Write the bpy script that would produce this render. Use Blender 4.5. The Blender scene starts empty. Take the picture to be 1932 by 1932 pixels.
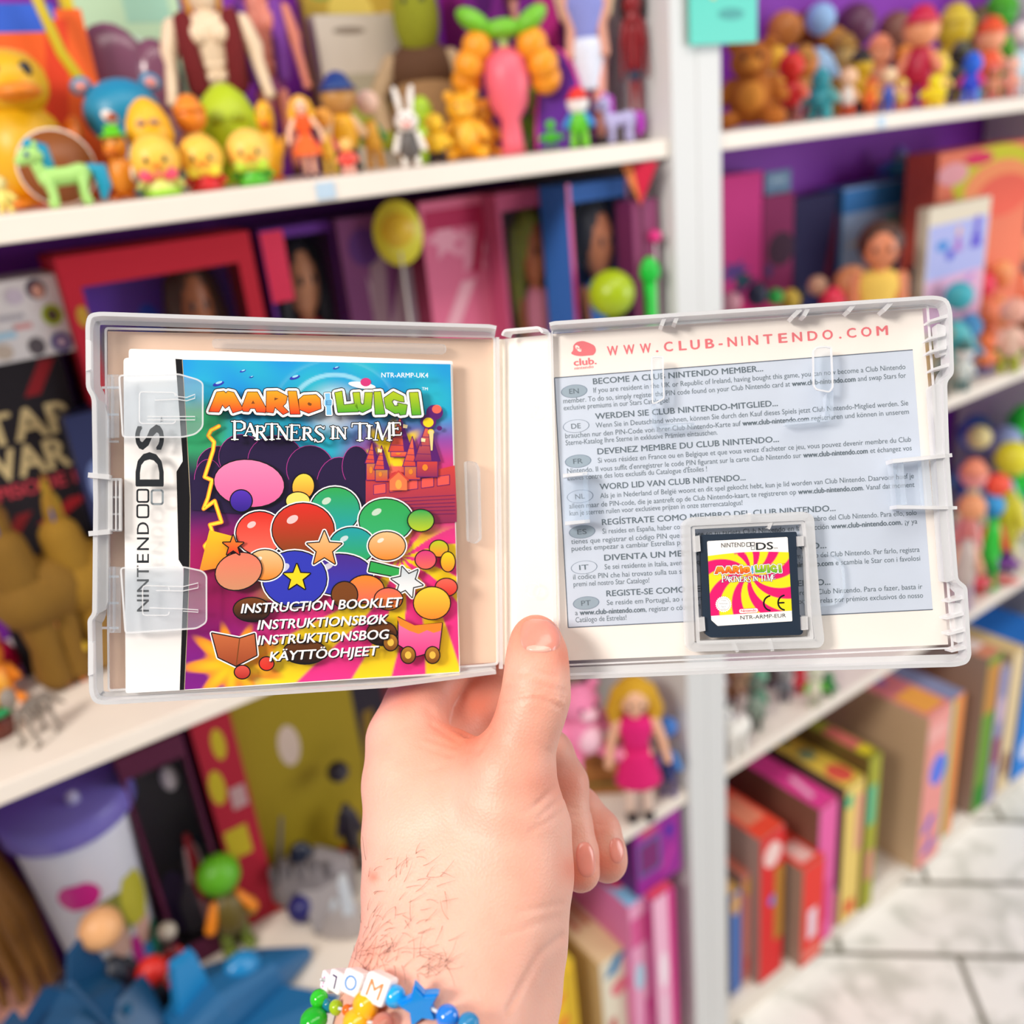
import bpy, bmesh, math, random
import numpy as np
from mathutils import Vector, Matrix

S = bpy.context.scene
COL = S.collection
random.seed(7)
PI = math.pi

# ---------------------------------------------------------------- camera
F_PX, C_PX = 1700.0, 966.0                       # focal length and centre, 1932 px frame
RB = np.array([[0.8104, -0.57797, -0.09596],     # camera right / down / forward in world axes
               [-0.29397, -0.25944, -0.91993],
               [0.50679, 0.77372, -0.38016]])
_u, _s, _v = np.linalg.svd(RB)
RB = _u @ _v
CAM = np.array([0.0, 0.0, 1.56])
cd = bpy.data.cameras.new('camera')
cam = bpy.data.objects.new('camera', cd)
COL.objects.link(cam)
S.camera = cam
cd.sensor_width = 36.0
cd.lens = 36.0 * F_PX / 1932.0
cd.clip_start = 0.01
M = np.eye(4)
M[:3, 0] = RB[0]; M[:3, 1] = -RB[1]; M[:3, 2] = -RB[2]; M[:3, 3] = CAM
cam.matrix_world = Matrix(M.tolist())
cd.dof.use_dof = True
cd.dof.focus_distance = 0.301
cd.dof.aperture_fstop = 6.6

# ---------------------------------------------------------------- light
W = bpy.data.worlds.new('world')
S.world = W
W.use_nodes = True
W.node_tree.nodes['Background'].inputs[0].default_value = (1.0, 0.97, 0.94, 1)
W.node_tree.nodes['Background'].inputs[1].default_value = 0.19


def area_light(name, loc, target, size, power, color=(1, 1, 1)):
    l = bpy.data.lights.new(name, 'AREA')
    l.shape = 'RECTANGLE'
    l.size, l.size_y = size
    l.energy = power
    l.color = color
    o = bpy.data.objects.new(name, l)
    COL.objects.link(o)
    o.location = loc
    o.rotation_euler = (Vector(target) - Vector(loc)).to_track_quat('-Z', 'Y').to_euler()
    return o


area_light('ceiling_panel_lamp', (-1.15, 0.05, 2.35), (0.2, 0.45, 1.35), (0.4, 0.4), 18, (1.0, 0.93, 0.86))
area_light('shop_window_light', (2.7, -1.2, 1.5), (1.3, 0.9, 1.0), (1.6, 1.4), 26, (0.93, 0.97, 1.0))
area_light('ceiling_strip_lamp', (0.6, -0.2, 2.9), (0.6, 0.9, 0.8), (2.6, 0.5), 14, (1.0, 0.93, 0.85))

S.view_settings.view_transform = 'Standard'
S.view_settings.look = 'None'
S.view_settings.gamma = 1.0
S.view_settings.use_curve_mapping = False
S.view_settings.exposure = 0.6
S.cycles.max_bounces = 12
S.cycles.transparent_max_bounces = 24
S.cycles.caustics_reflective = False
S.cycles.caustics_refractive = False


# ---------------------------------------------------------------- helpers
def ray(u, v):
    return RB.T @ np.array([(u - C_PX) / F_PX, (v - C_PX) / F_PX, 1.0])


def at_depth(u, v, z):
    """World point seen at pixel (u, v), z metres along the view axis."""
    return CAM + ray(u, v) * z


def proj(P):
    q = RB @ (np.asarray(P, float) - CAM)
    return C_PX + F_PX * q[0] / q[2], C_PX + F_PX * q[1] / q[2], q[2]


def lin(h):
    if isinstance(h, str):
        h = h.lstrip('#')
        c = [int(h[i:i + 2], 16) / 255 for i in (0, 2, 4)]
    else:
        c = list(h)
    return tuple(x / 12.92 if x <= 0.04045 else ((x + 0.055) / 1.055) ** 2.4 for x in c)


_mats = {}


def mat(color, rough=0.45, name=None, metal=0.0, sss=0.0, noise=0.0, scale=40.0, bump=0.0, coat=0.0, emit=0.0):
    key = (color, rough, metal, sss, noise, scale, bump, coat)
    if key in _mats:
        return _mats[key]
    m = bpy.data.materials.new(name or 'paint')
    m.use_nodes = True
    nt = m.node_tree
    b = nt.nodes['Principled BSDF']
    c = lin(color)
    b.inputs['Base Color'].default_value = (*c, 1)
    b.inputs['Roughness'].default_value = rough
    b.inputs['Metallic'].default_value = metal
    b.inputs['Coat Weight'].default_value = coat
    if sss:
        b.inputs['Subsurface Weight'].default_value = sss
        b.inputs['Subsurface Radius'].default_value = (0.004, 0.0016, 0.0009)
        b.inputs['Subsurface Scale'].default_value = 1.0
    if noise or bump:
        tc = nt.nodes.new('ShaderNodeTexCoord')
        n = nt.nodes.new('ShaderNodeTexNoise')
        n.inputs['Scale'].default_value = scale
        n.inputs['Detail'].default_value = 4
        nt.links.new(tc.outputs['Object'], n.inputs['Vector'])
        if noise:
            r = nt.nodes.new('ShaderNodeValToRGB')
            r.color_ramp.elements[0].position = 0.3
            r.color_ramp.elements[1].position = 0.7
            r.color_ramp.elements[0].color = (*[x * (1 - noise) for x in c], 1)
            r.color_ramp.elements[1].color = (*[min(1, x * (1 + noise * 0.6)) for x in c], 1)
            nt.links.new(n.outputs['Fac'], r.inputs['Fac'])
            nt.links.new(r.outputs['Color'], b.inputs['Base Color'])
        if bump:
            bp = nt.nodes.new('ShaderNodeBump')
            bp.inputs['Strength'].default_value = bump
            bp.inputs['Distance'].default_value = 0.002
            nt.links.new(n.outputs['Fac'], bp.inputs['Height'])
            nt.links.new(bp.outputs['Normal'], b.inputs['Normal'])
    _mats[key] = m
    return m


def clear_mat(name, opacity, tint=(0.96, 0.97, 0.98), body=(0.9, 0.92, 0.94), rough=0.12, edge=0.5):
    """Clear or frosted thin plastic: part see-through, part milky, shinier at grazing angles."""
    m = bpy.data.materials.new(name)
    m.use_nodes = True
    nt = m.node_tree
    nt.nodes.remove(nt.nodes['Principled BSDF'])
    out = nt.nodes['Material Output']
    tr = nt.nodes.new('ShaderNodeBsdfTransparent')
    tr.inputs[0].default_value = (*tint, 1)
    pb = nt.nodes.new('ShaderNodeBsdfPrincipled')
    pb.inputs['Base Color'].default_value = (*body, 1)
    pb.inputs['Roughness'].default_value = rough
    lw = nt.nodes.new('ShaderNodeLayerWeight')
    lw.inputs['Blend'].default_value = 0.35
    ma = nt.nodes.new('ShaderNodeMath')
    ma.operation = 'MULTIPLY_ADD'
    ma.use_clamp = True
    ma.inputs[1].default_value = edge
    ma.inputs[2].default_value = opacity
    mx = nt.nodes.new('ShaderNodeMixShader')
    nt.links.new(lw.outputs['Facing'], ma.inputs[0])
    nt.links.new(ma.outputs[0], mx.inputs[0])
    nt.links.new(tr.outputs[0], mx.inputs[1])
    nt.links.new(pb.outputs[0], mx.inputs[2])
    nt.links.new(mx.outputs[0], out.inputs['Surface'])
    return m


def vcol_mat(name, rough=0.35, coat=0.0):
    m = bpy.data.materials.new(name)
    m.use_nodes = True
    nt = m.node_tree
    b = nt.nodes['Principled BSDF']
    a = nt.nodes.new('ShaderNodeVertexColor')
    a.layer_name = 'print'
    nt.links.new(a.outputs['Color'], b.inputs['Base Color'])
    b.inputs['Roughness'].default_value = rough
    b.inputs['Coat Weight'].default_value = coat
    return m


def new_obj(name, me, parent=None):
    o = bpy.data.objects.new(name, me)
    COL.objects.link(o)
    if parent is not None:
        o.parent = parent
    return o


def tag(o, label=None, cat=None, group=None, kind=None):
    if label: o['label'] = label
    if cat: o['category'] = cat
    if group: o['group'] = group
    if kind: o['kind'] = kind
    return o


def empty(name, loc=(0, 0, 0), rz=0.0, label=None, cat=None, group=None):
    o = bpy.data.objects.new(name, None)
    o.empty_display_size = 0.02
    COL.objects.link(o)
    o.location = loc
    o.rotation_euler = (0, 0, rz)
    return tag(o, label, cat, group)


class MB:
    """Collects shapes (several materials allowed) and links them as one mesh object."""

    def __init__(self):
        self.v, self.f, self.mi, self.sm, self.c = [], [], [], [], []
        self.mats = []

    def slot(self, m):
        if m not in self.mats:
            self.mats.append(m)
        return self.mats.index(m)

    def add(self, verts, faces, m, smooth=False, cols=None):
        k = len(self.v)
        s = self.slot(m)
        self.v += [tuple(float(x) for x in p) for p in verts]
        self.c += list(cols) if cols is not None else [(1, 1, 1)] * len(verts)
        for f in faces:
            self.f.append(tuple(i + k for i in f))
            self.mi.append(s)
            self.sm.append(smooth)
        return self

    def box(self, c, s, m, R=None, bevel=0.0):
        x, y, z = [q / 2 for q in s]
        if bevel <= 0:
            V = [(-x, -y, -z), (x, -y, -z), (x, y, -z), (-x, y, -z), (-x, -y, z), (x, -y, z), (x, y, z), (-x, y, z)]
            Fc = [(0, 3, 2, 1), (4, 5, 6, 7), (0, 1, 5, 4), (1, 2, 6, 5), (2, 3, 7, 6), (3, 0, 4, 7)]
        else:
            bm = bmesh.new()
            bmesh.ops.create_cube(bm, size=1)
            for q in bm.verts:
                q.co = Vector((q.co.x * s[0], q.co.y * s[1], q.co.z * s[2]))
            bmesh.ops.bevel(bm, geom=bm.edges[:], offset=bevel, segments=2, profile=0.5, affect='EDGES')
            bm.verts.index_update()
            V = [tuple(q.co) for q in bm.verts]
            Fc = [tuple(q.index for q in f.verts) for f in bm.faces]
            bm.free()
        V = np.array(V)
        if R is not None:
            V = V @ np.asarray(R).T
        return self.add(V + np.asarray(c), Fc, m)

    def ell(self, c, r, m, R=None, seg=16, rings=10):
        V, Fc = [], []
        for i in range(rings + 1):
            t = PI * i / rings
            for j in range(seg):
                p = 2 * PI * j / seg
                V.append((math.sin(t) * math.cos(p), math.sin(t) * math.sin(p), math.cos(t)))
        for i in range(rings):
            for j in range(seg):
                a, b = i * seg + j, i * seg + (j + 1) % seg
                Fc.append((a, a + seg, b + seg, b))
        V = np.array(V) * np.asarray(r if hasattr(r, '__len__') else (r, r, r))
        if R is not None:
            V = V @ np.asarray(R).T
        return self.add(V + np.asarray(c), Fc, m, True)

    def tube(self, pts, rad, m, seg=10, caps=True, flat=1.0):
        """Round tube along points with a radius per point."""
        P = np.array(pts, float)
        n = len(P)
        rad = list(rad) if hasattr(rad, '__len__') else [rad] * n
        if caps:    # rounded ends
            d0 = (P[0] - P[1]) / (np.linalg.norm(P[0] - P[1]) + 1e-12)
            d1 = (P[-1] - P[-2]) / (np.linalg.norm(P[-1] - P[-2]) + 1e-12)
            a = [P[0] + d0 * rad[0] * s for s in (0.98, 0.75, 0.4)]
            ra = [rad[0] * s for s in (0.18, 0.66, 0.92)]
            b = [P[-1] + d1 * rad[-1] * s for s in (0.4, 0.75, 0.98)]
            rb_ = [rad[-1] * s for s in (0.92, 0.66, 0.18)]
            P = np.array(a + list(P) + b)
            rad = ra + rad + rb_
            n = len(P)
        V, Fc = [], []
        up = None
        for i in range(n):
            t = P[min(i + 1, n - 1)] - P[max(i - 1, 0)]
            t = t / (np.linalg.norm(t) + 1e-12)
            if up is None:
                up = np.array([0, 0, 1.0]) if abs(t[2]) < 0.9 else np.array([1.0, 0, 0])
            x = np.cross(up, t); x /= np.linalg.norm(x) + 1e-12
            y = np.cross(t, x)
            up = y
            for j in range(seg):
                p = 2 * PI * j / seg
                V.append(P[i] + rad[i] * (x * math.cos(p) + y * math.sin(p) * flat))
        for i in range(n - 1):
            for j in range(seg):
                a, b = i * seg + j, i * seg + (j + 1) % seg
                Fc.append((a, b, b + seg, a + seg))
        Fc.append(tuple(range(seg - 1, -1, -1)))
        Fc.append(tuple((n - 1) * seg + j for j in range(seg)))
        return self.add(V, Fc, m, True)

    def lathe(self, prof, m, c=(0, 0, 0), seg=24, R=None, sx=1.0, sy=1.0):
        V, Fc = [], []
        for (r, z) in prof:
            for j in range(seg):
                p = 2 * PI * j / seg
                V.append((r * math.cos(p) * sx, r * math.sin(p) * sy, z))
        for i in range(len(prof) - 1):
            for j in range(seg):
                a, b = i * seg + j, i * seg + (j + 1) % seg
                Fc.append((a, b, b + seg, a + seg))
        Fc.append(tuple(range(seg - 1, -1, -1)))
        Fc.append(tuple((len(prof) - 1) * seg + j for j in range(seg)))
        V = np.array(V)
        if R is not None:
            V = V @ np.asarray(R).T
        return self.add(V + np.asarray(c), Fc, m, True)

    def prism(self, bottom, top, m):
        """Closed solid between two polygons of the same vertex count."""
        n = len(bottom)
        V = list(bottom) + list(top)
        Fc = [tuple(range(n - 1, -1, -1)), tuple(range(n, 2 * n))]
        Fc += [(i, (i + 1) % n, n + (i + 1) % n, n + i) for i in range(n)]
        return self.add(V, Fc, m)

    def build(self, name, parent=None, autosmooth=None):
        me = bpy.data.meshes.new(name)
        me.from_pydata(self.v, [], self.f)
        for m in self.mats:
            me.materials.append(m)
        me.polygons.foreach_set('material_index', self.mi)
        me.polygons.foreach_set('use_smooth', self.sm)
        if any(c != (1, 1, 1) for c in self.c):
            a = me.color_attributes.new('print', 'FLOAT_COLOR', 'POINT')
            a.data.foreach_set('color', [x for c in self.c for x in (*c, 1.0)])
        me.update()
        return new_obj(name, me, parent)


def rot_z(a):
    c, s = math.cos(a), math.sin(a)
    return np.array([[c, -s, 0], [s, c, 0], [0, 0, 1]])


def rot_x(a):
    c, s = math.cos(a), math.sin(a)
    return np.array([[1, 0, 0], [0, c, -s], [0, s, c]])


def rot_y(a):
    c, s = math.cos(a), math.sin(a)
    return np.array([[c, 0, s], [0, 1, 0], [-s, 0, c]])


_text_cache = {}


def text_geo(s, bold=0.0):
    """Outline mesh of a line of writing in the built-in font: verts (x, y), faces.
    Bold lettering repeats the outline a hair to either side."""
    if (s, bold) in _text_cache:
        return _text_cache[(s, bold)]
    cu = bpy.data.curves.new('lettering', 'FONT')
    cu.body = s
    cu.resolution_u = 3
    o = bpy.data.objects.new('lettering', cu)
    COL.objects.link(o)
    bpy.context.view_layer.update()
    dg = bpy.context.evaluated_depsgraph_get()
    me = o.evaluated_get(dg).to_mesh()
    V = [(v.co.x, v.co.y) for v in me.vertices]
    Fc = [tuple(p.vertices) for p in me.polygons]
    o.evaluated_get(dg).to_mesh_clear()
    bpy.data.objects.remove(o)
    bpy.data.curves.remove(cu)
    V = np.array(V) if V else np.zeros((0, 2))
    n = len(V)
    if bold and n:
        sh = [(-bold, 0), (bold, 0)] + ([(0, bold * .6), (0, -bold * .6)] if bold > .015 else [])
        Fc = [tuple(i + k * n for i in f) for k in range(len(sh)) for f in Fc]
        V = np.concatenate([V + np.array(d) for d in sh])
    _text_cache[(s, bold)] = (V, Fc)
    return _text_cache[(s, bold)]


def text_lift(V, s, bold):
    """Tiny height steps that keep the repeats of bold lettering from coinciding."""
    n = len(text_geo(s, 0)[0])
    return [(i // n) * 5e-6 if bold else 0.0 for i in range(len(V))]


CAP = 0.69   # cap height of the built-in font at size 1
# ================================================================ setting
YF, YB = 0.80, 1.10                       # shelf front edge, wall
ZS = {'A': 1.544, 'C': 1.0877, 'F': 0.6172, 'G': 0.0812}    # tops of the shelf boards


def tile_mat():
    m = bpy.data.materials.new('marble_tile')
    m.use_nodes = True
    nt = m.node_tree
    b = nt.nodes['Principled BSDF']
    tc = nt.nodes.new('ShaderNodeTexCoord')
    br = nt.nodes.new('ShaderNodeTexBrick')
    br.offset = 0.5
    br.inputs['Scale'].default_value = 1.0
    br.inputs['Brick Width'].default_value = 0.44
    br.inputs['Row Height'].default_value = 0.188
    br.inputs['Mortar Size'].default_value = 0.0062
    br.inputs['Mortar Smooth'].default_value = 0.1
    br.inputs['Mortar'].default_value = (*lin('827f74'), 1)
    n = nt.nodes.new('ShaderNodeTexNoise')
    n.inputs['Scale'].default_value = 9
    n.inputs['Detail'].default_value = 6
    n.inputs['Distortion'].default_value = 1.2
    r = nt.nodes.new('ShaderNodeValToRGB')
    r.color_ramp.elements[0].position = 0.36
    r.color_ramp.elements[0].color = (*lin('d6d7d0'), 1)
    r.color_ramp.elements[1].position = 0.52
    r.color_ramp.elements[1].color = (*lin('fbfaf6'), 1)
    nt.links.new(tc.outputs['Object'], br.inputs['Vector'])
    nt.links.new(tc.outputs['Object'], n.inputs['Vector'])
    nt.links.new(n.outputs['Fac'], r.inputs['Fac'])
    nt.links.new(r.outputs['Color'], br.inputs['Color1'])
    nt.links.new(r.outputs['Color'], br.inputs['Color2'])
    nt.links.new(br.outputs['Color'], b.inputs['Base Color'])
    b.inputs['Roughness'].default_value = 0.32
    return m


mb = MB()
mb.box((0, 0, -0.025), (9, 9, 0.05), tile_mat())
fl = mb.build('floor')
fl.location = (1.345, 0.629, 0.0)
fl.rotation_euler = (0, 0, math.radians(-42))
tag(fl, kind='structure')
# shift so a tile corner sits on the measured joint
fl.location = (1.378 * 0.669 + 0.5775 * 0.743, 1.378 * 0.743 - 0.5775 * 0.669, 0)

mb = MB()
mb.box((1.0, YB + 0.03, 1.5), (9, 0.05, 3.0), mat('8420ac', 0.6, 'purple_paint', noise=0.05, scale=6))
tag(mb.build('wall_back'), kind='structure')

M_BOARD = mat('f0e5d8', 0.4, 'white_laminate', noise=0.03, scale=12)
M_PANEL = mat('d8d9d8', 0.42, 'white_side_board')
M_TAG = mat('bcd3e6', 0.35, 'price_tag_plastic')


def shelving_unit(x0, x1, label, tags):
    t = empty('shelving_unit', ((x0 + x1) / 2, YF, 0), 0, label, 'shelf', 'white shelving units full of toys')
    L = np.array(t.location)

    def part(name, c, s, m=M_BOARD, bev=0.0015):
        b_ = MB()
        b_.box(np.array(c) - L, s, m, bevel=bev)
        return b_.build(name, t)
    th = 0.04
    for x in (x0 + th / 2, x1 - th / 2):
        part('side_panel', (x, (YF + YB) / 2 - 0.003, 1.2), (th, YB - YF + 0.006, 2.4), M_PANEL)
    for k in 'ACFG':
        part('shelf_board', ((x0 + x1) / 2, (YF + YB) / 2, ZS[k] - 0.01), (x1 - x0 - 2 * th - 0.0005, YB - YF, 0.02))
    part('plinth', ((x0 + x1) / 2, YF + 0.02, 0.0303), (x1 - x0 - 2 * th - 0.0005, 0.018, 0.0606))
    for (x, k) in tags:
        part('price_tag', (x, YF - 0.0008, ZS[k] - 0.010), (0.018, 0.0016, 0.014), M_TAG, 0)
    return t


shelving_unit(-0.45, 0.829, 'white shelving unit with yellow toys on top shelf, left of the post', [(0.36, 'A')])
shelving_unit(0.829, 2.04, 'white shelving unit with boxed games near the floor, right of the post', [(1.19, 'A')])

# teal card fixed to the uprights
# ================================================================ the open game case
def plane_from(P):
    P = np.array(P)
    c = P.mean(0)
    n = np.linalg.svd(P - c)[2][2]
    if n[2] > 0: n = -n                      # towards the viewer
    return c, n


_TL, _TR = (-.1359, -.0635, .2857), (-.0052, -.0658, .3251)
_BL, _BR = (-.1335, .0600, .2849), (-.0028, .0577, .3243)
PL_L = plane_from([_TL, _TR, _BL, _BR])
_TL2, _TR2 = (.0111, -.0670, .3130), (.1471, -.0722, .3026)
_BL2, _BR2 = (.0154, .0563, .3072), (.1514, .0511, .2968)
PL_R = plane_from([_TL2, _TR2, _BL2, _BR2])
PL_S = plane_from([(-.0052, -.0658, .3235), (-.0028, .0577, .3225), (.0111, -.0670, .3145), (.0154, .0563, .3090)])


def on_plane(pl):
    c, n = pl

    def fn(u, v, h=0.0):
        d = np.array([(u - C_PX) / F_PX, (v - C_PX) / F_PX, 1.0])
        t = ((c + n * h) @ n) / (d @ n)
        return CAM + RB.T @ (d * t)
    return fn


onL, onR, onS = on_plane(PL_L), on_plane(PL_R), on_plane(PL_S)
NL, NR, NS = RB.T @ PL_L[1], RB.T @ PL_R[1], RB.T @ PL_S[1]
CASE_AT = onS(985, 1240, -0.008)
case = empty('game_case', CASE_AT, 0, 'open clear plastic game case held up in front of the shelves', 'game case')


class CB(MB):
    """Builder whose points are given in world space relative to a root."""

    def __init__(self, root):
        super().__init__()
        self.o = np.array(root.location)

    def add(self, verts, faces, m, smooth=False, cols=None):
        return super().add([np.asarray(p) - self.o for p in verts], faces, m, smooth, cols)


def round_poly(pts, r, n=4):
    """Round the corners of a 2D polygon; r one radius or one per corner."""
    out = []
    N = len(pts)
    rs = r if hasattr(r, '__len__') else [r] * N
    for i in range(N):
        p = np.array(pts[i], float); a = np.array(pts[i - 1], float); b = np.array(pts[(i + 1) % N], float)
        if rs[i] <= 0:
            out.append(tuple(p)); continue
        da, db = a - p, b - p
        la, lb = np.linalg.norm(da), np.linalg.norm(db)
        q = min(rs[i], la * 0.49, lb * 0.49)
        s, e = p + da / la * q, p + db / lb * q
        for k in range(n + 1):
            t = k / n
            out.append(tuple((1 - t) ** 2 * s + 2 * t * (1 - t) * p + t * t * e))
    return out


def slab(b, fn, pts, h0, h1, m, N=None):
    """Polygon in panel pixels extruded between two heights above the panel."""
    top = [fn(u, v, h1) for u, v in pts]
    bot = [p + N * (h0 - h1) for p in top]
    # keep outward orientation
    return b.prism(bot[::-1], top[::-1], m)


def wall_strip(b, pts, N, h0, h1, th, m, fn, closed=False, dist=None):
    """Thin wall standing on the panel along a polyline given where its front rim shows."""
    top = [fn(u, v, h1) for u, v in pts]
    n = len(top)
    rng = range(n if closed else n - 1)
    c = np.mean(top, axis=0)
    V, Fc = [], []
    ins = []
    for i in range(n):
        a = top[(i - 1) % n] if (closed or i > 0) else top[i]
        d_ = top[(i + 1) % n] if (closed or i < n - 1) else top[i]
        t = d_ - a
        t /= np.linalg.norm(t)
        s = np.cross(N, t)
        ins.append(s)
    sg = 1.0 if sum(float(s @ (c - p)) for s, p in zip(ins, top)) > 0 else -1.0     # inward for the whole outline
    ins = [p + s / np.linalg.norm(s) * sg * th for s, p in zip(ins, top)]
    lo = N * (h0 - h1)
    for i in range(n):
        V += [top[i], ins[i], top[i] + lo, ins[i] + lo]
    for i in rng:
        a, d_ = 4 * i, 4 * ((i + 1) % n)
        Fc += [(a, d_, d_ + 1, a + 1), (a, a + 2, d_ + 2, d_), (a + 1, d_ + 1, d_ + 3, a + 3), (a + 2, a + 3, d_ + 3, d_ + 2)]
    if not closed:
        Fc += [(0, 1, 3, 2)]
        e = 4 * (n - 1)
        Fc += [(e, e + 2, e + 3, e + 1)]
    return b.add(V, Fc, m)


M_FROST = clear_mat('frosted_plastic', 0.46, tint=(0.93, 0.94, 0.95), body=(0.86, 0.87, 0.88), rough=0.18, edge=0.45)
M_PLATE = clear_mat('clear_plate', 0.03, tint=(0.975, 0.975, 0.98), body=(0.9, 0.9, 0.92), rough=0.12, edge=0.06)
M_CLEAR = clear_mat('clear_clip_plastic', 0.09, tint=(0.95, 0.97, 0.99), body=(0.85, 0.92, 0.98), rough=0.08, edge=0.5)
M_RIB = clear_mat('milky_plastic', 0.5, tint=(0.95, 0.95, 0.96), body=(0.95, 0.96, 0.97), rough=0.2, edge=0.4)
HB = -0.0070     # back plate below the front rim

# ---- left shell
left_outline = [(161, 612), (166, 592), (186, 588), (560, 601), (925, 612), (937, 615), (941, 940), (945, 1262), (941, 1271), (740, 1297), (460, 1315),
                (195, 1330), (176, 1326), (168, 1308), (165, 1168), (174, 1158), (176, 950), (173, 750), (162, 733)]
left_outline = round_poly(left_outline, [10, 14, 14, 0, 6, 0, 0, 3, 5, 0, 0, 12, 14, 12, 9, 9, 0, 9, 9], 3)
b = CB(case)
top = [onL(u, v, 0) for u, v in left_outline]
back = [p + NL * (HB - 0.0) for p in top]
b.prism([p - NL * 0.0012 for p in back][::-1], back[::-1], M_PLATE)
# rim wall all round except the hinge side
k0 = [i for i, p in enumerate(left_outline) if p[0] > 936]
rim = left_outline[k0[-1]:] + left_outline[:k0[0] + 1]
wall_strip(b, rim, NL, HB, 0.0, 0.0013, M_FROST, onL)
wall_strip(b, [(203 + (u - 203) * .985 if u < 300 else u, v) for u, v in rim], NL, HB + 0.0001, HB + 0.0004, 0.0042, M_FROST, onL)
ls = b.build('lid_shell', case)


def rib(fn, N, a, c, h0, h1, th, m=M_RIB, name='rib', root=None, parent=None):
    """Straight upright rib between two panel points (seen at its crest)."""
    b_ = CB(case)
    p, q = fn(*a, h1), fn(*c, h1)
    d_ = q - p
    s = np.cross(N, d_ / np.linalg.norm(d_)) * th / 2
    lo = N * (h0 - h1)
    b_.prism([p - s + lo, q - s + lo, q + s + lo, p + s + lo], [p - s, q - s, q + s, p + s], m)
    return b_.build(name, parent or case)


def frame_rib(fn, N, pts, h0, h1, th, m=M_RIB, name='rib', closed=True, parent=None):
    b_ = CB(case)
    wall_strip(b_, pts, N, h0, h1, th, m, fn, closed)
    return b_.build(name, parent or case)


# inner step line of the left shell, raised bar at the top, grip ridge, latch, clips
frame_rib(onL, NL, round_poly([(197, 617), (935, 634), (941, 1255), (203, 1305)], 8), HB, HB + 0.0012, 0.0006, name='sheet_stop', closed=True)
b = CB(case)
slab(b, onL, round_poly([(400, 639), (842, 649), (842, 668), (400, 656)], 10), HB, HB + 0.0015, M_CLEAR, NL)
b.build('raised_bar', case)
b = CB(case)
slab(b, onL, round_poly([(880, 869), (900, 872), (906, 885), (909, 1018), (897, 1027), (885, 1022)], 5), HB, HB + 0.004, M_CLEAR, NL)
b.build('grip_ridge', case)
b = CB(case)
slab(b, onL, round_poly([(181, 752), (197, 760), (205, 790), (205, 900), (204, 1135), (198, 1152), (180, 1160)], 5), HB, -0.002, M_FROST, NL)
b.build('recess_wall', case)
for (a, c) in (((166, 896), (206, 900)), ((167, 1007), (207, 1003))):
    rib(onL, NL, a, c, HB, 0.0006, 0.0016)
b = CB(case)
for (x0, x1) in ((204, 212), (217, 220), (224, 229)):
    slab(b, onL, [(x0, 904), (x1, 904), (x1, 1001), (x0, 1001)], HB, -0.0015, M_RIB, NL)
for (y0, y1) in ((902, 907), (936, 940), (968, 972), (998, 1003)):
    slab(b, onL, [(204, y0), (229, y0), (229, y1), (204, y1)], HB, -0.003, M_RIB, NL)
b.build('latch', case)
for v in (731, 782, 833, 1088, 1138, 1185):
    rib(onL, NL, (192 if v in (731, 1185) else 205, v), (224, v), HB, HB + 0.0012, 0.0007, M_RIB)
for v0, v1, x in ((640, 700, 163), (1210, 1275, 167)):
    b = CB(case)
    slab(b, onL, [(x - 1, v0), (x + 9, v0 + 3), (x + 9, v1 - 3), (x - 1, v1)], -0.003, 0.0008, M_RIB, NL)
    b.build('hinge_tab', case)


def clip(pts, slots, h_edge):
    """Springy clip that reaches over the booklet, with raised edges and two slots."""
    b_ = CB(case)
    slab(b_, onL, pts, -0.0012, -0.0004, M_CLEAR, NL)
    x0 = min(p[0] for p in pts)
    v0 = min(p[1] for p in pts if p[0] < x0 + 12)
    v1 = max(p[1] for p in pts if p[0] < x0 + 12)
    slab(b_, onL, [(x0 - 21, v0), (x0 - 13, v0), (x0 - 13, v1), (x0 - 21, v1)], HB, -0.0004, M_CLEAR, NL)
    slab(b_, onL, [(x0 - 14, v0), (x0 + 1, v0), (x0 + 1, v1), (x0 - 14, v1)], -0.0012, -0.0004, M_CLEAR, NL)
    o_ = b_.build('booklet_clip', case)
    frame_rib(onL, NL, pts, -0.0004, 0.0002, 0.0005, M_RIB, 'clip_edge', True, o_)
    for s in slots:
        frame_rib(onL, NL, s, -0.0004, 0.0001, 0.0003, M_RIB, 'clip_slot', False, o_)
    return o_


clip(round_poly([(223, 707), (336, 704), (374, 715), (384, 722), (384, 806), (370, 820), (345, 826), (230, 826)], 8),
     [[(332, 741), (335, 747), (352, 749), (368, 743), (368, 752), (352, 757), (332, 754), (292, 756)], [(278, 785), (368, 785), (368, 793), (278, 793)],
      round_poly([(332, 740), (262, 738), (262, 800), (332, 800)], 8)], 0)
clip(round_poly([(226, 1070), (345, 1068), (382, 1076), (391, 1085), (391, 1175), (372, 1187), (235, 1196)], 8),
     [[(295, 1105), (345, 1106), (374, 1099), (374, 1110), (345, 1116), (295, 1115)], [(282, 1146), (345, 1148), (374, 1150), (374, 1156), (345, 1154)],
      round_poly([(320, 1105), (268, 1104), (268, 1162), (320, 1162)], 8)], 0)

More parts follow.
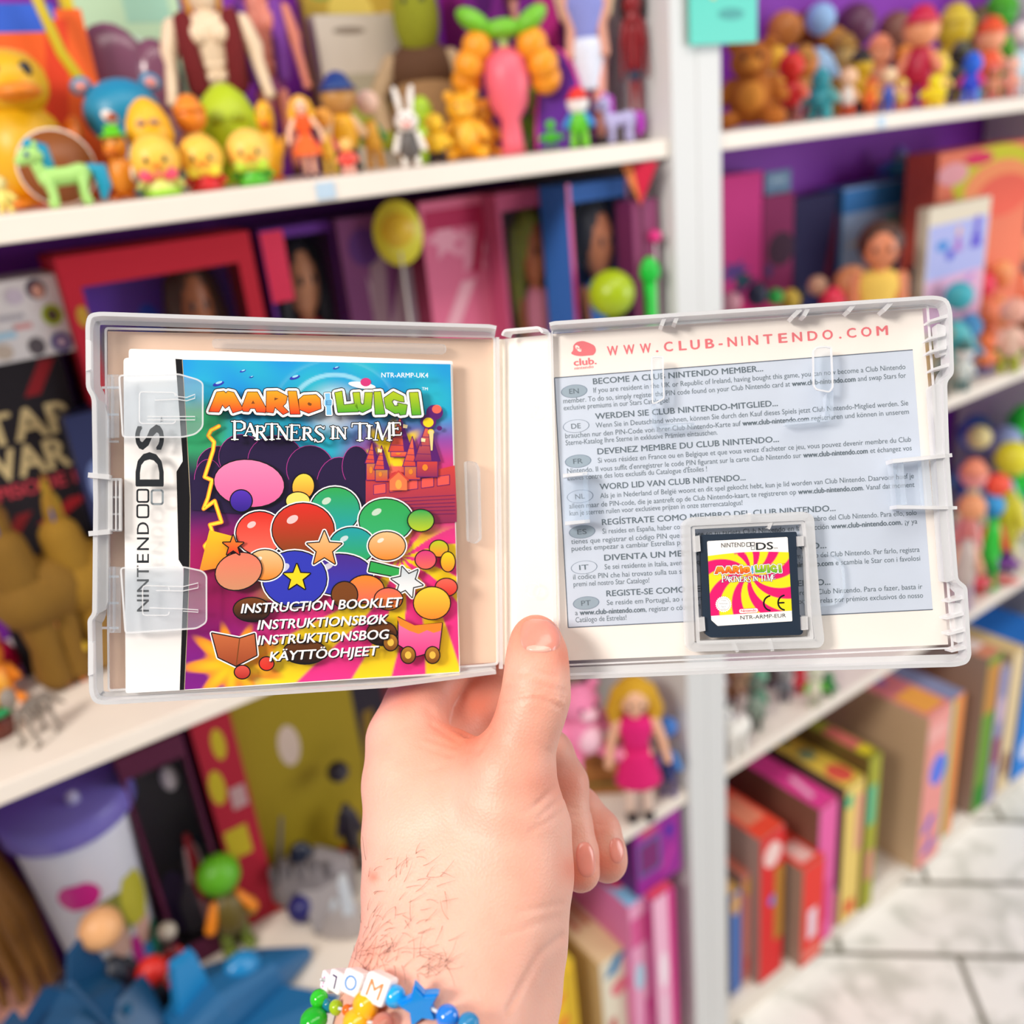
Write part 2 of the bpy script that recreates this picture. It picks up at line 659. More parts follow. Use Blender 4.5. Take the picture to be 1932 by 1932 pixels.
# ---- right shell
right_outline = [(1034, 609), (1046, 606), (1400, 582), (1764, 557), (1790, 563), (1797, 590), (1800, 706), (1787, 720), (1791, 866), (1799, 990), (1808, 1094),
                 (1825, 1106), (1833, 1238), (1826, 1252), (1806, 1258), (1440, 1268), (1055, 1283), (1047, 1281), (1041, 1000)]
right_outline = round_poly(right_outline, [4, 4, 0, 16, 14, 8, 8, 8, 0, 0, 8, 8, 12, 12, 12, 0, 4, 4, 0], 3)
b = CB(case)
top = [onR(u, v, 0) for u, v in right_outline]
back = [p + NR * HB for p in top]
b.prism([p - NR * 0.0012 for p in back][::-1], back[::-1], M_PLATE)
i0 = min(range(len(right_outline)), key=lambda i: abs(right_outline[i][0] - 1036) + abs(right_outline[i][1] - 608))
i1 = min(range(len(right_outline)), key=lambda i: abs(right_outline[i][0] - 1048) + abs(right_outline[i][1] - 1281))
wall_strip(b, right_outline[i0:i1 + 1], NR, HB, 0.0, 0.0013, M_FROST, onR)
wall_strip(b, right_outline[i0:i1 + 1], NR, HB + 0.0001, HB + 0.0004, 0.0042, M_FROST, onR)
b.build('tray_shell', case)
frame_rib(onR, NR, round_poly([(1040, 620), (1752, 573), (1800, 1224), (1056, 1257)], 8), HB, HB + 0.001, 0.0005, name='sheet_stop')
b = CB(case)
slab(b, onR, round_poly([(1757, 726), (1786, 722), (1792, 866), (1808, 1092), (1782, 1100), (1772, 960)], 6), HB, -0.002, M_FROST, NR)
b.build('recess_wall', case)
b = CB(case)
slab(b, onR, [(1684, 872), (1704, 871), (1711, 952), (1692, 955)], HB, -0.0015, M_CLEAR, NR)
slab(b, onR, [(1742, 868), (1752, 867), (1760, 955), (1750, 955)], HB, -0.0015, M_CLEAR, NR)
slab(b, onR, [(1684, 866), (1796, 855), (1797, 862), (1685, 874)], HB, 0.0, M_RIB, NR)
slab(b, onR, [(1692, 953), (1806, 955), (1806, 961), (1692, 960)], HB, 0.0, M_RIB, NR)
b.build('latch', case)
for (u, v) in ((1772, 598), (1768, 632), (1770, 657), (1776, 690), (1806, 1128), (1802, 1160), (1806, 1190), (1812, 1222)):
    b = CB(case)
    slab(b, onR, [(u - 17, v + 5), (u + 16, v - 6), (u + 16, v + 1), (u - 16, v + 9)], HB, -0.001, M_RIB, NR)
    b.build('tooth', case)
for v0, v1, x in ((610, 672, 1776), (1136, 1214, 1808)):
    b = CB(case)
    slab(b, onR, round_poly([(x - 10, v0), (x + 8, v0 + 4), (x + 12, v1 - 4), (x - 4, v1)], 6), HB, -0.003, M_RIB, NR)
    b.build('hinge_tab', case)
for (u, v, du) in ((1251, 606, 3), (1276, 601, 3), (1503, 590, 8), (1521, 588, 4), (1607, 579, 6), (1675, 577, 7)):
    rib(onR, NR, (u - du, v + 8), (u + du, v - 7), HB, -0.001, 0.0014, M_RIB, 'peg')
# booklet hooks on the tray
for (P1, P2, foot) in (([(1228, 673), (1236, 671), (1252, 672), (1254, 752), (1248, 756), (1236, 762), (1230, 762)], None,
                        [(1230, 762), (1238, 762), (1241, 800), (1311, 797), (1311, 806), (1238, 812), (1231, 804)]),
                       ([(1533, 660), (1540, 654), (1558, 652), (1570, 655), (1573, 730), (1566, 741), (1540, 736), (1534, 728)], None,
                        [(1560, 741), (1572, 736), (1573, 783), (1566, 794), (1482, 802), (1482, 795), (1556, 789)])):
    b = CB(case)
    slab(b, onR, round_poly(P1, 4), -0.0035, -0.0024, M_CLEAR, NR)
    slab(b, onR, round_poly(foot, 3), HB, -0.0028, M_CLEAR, NR)
    hk = b.build('booklet_hook', case)
    frame_rib(onR, NR, round_poly(P1, 4), -0.0024, -0.0016, 0.0005, M_RIB, 'hook_edge', True, hk)
b = CB(case)
slab(b, onR, [(1062, 900), (1108, 893), (1112, 985), (1066, 990)], HB + 0.003, HB + 0.004, M_CLEAR, NR)
slab(b, onR, [(1099, 893), (1110, 893), (1113, 987), (1103, 988)], HB, HB + 0.006, M_CLEAR, NR)
slab(b, onR, [(1062, 894), (1108, 890), (1108, 896), (1062, 901)], HB, HB + 0.006, M_RIB, NR)
slab(b, onR, [(1066, 984), (1113, 980), (1113, 986), (1066, 991)], HB, HB + 0.006, M_RIB, NR)
b.build('grip_tab', case)

# ---- cartridge holder
b = CB(case)
hold_o = round_poly([(1286, 986), (1300, 976), (1520, 965), (1536, 974), (1540, 1042), (1541, 1052), (1548, 1146), (1556, 1210), (1548, 1222), (1306, 1230), (1294, 1222)], 9)
hold_i = round_poly([(1322, 1006), (1503, 1001), (1513, 1197), (1331, 1203)], 3)
wall_strip(b, hold_o, NR, HB, HB + 0.0050, 0.0030, M_FROST, onR, True)
wall_strip(b, round_poly([(1304, 992), (1518, 982), (1526, 1040), (1530, 1150), (1536, 1208), (1314, 1216)], 8), NR, HB, HB + 0.0042, 0.0012, M_RIB, onR, True)
hd = b.build('cartridge_holder', case)
for q in ([(1309, 1012), (1320, 1010), (1322, 1040), (1311, 1042)], [(1318, 1166), (1329, 1164), (1331, 1190), (1320, 1192)],
          [(1504, 1012), (1516, 1011), (1517, 1030), (1505, 1031)], [(1512, 1164), (1524, 1163), (1525, 1188), (1513, 1189)]):
    b = CB(case)
    slab(b, onR, q, HB, HB + 0.0055, M_RIB, NR)
    b.build('holder_hook', hd)
frame_rib(onR, NR, round_poly([(1508, 1043), (1570, 1043), (1592, 1062), (1596, 1118), (1578, 1142), (1516, 1146)], 14), HB, HB + 0.0014, 0.0006, M_CLEAR, 'finger_notch', False)
for p0, p1 in (((1414, 968), (1414, 985)), ((1456, 985), (1450, 998)), ((1384, 1212), (1392, 1230)), ((1452, 1205), (1458, 1228))):
    rib(onR, NR, p0, p1, HB, HB + 0.0046, 0.001, M_RIB, 'rib', None, hd)

# ---- spine between the two shells
b = CB(case)
sp = [(942, 632), (950, 622), (1014, 616), (1024, 624), (1027, 640), (1040, 1270), (1036, 1281), (962, 1288), (955, 1284), (951, 1268)]
sp = round_poly(sp, 4)
top = [onS(u, v, -0.003) for u, v in sp]
b.prism([p - NS * 0.0052 for p in top][::-1], [p - NS * 0.004 for p in top][::-1], M_PLATE)
wall_strip(b, round_poly([(944, 634), (950, 621), (1018, 615), (1027, 628)], 6), NS, -0.007, -0.002, 0.0010, M_RIB, onS)
wall_strip(b, [(1040, 1272), (1036, 1281), (962, 1287), (954, 1272)], NS, -0.007, -0.003, 0.0010, M_RIB, onS)
spine = b.build('spine', case)
for (u, v) in ((1000, 773), (1005, 1113)):
    pts = [(u + 14 * math.cos(a), v + 14 * math.sin(a)) for a in np.linspace(0, 2 * PI, 20)[:-1]]
    frame_rib(onS, NS, pts, -0.007, -0.0066, 0.0004, M_CLEAR, 'moulded_ring', True, spine)
for (fn, N, p0, p1) in ((onL, NL, (939, 636), (946, 1262)), (onR, NR, (1036, 628), (1049, 1262))):
    rib(fn, N, p0, p1, HB, HB + 0.0012, 0.0012, M_RIB, 'hinge_fold')

# ---- printed sheet behind the plastic
HS = HB - 0.0020
SHEET_AT = onS(985, 1250, HS)
M_SHEET = mat('fbf3e8', 0.5, 'white_sleeve_paper')
M_SHEET_L = mat('fddcc0', 0.5, 'warm_lit_sleeve_paper', noise=0.03, scale=30)  # same sheet on the left flap, with warm light put into its peach colour
M_SHEET_R = mat('fdeed2', 0.5, 'ivory_sleeve_paper')
M_BLUE = mat('cdd8e6', 0.5, 'pale_blue_print', noise=0.03, scale=60)
M_LINE = mat('64788f', 0.5, 'slate_blue_print')
M_INK = mat('4a5e6a', 0.5, 'slate_ink')
M_RED = mat('ef6a72', 0.5, 'red_ink')
M_OVAL = mat('93a7b4', 0.5, 'grey_blue_print')
sheet = empty('cover_sheet', SHEET_AT, 0, 'printed paper cover sheet behind the clear plastic of the open case', 'cover sheet')
b = CB(sheet)
Lc = [onL(203, 625, HS), onL(938, 640, HS), onL(945, 1249, HS), onL(207, 1301, HS)]
Rc = [onR(1040, 630, HS), onR(1740, 579, HS), onR(1789, 1216, HS), onR(1058, 1247, HS)]
TH = 0.0003


def sheet_part(name, q, N, m, extra=None):
    b_ = CB(sheet)
    b_.prism([p - N * TH for p in q][::-1], q[::-1], m)
    if extra: extra(b_)
    return b_.build(name, sheet)


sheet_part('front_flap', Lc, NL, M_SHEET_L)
b = CB(sheet)
for q in ([Lc[1], onS(947, 640, -0.0112), onS(953, 1256, -0.0112), Lc[2]], [onS(947, 640, -0.0112), onS(1033, 632, -0.0112), onS(1046, 1249, -0.0112), onS(953, 1256, -0.0112)],
          [onS(1033, 632, -0.0112), Rc[0], Rc[3], onS(1046, 1249, -0.0112)]):
    b.prism([p - NS * TH for p in q][::-1], q[::-1], M_SHEET)
b.build('spine_strip', sheet)


def print_text(b_, fn, s, p0, p1, cap, h, m, bold=0.0, shear=0.0, fit=True, col=None, fh=None):
    """Writing with its baseline between two panel points; cap height in panel pixels."""
    V, Fc = text_geo(s, bold)
    if len(V) == 0: return
    p0, p1 = np.array(p0, float), np.array(p1, float)
    x0, x1 = V[:, 0].min(), V[:, 0].max()
    d = p1 - p0
    L = np.linalg.norm(d)
    ex = d / L
    ey = np.array([ex[1], -ex[0]])
    out = []
    for (x, y), dh in zip(V, text_lift(V, s, bold)):
        yy = y / CAP * cap
        p = p0 + ex * ((x - x0) / (x1 - x0) * L + shear * yy) + ey * yy
        out.append(fn(p[0], p[1], h + dh))
    b_.add(out, Fc, m, False, [col] * len(out) if col is not None else None)


BOX = [np.array(p, float) for p in ((1046, 713), (1722, 660), (1760, 1150), (1072, 1184))]
_A, _bv = [], []
for (s_, t_), p_ in zip(((0, 0), (1, 0), (1, 1), (0, 1)), BOX):
    _A.append([s_, t_, 1, 0, 0, 0, -p_[0] * s_, -p_[0] * t_]); _bv.append(p_[0])
    _A.append([0, 0, 0, s_, t_, 1, -p_[1] * s_, -p_[1] * t_]); _bv.append(p_[1])
_hh = np.append(np.linalg.solve(np.array(_A), np.array(_bv)), 1).reshape(3, 3)
_hi = np.linalg.inv(_hh)


def box_pt(s, t):
    q = _hh @ np.array([s, t, 1.0])
    return q[:2] / q[2]


def box_s(u, v):
    q = _hi @ np.array([u, v, 1.0])
    return q[0] / q[2], q[1] / q[2]


CLUB = [
    ('EN', 1, 'BECOME A CLUB NINTENDO MEMBER...', (1440, 697),
     ['If you are resident in the UK or Republic of Ireland, having bought this game, you can now become a Club Nintendo',
      'member. To do so, simply register the PIN code found on your Club Nintendo card at www.club-nintendo.com and swap Stars for',
      'exclusive premiums in our Stars Catalogue!'], (1263, 756)),
    ('DE', 0, 'WERDEN SIE CLUB NINTENDO-MITGLIED...', (1468, 766),
     ['Wenn Sie in Deutschland wohnen, können Sie durch den Kauf dieses Spiels jetzt Club Nintendo-Mitglied werden. Sie',
      'brauchen nur den PIN-Code von Ihrer Club Nintendo-Karte auf www.club-nintendo.com registrieren und können in unserem',
      'Sterne-Katalog Ihre Sterne in exklusive Prämien eintauschen.'], (1354, 820)),
    ('FR', 1, 'DEVENEZ MEMBRE DU CLUB NINTENDO...', (1470, 834),
     ["Si vous résidez en France ou en Belgique et que vous venez d'acheter ce jeu, vous pouvez devenir membre du Club",
      'Nintendo. Il vous suffit d\'enregistrer le code PIN figurant sur la carte Club Nintendo sur www.club-nintendo.com et échangez vos',
      "Étoiles contre des lots exclusifs du Catalogue d'Étoiles !"], (1334, 889)),
    ('NL', 0, 'WORD LID VAN CLUB NINTENDO...', (1407, 905),
     ['Als je in Nederland of België woont en dit spel gekocht hebt, kun je lid worden van Club Nintendo. Daarvoor hoef je',
      'alleen maar de PIN-code, die je aantreft op de Club Nintendo-kaart, te registreren op www.club-nintendo.com. Vanaf dat moment',
      'kun je sterren ruilen voor exclusieve prijzen in onze sterrencatalogus!'], (1401, 952)),
    ('ES', 1, 'REGÍSTRATE COMO MIEMBRO DEL CLUB NINTENDO...', (1577, 965),
     ['Si resides en España, haber comprado este juego te da la oportunidad de ser miembro del Club Nintendo. Para ello, solo',
      'tienes que registrar el código PIN que aparece en tu tarjeta Club Nintendo en la dirección www.club-nintendo.com, ¡y ya',
      'puedes empezar a cambiar Estrellas por nuestros premios!'], (1400, 1022)),
    ('IT', 0, 'DIVENTA UN MEMBRO DEL CLUB NINTENDO...', (1560, 1040),
     ['Se sei residente in Italia, avendo acquistato questo gioco puoi diventare membro del Club Nintendo. Per farlo, registra',
      'il codice PIN che hai trovato sulla tua scheda Club Nintendo sul sito www.club-nintendo.com e scambia le Star con i favolosi',
      'premi nel nostro Star Catalogo!'], (1225, 1096)),
    ('PT', 1, 'REGISTE-SE COMO MEMBRO DO CLUB NINTENDO...', (1567, 1101),
     ['Se reside em Portugal, ao comprar este jogo pode tornar-se membro do Club Nintendo. Para o fazer, basta ir',
      'a www.club-nintendo.com, registar o código PIN do seu cartão Club Nintendo e trocar Estrelas por prémios exclusivos do nosso',
      'Catálogo de Estrelas!'], (1182, 1168)),
]


def club_print(b_):
    h1, h2, h3 = HS + 0.00004, HS + 0.00008, HS + 0.00012
    b_.add([onR(*p, h1) for p in BOX], [(3, 2, 1, 0)], M_BLUE)
    edge = [(BOX[0], BOX[1]), (BOX[0], BOX[3]), (BOX[3], BOX[2])]
    for p, q in edge:
        d = (q - p) / np.linalg.norm(q - p); n = np.array([-d[1], d[0]])
        b_.add([onR(*(p + n * k), h2) for k in (-0.9, 0.9)] + [onR(*(q + n * k), h2) for k in (0.9, -0.9)], [(0, 1, 2, 3), (3, 2, 1, 0)], M_LINE)
    for i, (cc, fill, head, hend, lines, lend) in enumerate(CLUB):
        t0 = 0.038 + 0.1412 * i
        s0 = box_s(1119 + 4.2 * i, box_pt(0.1, t0)[1])[0]
        print_text(b_, onR, head, box_pt(s0, t0), box_pt(box_s(*hend)[0], t0), 11.0, h2, M_INK, 0.022)
        sl = 0.022
        e = 0.977
        print_text(b_, onR, lines[0], box_pt(s0, t0 + 0.0345), box_pt(e, t0 + 0.0345), 9.6, h2, M_INK, 0.004)
        print_text(b_, onR, lines[1], box_pt(sl, t0 + 0.068), box_pt(e, t0 + 0.068), 9.6, h2, M_INK, 0.004)
        print_text(b_, onR, lines[2], box_pt(sl, t0 + 0.096), box_pt(box_s(*lend)[0], t0 + 0.096), 9.6, h2, M_INK, 0.004)
        for L_, (q0, q1) in zip(lines, ((box_pt(s0, t0 + 0.0345), box_pt(e, t0 + 0.0345)), (box_pt(sl, t0 + 0.068), box_pt(e, t0 + 0.068)))):
            k = L_.find('www.club-nintendo.com')
            if k >= 0:                     # the address is set in heavier type
                wx = lambda q: text_geo(q, 0.004)[0][:, 0].max()
                w_ = wx(L_)
                f1 = wx(L_[:k + 21]) / w_
                f0 = f1 - wx('www.club-nintendo.com') / w_
                print_text(b_, onR, 'www.club-nintendo.com', q0 + (q1 - q0) * f0, q0 + (q1 - q0) * f1, 9.6, h3, M_INK, 0.03)
        c = box_pt(0.055, t0 + 0.022)
        ring = [c + np.array([25 * math.cos(a), 12.5 * math.sin(a) - 1.9 * math.cos(a)]) for a in np.linspace(0, 2 * PI, 29)[:-1]]
        ring2 = [c + (p - c) * 0.945 for p in ring]
        b_.add([onR(*p, h2) for p in ring], [tuple(range(28))], M_LINE)
        b_.add([onR(*p, h3) for p in ring2], [tuple(range(28))], M_OVAL if fill else M_BLUE)
        print_text(b_, onR, cc, c + (-9, 5.2), c + (9, 3.8), 9.5, h3 + 0.00004, M_INK, 0.008)
    # heading and emblem
    xs = 'WWW.CLUB-NINTENDO.COM'
    pos = [1146, 1177, 1208, 1237.5, 1253, 1281, 1303, 1331, 1356, 1373, 1399, 1412, 1440.5, 1469, 1495, 1524, 1552, 1583, 1598, 1625, 1654]
    wid = [21, 21, 21, 5, 17, 15, 18, 17, 8, 18, 3, 19, 18, 17, 19, 19, 20, 5, 18, 20, 22]
    for ch, x, w in zip(xs, pos, wid):
        k = (x - 1146) / (1676 - 1146)
        y = 671 - k * 39.5
        print_text(b_, onR, ch, (x, y), (x + w, y - w * 0.0745), 17.5, h2, M_RED, 0.028)
    cap = round_poly([(1076, 667), (1082, 661), (1081, 652), (1088, 645), (1100, 643), (1112, 647), (1122, 652), (1125, 662), (1120, 670), (1106, 671), (1096, 672), (1086, 671)], 4, 3)
    b_.add([onR(*p, h2) for p in cap], [tuple(range(len(cap)))], M_RED)
    ov = [(1091 + 5.6 * math.cos(a) + 2 * math.sin(a), 657.5 + 6 * math.sin(a) + 2 * math.cos(a)) for a in np.linspace(0, 2 * PI, 17)[:-1]]
    b_.add([onR(*p, h3) for p in ov], [tuple(range(16))], M_SHEET)
    print_text(b_, onR, 'M', (1088, 661), (1095, 661), 6, h3 + 0.00004, M_RED)
    print_text(b_, onR, 'club.', (1082.5, 690), (1126, 686.5), 12.5, h2, M_RED, 0.03)
    print_text(b_, onR, 'nintendo', (1084, 697.5), (1120, 694), 5.5, h2, M_RED, 0.012)


sheet_part('printed_flap', Rc, NR, M_SHEET, club_print)
# ================================================================ booklet
M_PAGE = mat('f4f1ee', 0.5, 'white_page_paper')
M_PRINT = vcol_mat('printed_cover', 0.3, 0.25)
BK0, BK1, BK2 = HB + 0.0014, -0.0046, -0.0041
booklet = empty('booklet', onL(560, 1300, BK0), 0, 'colourful instruction booklet with white spine strip clipped inside the case', 'booklet')
b = CB(booklet)
slab(b, onL, round_poly([(243, 658), (420, 663), (854, 681), (866, 1272), (239, 1306)], [6, 0, 4, 2, 4]), BK0, BK1 - 0.0001, M_PAGE, NL)
b.build('page_block', booklet)


def mix(a, b_, t):
    t = min(1, max(0, t))
    return tuple(x + (y - x) * t for x, y in zip(a, b_))


def ss(a, b_, x):
    t = min(1, max(0, (x - a) / (b_ - a)))
    return t * t * (3 - 2 * t)


K = {k: lin(v) for k, v in dict(blue='168fe0', cyan='25b6cf', teal='1d9fa8', green='35b173', pink='f0358c', yel='fbd81e', magenta='a5125f', violet='7c1683',
     dark='251640', orange='f58a2a', coral='ee6a58', purple='8a4fb0', white='ffffff', black='0c0a10', sky='9fdcf2', rose='d8387e', red='dd2c22',
     tan='f3c48a', brown='7a4318', leaf='2fa84f', navy='3038b8', indigo='4a2a8e', grey='c3d2da', lime='b9cf25', deep='5a1a6e').items()}


def wob(u, v, s, k=0):
    return math.sin(u / s + 1.3 * math.sin(v / s * 0.9 + k)) * math.cos(v / s * 1.1 + 0.7 * math.sin(u / s * 1.3 + k))


def art(u, v):
    c = mix(K['cyan'], K['blue'], 0.5 + 0.5 * wob(u, v, 38))
    c = mix(c, K['green'], ss(760, 800, v + 0.05 * u) * ss(470, 400, u))
    right = ss(620, 720, u)
    c = mix(c, K['purple'], right * ss(775, 835, v))
    c = mix(c, K['rose'], right * ss(815, 890, v))
    c = mix(c, K['coral'], ss(690, 740, u) * ss(835, 790, u) * ss(815, 880, v))
    r = math.hypot((u - 632) / 1.25, v - 772)
    c = mix(c, K['white'], 0.75 * ss(60, 10, r))
    ring = math.sin(r / 4.6)
    if 34 < r < 100 and v < 760:
        c = mix(c, K['sky'], 0.8 * ss(0.45, 0.9, ring) * ss(100, 70, r))
    # dark middle, magenta lower left
    mid = ss(838, 900, v + 8 * wob(u, v, 25)) * ss(720, 660, u + 0.4 * (v - 900))
    c = mix(c, K['dark'], mid)
    low = ss(945, 1010, v + 0.12 * (u - 350))
    left = mix(K['deep'], K['magenta'], ss(950, 1050, v))
    left = mix(left, K['violet'], ss(1120, 1260, v))
    c = mix(c, left, low * ss(560, 470, u) if v < 1500 else 0)
    # sunburst
    dx, dy = u - 757, v - 1049
    rr, an = math.hypot(dx, dy), math.atan2(dy, dx)
    sw = an * 11 + 2.4 * math.exp(-rr / 60) * rr / 18
    band = ss(-0.12, 0.12, math.sin(sw))
    burst = mix(K['pink'], K['yel'], band)
    zone = ss(985, 1035, v + 0.25 * (600 - u) * (u < 600)) * ss(430, 560, u + 0.35 * (v - 1200))
    zone = max(zone, ss(1000, 1040, v) * ss(600, 640, u))
    c = mix(c, burst, zone)
    # flash at lower left
    dx, dy = u - 440, v - 1252
    rr, an = math.hypot(dx, dy * 1.25), math.atan2(dy, dx)
    spike = 62 + 46 * abs(math.sin(an * 4.5 + 0.4)) ** 3
    c = mix(c, mix(K['yel'], K['orange'], ss(10, spike, rr)), ss(spike, spike * 0.75, rr))
    # glow behind the towers
    dx, dy = u - 740, v - 850
    rr, an = math.hypot(dx, dy), math.atan2(dy, dx)
    spike = 32 + 40 * abs(math.sin(an * 3.5 + 0.6)) ** 2
    if v < 880: c = mix(c, K['yel'], ss(spike, spike * 0.6, rr))
    return c


b = CB(booklet)
COVER = round_poly([(233, 675), (345, 677), (851, 685), (868, 1269), (420, 1298), (237, 1308)], [8, 0, 5, 3, 0, 5])
slab(b, onL, COVER, BK1, BK2, M_PAGE, NL)
AQ = [np.array(p, float) for p in ((343, 678.5), (850, 687), (866.5, 1267.5), (348, 1301))]
nu, nv = 190, 220
GV, GC, GF = [], [], []
for j in range(nv + 1):
    for i in range(nu + 1):
        s, t = i / nu, j / nv
        p = (1 - t) * ((1 - s) * AQ[0] + s * AQ[1]) + t * ((1 - s) * AQ[3] + s * AQ[2])
        GV.append(onL(p[0], p[1], BK2 + 0.00003)); GC.append(art(p[0], p[1]))
for j in range(nv):
    for i in range(nu):
        a = j * (nu + 1) + i
        GF.append((a, a + nu + 1, a + nu + 2, a + 1))
b.add(GV, GF, M_PRINT, True, GC)
LAY = [1]


def lay():
    LAY[0] += 1
    return BK2 + 0.00003 + LAY[0] * 0.000012


def pp(pts, col, col2=None, h=None, fn=None, bb=None):
    """Filled printed shape; col2 fades in towards the bottom."""
    fn = fn or onL
    bb = bb or b
    h = h if h is not None else lay()
    pts = [tuple(p) for p in pts]
    v0, v1 = min(p[1] for p in pts), max(p[1] for p in pts)
    cols = [mix(col, col2, (p[1] - v0) / (v1 - v0 + 1e-6)) if col2 else col for p in pts]
    bm = bmesh.new()
    vs = [bm.verts.new((p[0], -p[1], 0)) for p in pts]
    try:
        f = bm.faces.new(vs)
    except ValueError:
        bm.free(); return
    bmesh.ops.triangulate(bm, faces=[f])
    bm.verts.index_update()
    Fc = [tuple(q.index for q in f.verts) for f in bm.faces]
    bm.free()
    bb.add([fn(p[0], p[1], h) for p in pts], Fc, M_PRINT, False, cols)


def pline(pts, w, col, closed=False, h=None, fn=None, bb=None):
    """Printed line with round joints."""
    fn = fn or onL
    bb = bb or b
    h = h if h is not None else lay()
    pts = [np.array(p, float) for p in pts]
    n = len(pts)
    for i in range(n if closed else n - 1):
        p, q = pts[i], pts[(i + 1) % n]
        d = q - p
        L = np.linalg.norm(d)
        if L < 1e-6: continue
        nn = np.array([-d[1], d[0]]) / L * w / 2
        bb.add([fn(*x, h) for x in (p - nn, q - nn, q + nn, p + nn)], [(0, 1, 2, 3)], M_PRINT, False, [col] * 4)
    for p in pts:
        c = [(p[0] + w / 2 * math.cos(a), p[1] + w / 2 * math.sin(a)) for a in np.linspace(0, 2 * PI, 9)[:-1]]
        bb.add([fn(*x, h + 4e-6) for x in c], [tuple(range(8))], M_PRINT, False, [col] * 8)


def oval(c, rx, ry, rot=0.0, n=28):
    return [(c[0] + rx * math.cos(a) * math.cos(rot) - ry * math.sin(a) * math.sin(rot), c[1] + rx * math.cos(a) * math.sin(rot) + ry * math.sin(a) * math.cos(rot))
            for a in np.linspace(0, 2 * PI, n + 1)[:-1]]


def star(c, R, r, n=5, rot=-PI / 2):
    return [(c[0] + (R if k % 2 == 0 else r) * math.cos(rot + k * PI / n), c[1] + (R if k % 2 == 0 else r) * math.sin(rot + k * PI / n)) for k in range(2 * n)]


def sticker(pts, col, col2=None, halo=True, w=2.2):
    if halo: pline(pts, 9, K['white'], True)
    pline(pts, w * 2, K['black'], True)
    pp(pts, col, col2)


# white strip keeps the page colour; black band beside it
pp([(331, 677), (344, 678), (353, 828), (359, 940), (358, 1060), (353, 1190), (348, 1301.5), (339, 1302), (343, 1190), (347, 1072), (337, 1056), (333, 890), (345, 870), (342, 828)], K['black'])
pline([(344, 679), (353, 828), (359, 940), (358, 1060), (353, 1190), (348, 1301)], 1.2, lin('b9a98a'))
# rings, flying discs
for (c, s) in (((458, 700), 6), ((412, 724), 11), ((556, 712), 10), ((634, 694), 6), ((474, 711), 4)):
    pp(oval(c, s, s * 0.34, -0.3), K['navy']); pp(oval((c[0] + 1, c[1] - s * 0.2), s * 0.6, s * 0.2, -0.3), K['sky'])
pp(oval((683, 727), 26, 6, 0.15), K['white']); pp(oval((690, 721), 10, 8), K['rose'])
# dark hills with pink eyes-free outline
for c, rx, ry in (((412, 880), 40, 38), ((455, 862), 42, 42), ((520, 868), 52, 46), ((585, 885), 44, 44), ((393, 905), 26, 38), ((640, 915), 42, 52), ((672, 880), 26, 38)):
    pline(oval(c, rx, ry), 2.0, lin('c43a9c'), True); pp(oval(c, rx, ry), K['dark'])
pp([(362, 905), (700, 905), (700, 960), (620, 985), (362, 962)], K['dark'])
# towers
def tower(x, yb, w, hh, roof, body, shade):
    pp([(x - w / 2, yb), (x - w / 2, yb - hh), (x + w / 2, yb - hh), (x + w / 2, yb)], body, shade)
    pline([(x - w / 2, yb), (x - w / 2, yb - hh), (x + w / 2, yb - hh), (x + w / 2, yb)], 1.4, K['deep'], True)
    ap = (x, yb - hh - w * 1.9)
    pp([(x - w * 0.62, yb - hh), ap, (x + w * 0.62, yb - hh)], roof, shade)
    pp([ap, (x + w * 0.62, yb - hh), (x + w * 0.2, yb - hh)], K['deep'])
    pline([(x - w * 0.62, yb - hh), ap, (x + w * 0.62, yb - hh)], 1.5, K['deep'], True)
    for k in range(3):
        y = yb - hh - w * (0.35 + 0.4 * k)
        pline([(x - w * (0.5 - 0.13 * k), y), (x + w * 0.15, y + 1)], 0.9, K['deep'])
    pp(oval((x - w * 0.1, yb - hh * 0.6), w * 0.13, hh * 0.2), K['orange'])


R1, R2, R3 = lin('f0714f'), lin('d5443c'), lin('8c2a58')
pp([(690, 975), (690, 905), (720, 900), (745, 890), (800, 892), (858, 878), (862, 960), (862, 985), (760, 990)], R2, R3)
for k in range(5):
    pp([(705 + 30 * k, 915 - 4 * k), (728 + 30 * k, 912 - 4 * k), (728 + 30 * k, 930 - 4 * k), (705 + 30 * k, 933 - 4 * k)], lin('ee5a52'))
    pline([(705 + 30 * k, 915 - 4 * k), (728 + 30 * k, 912 - 4 * k), (728 + 30 * k, 930 - 4 * k), (705 + 30 * k, 933 - 4 * k)], 1.1, K['deep'], True)
for k in range(6):
    pline([(720, 942 + 6 * k), (858, 934 + 7 * k)], 0.8, K['deep'])
tower(702, 906, 22, 32, R1, lin('c9774a'), R2)
tower(720, 908, 24, 22, R1, lin('c08448'), R2)
tower(755, 862, 36, 10, R1, R1, R2)
tower(778, 905, 30, 25, R1, lin('c9774a'), R2)
tower(806, 900, 40, 30, R1, R2, R3)
pp([(735, 925), (735, 905), (752, 890), (768, 905), (768, 925)], lin('ec7a4a'))
pline([(733, 906), (752, 889), (770, 906)], 3, R2)
pp(oval((752, 914), 6, 9), lin('f5a84c'))
for (x, y) in ((712, 846), (794, 826), (760, 800)):
    pp([(x, y), (x + 9, y + 2), (x + 8, y + 8), (x, y + 7)], lin('fbe7b0')); pline([(x, y), (x, y + 16)], 1.2, K['deep'])
# smoke
for c, r, k in (((820, 778), 16, 'deep'), (((808, 795)), 15, 'deep'), ((824, 772), 9, 'coral'), ((808, 797), 10, 'yel'), ((813, 815), 6, 'yel'), ((829, 808), 5, 'deep')):
    pp(oval(c, r, r * 0.9), K[k])
pp([(809, 812), (818, 812), (816, 850), (813, 850)], lin('f0d890'))
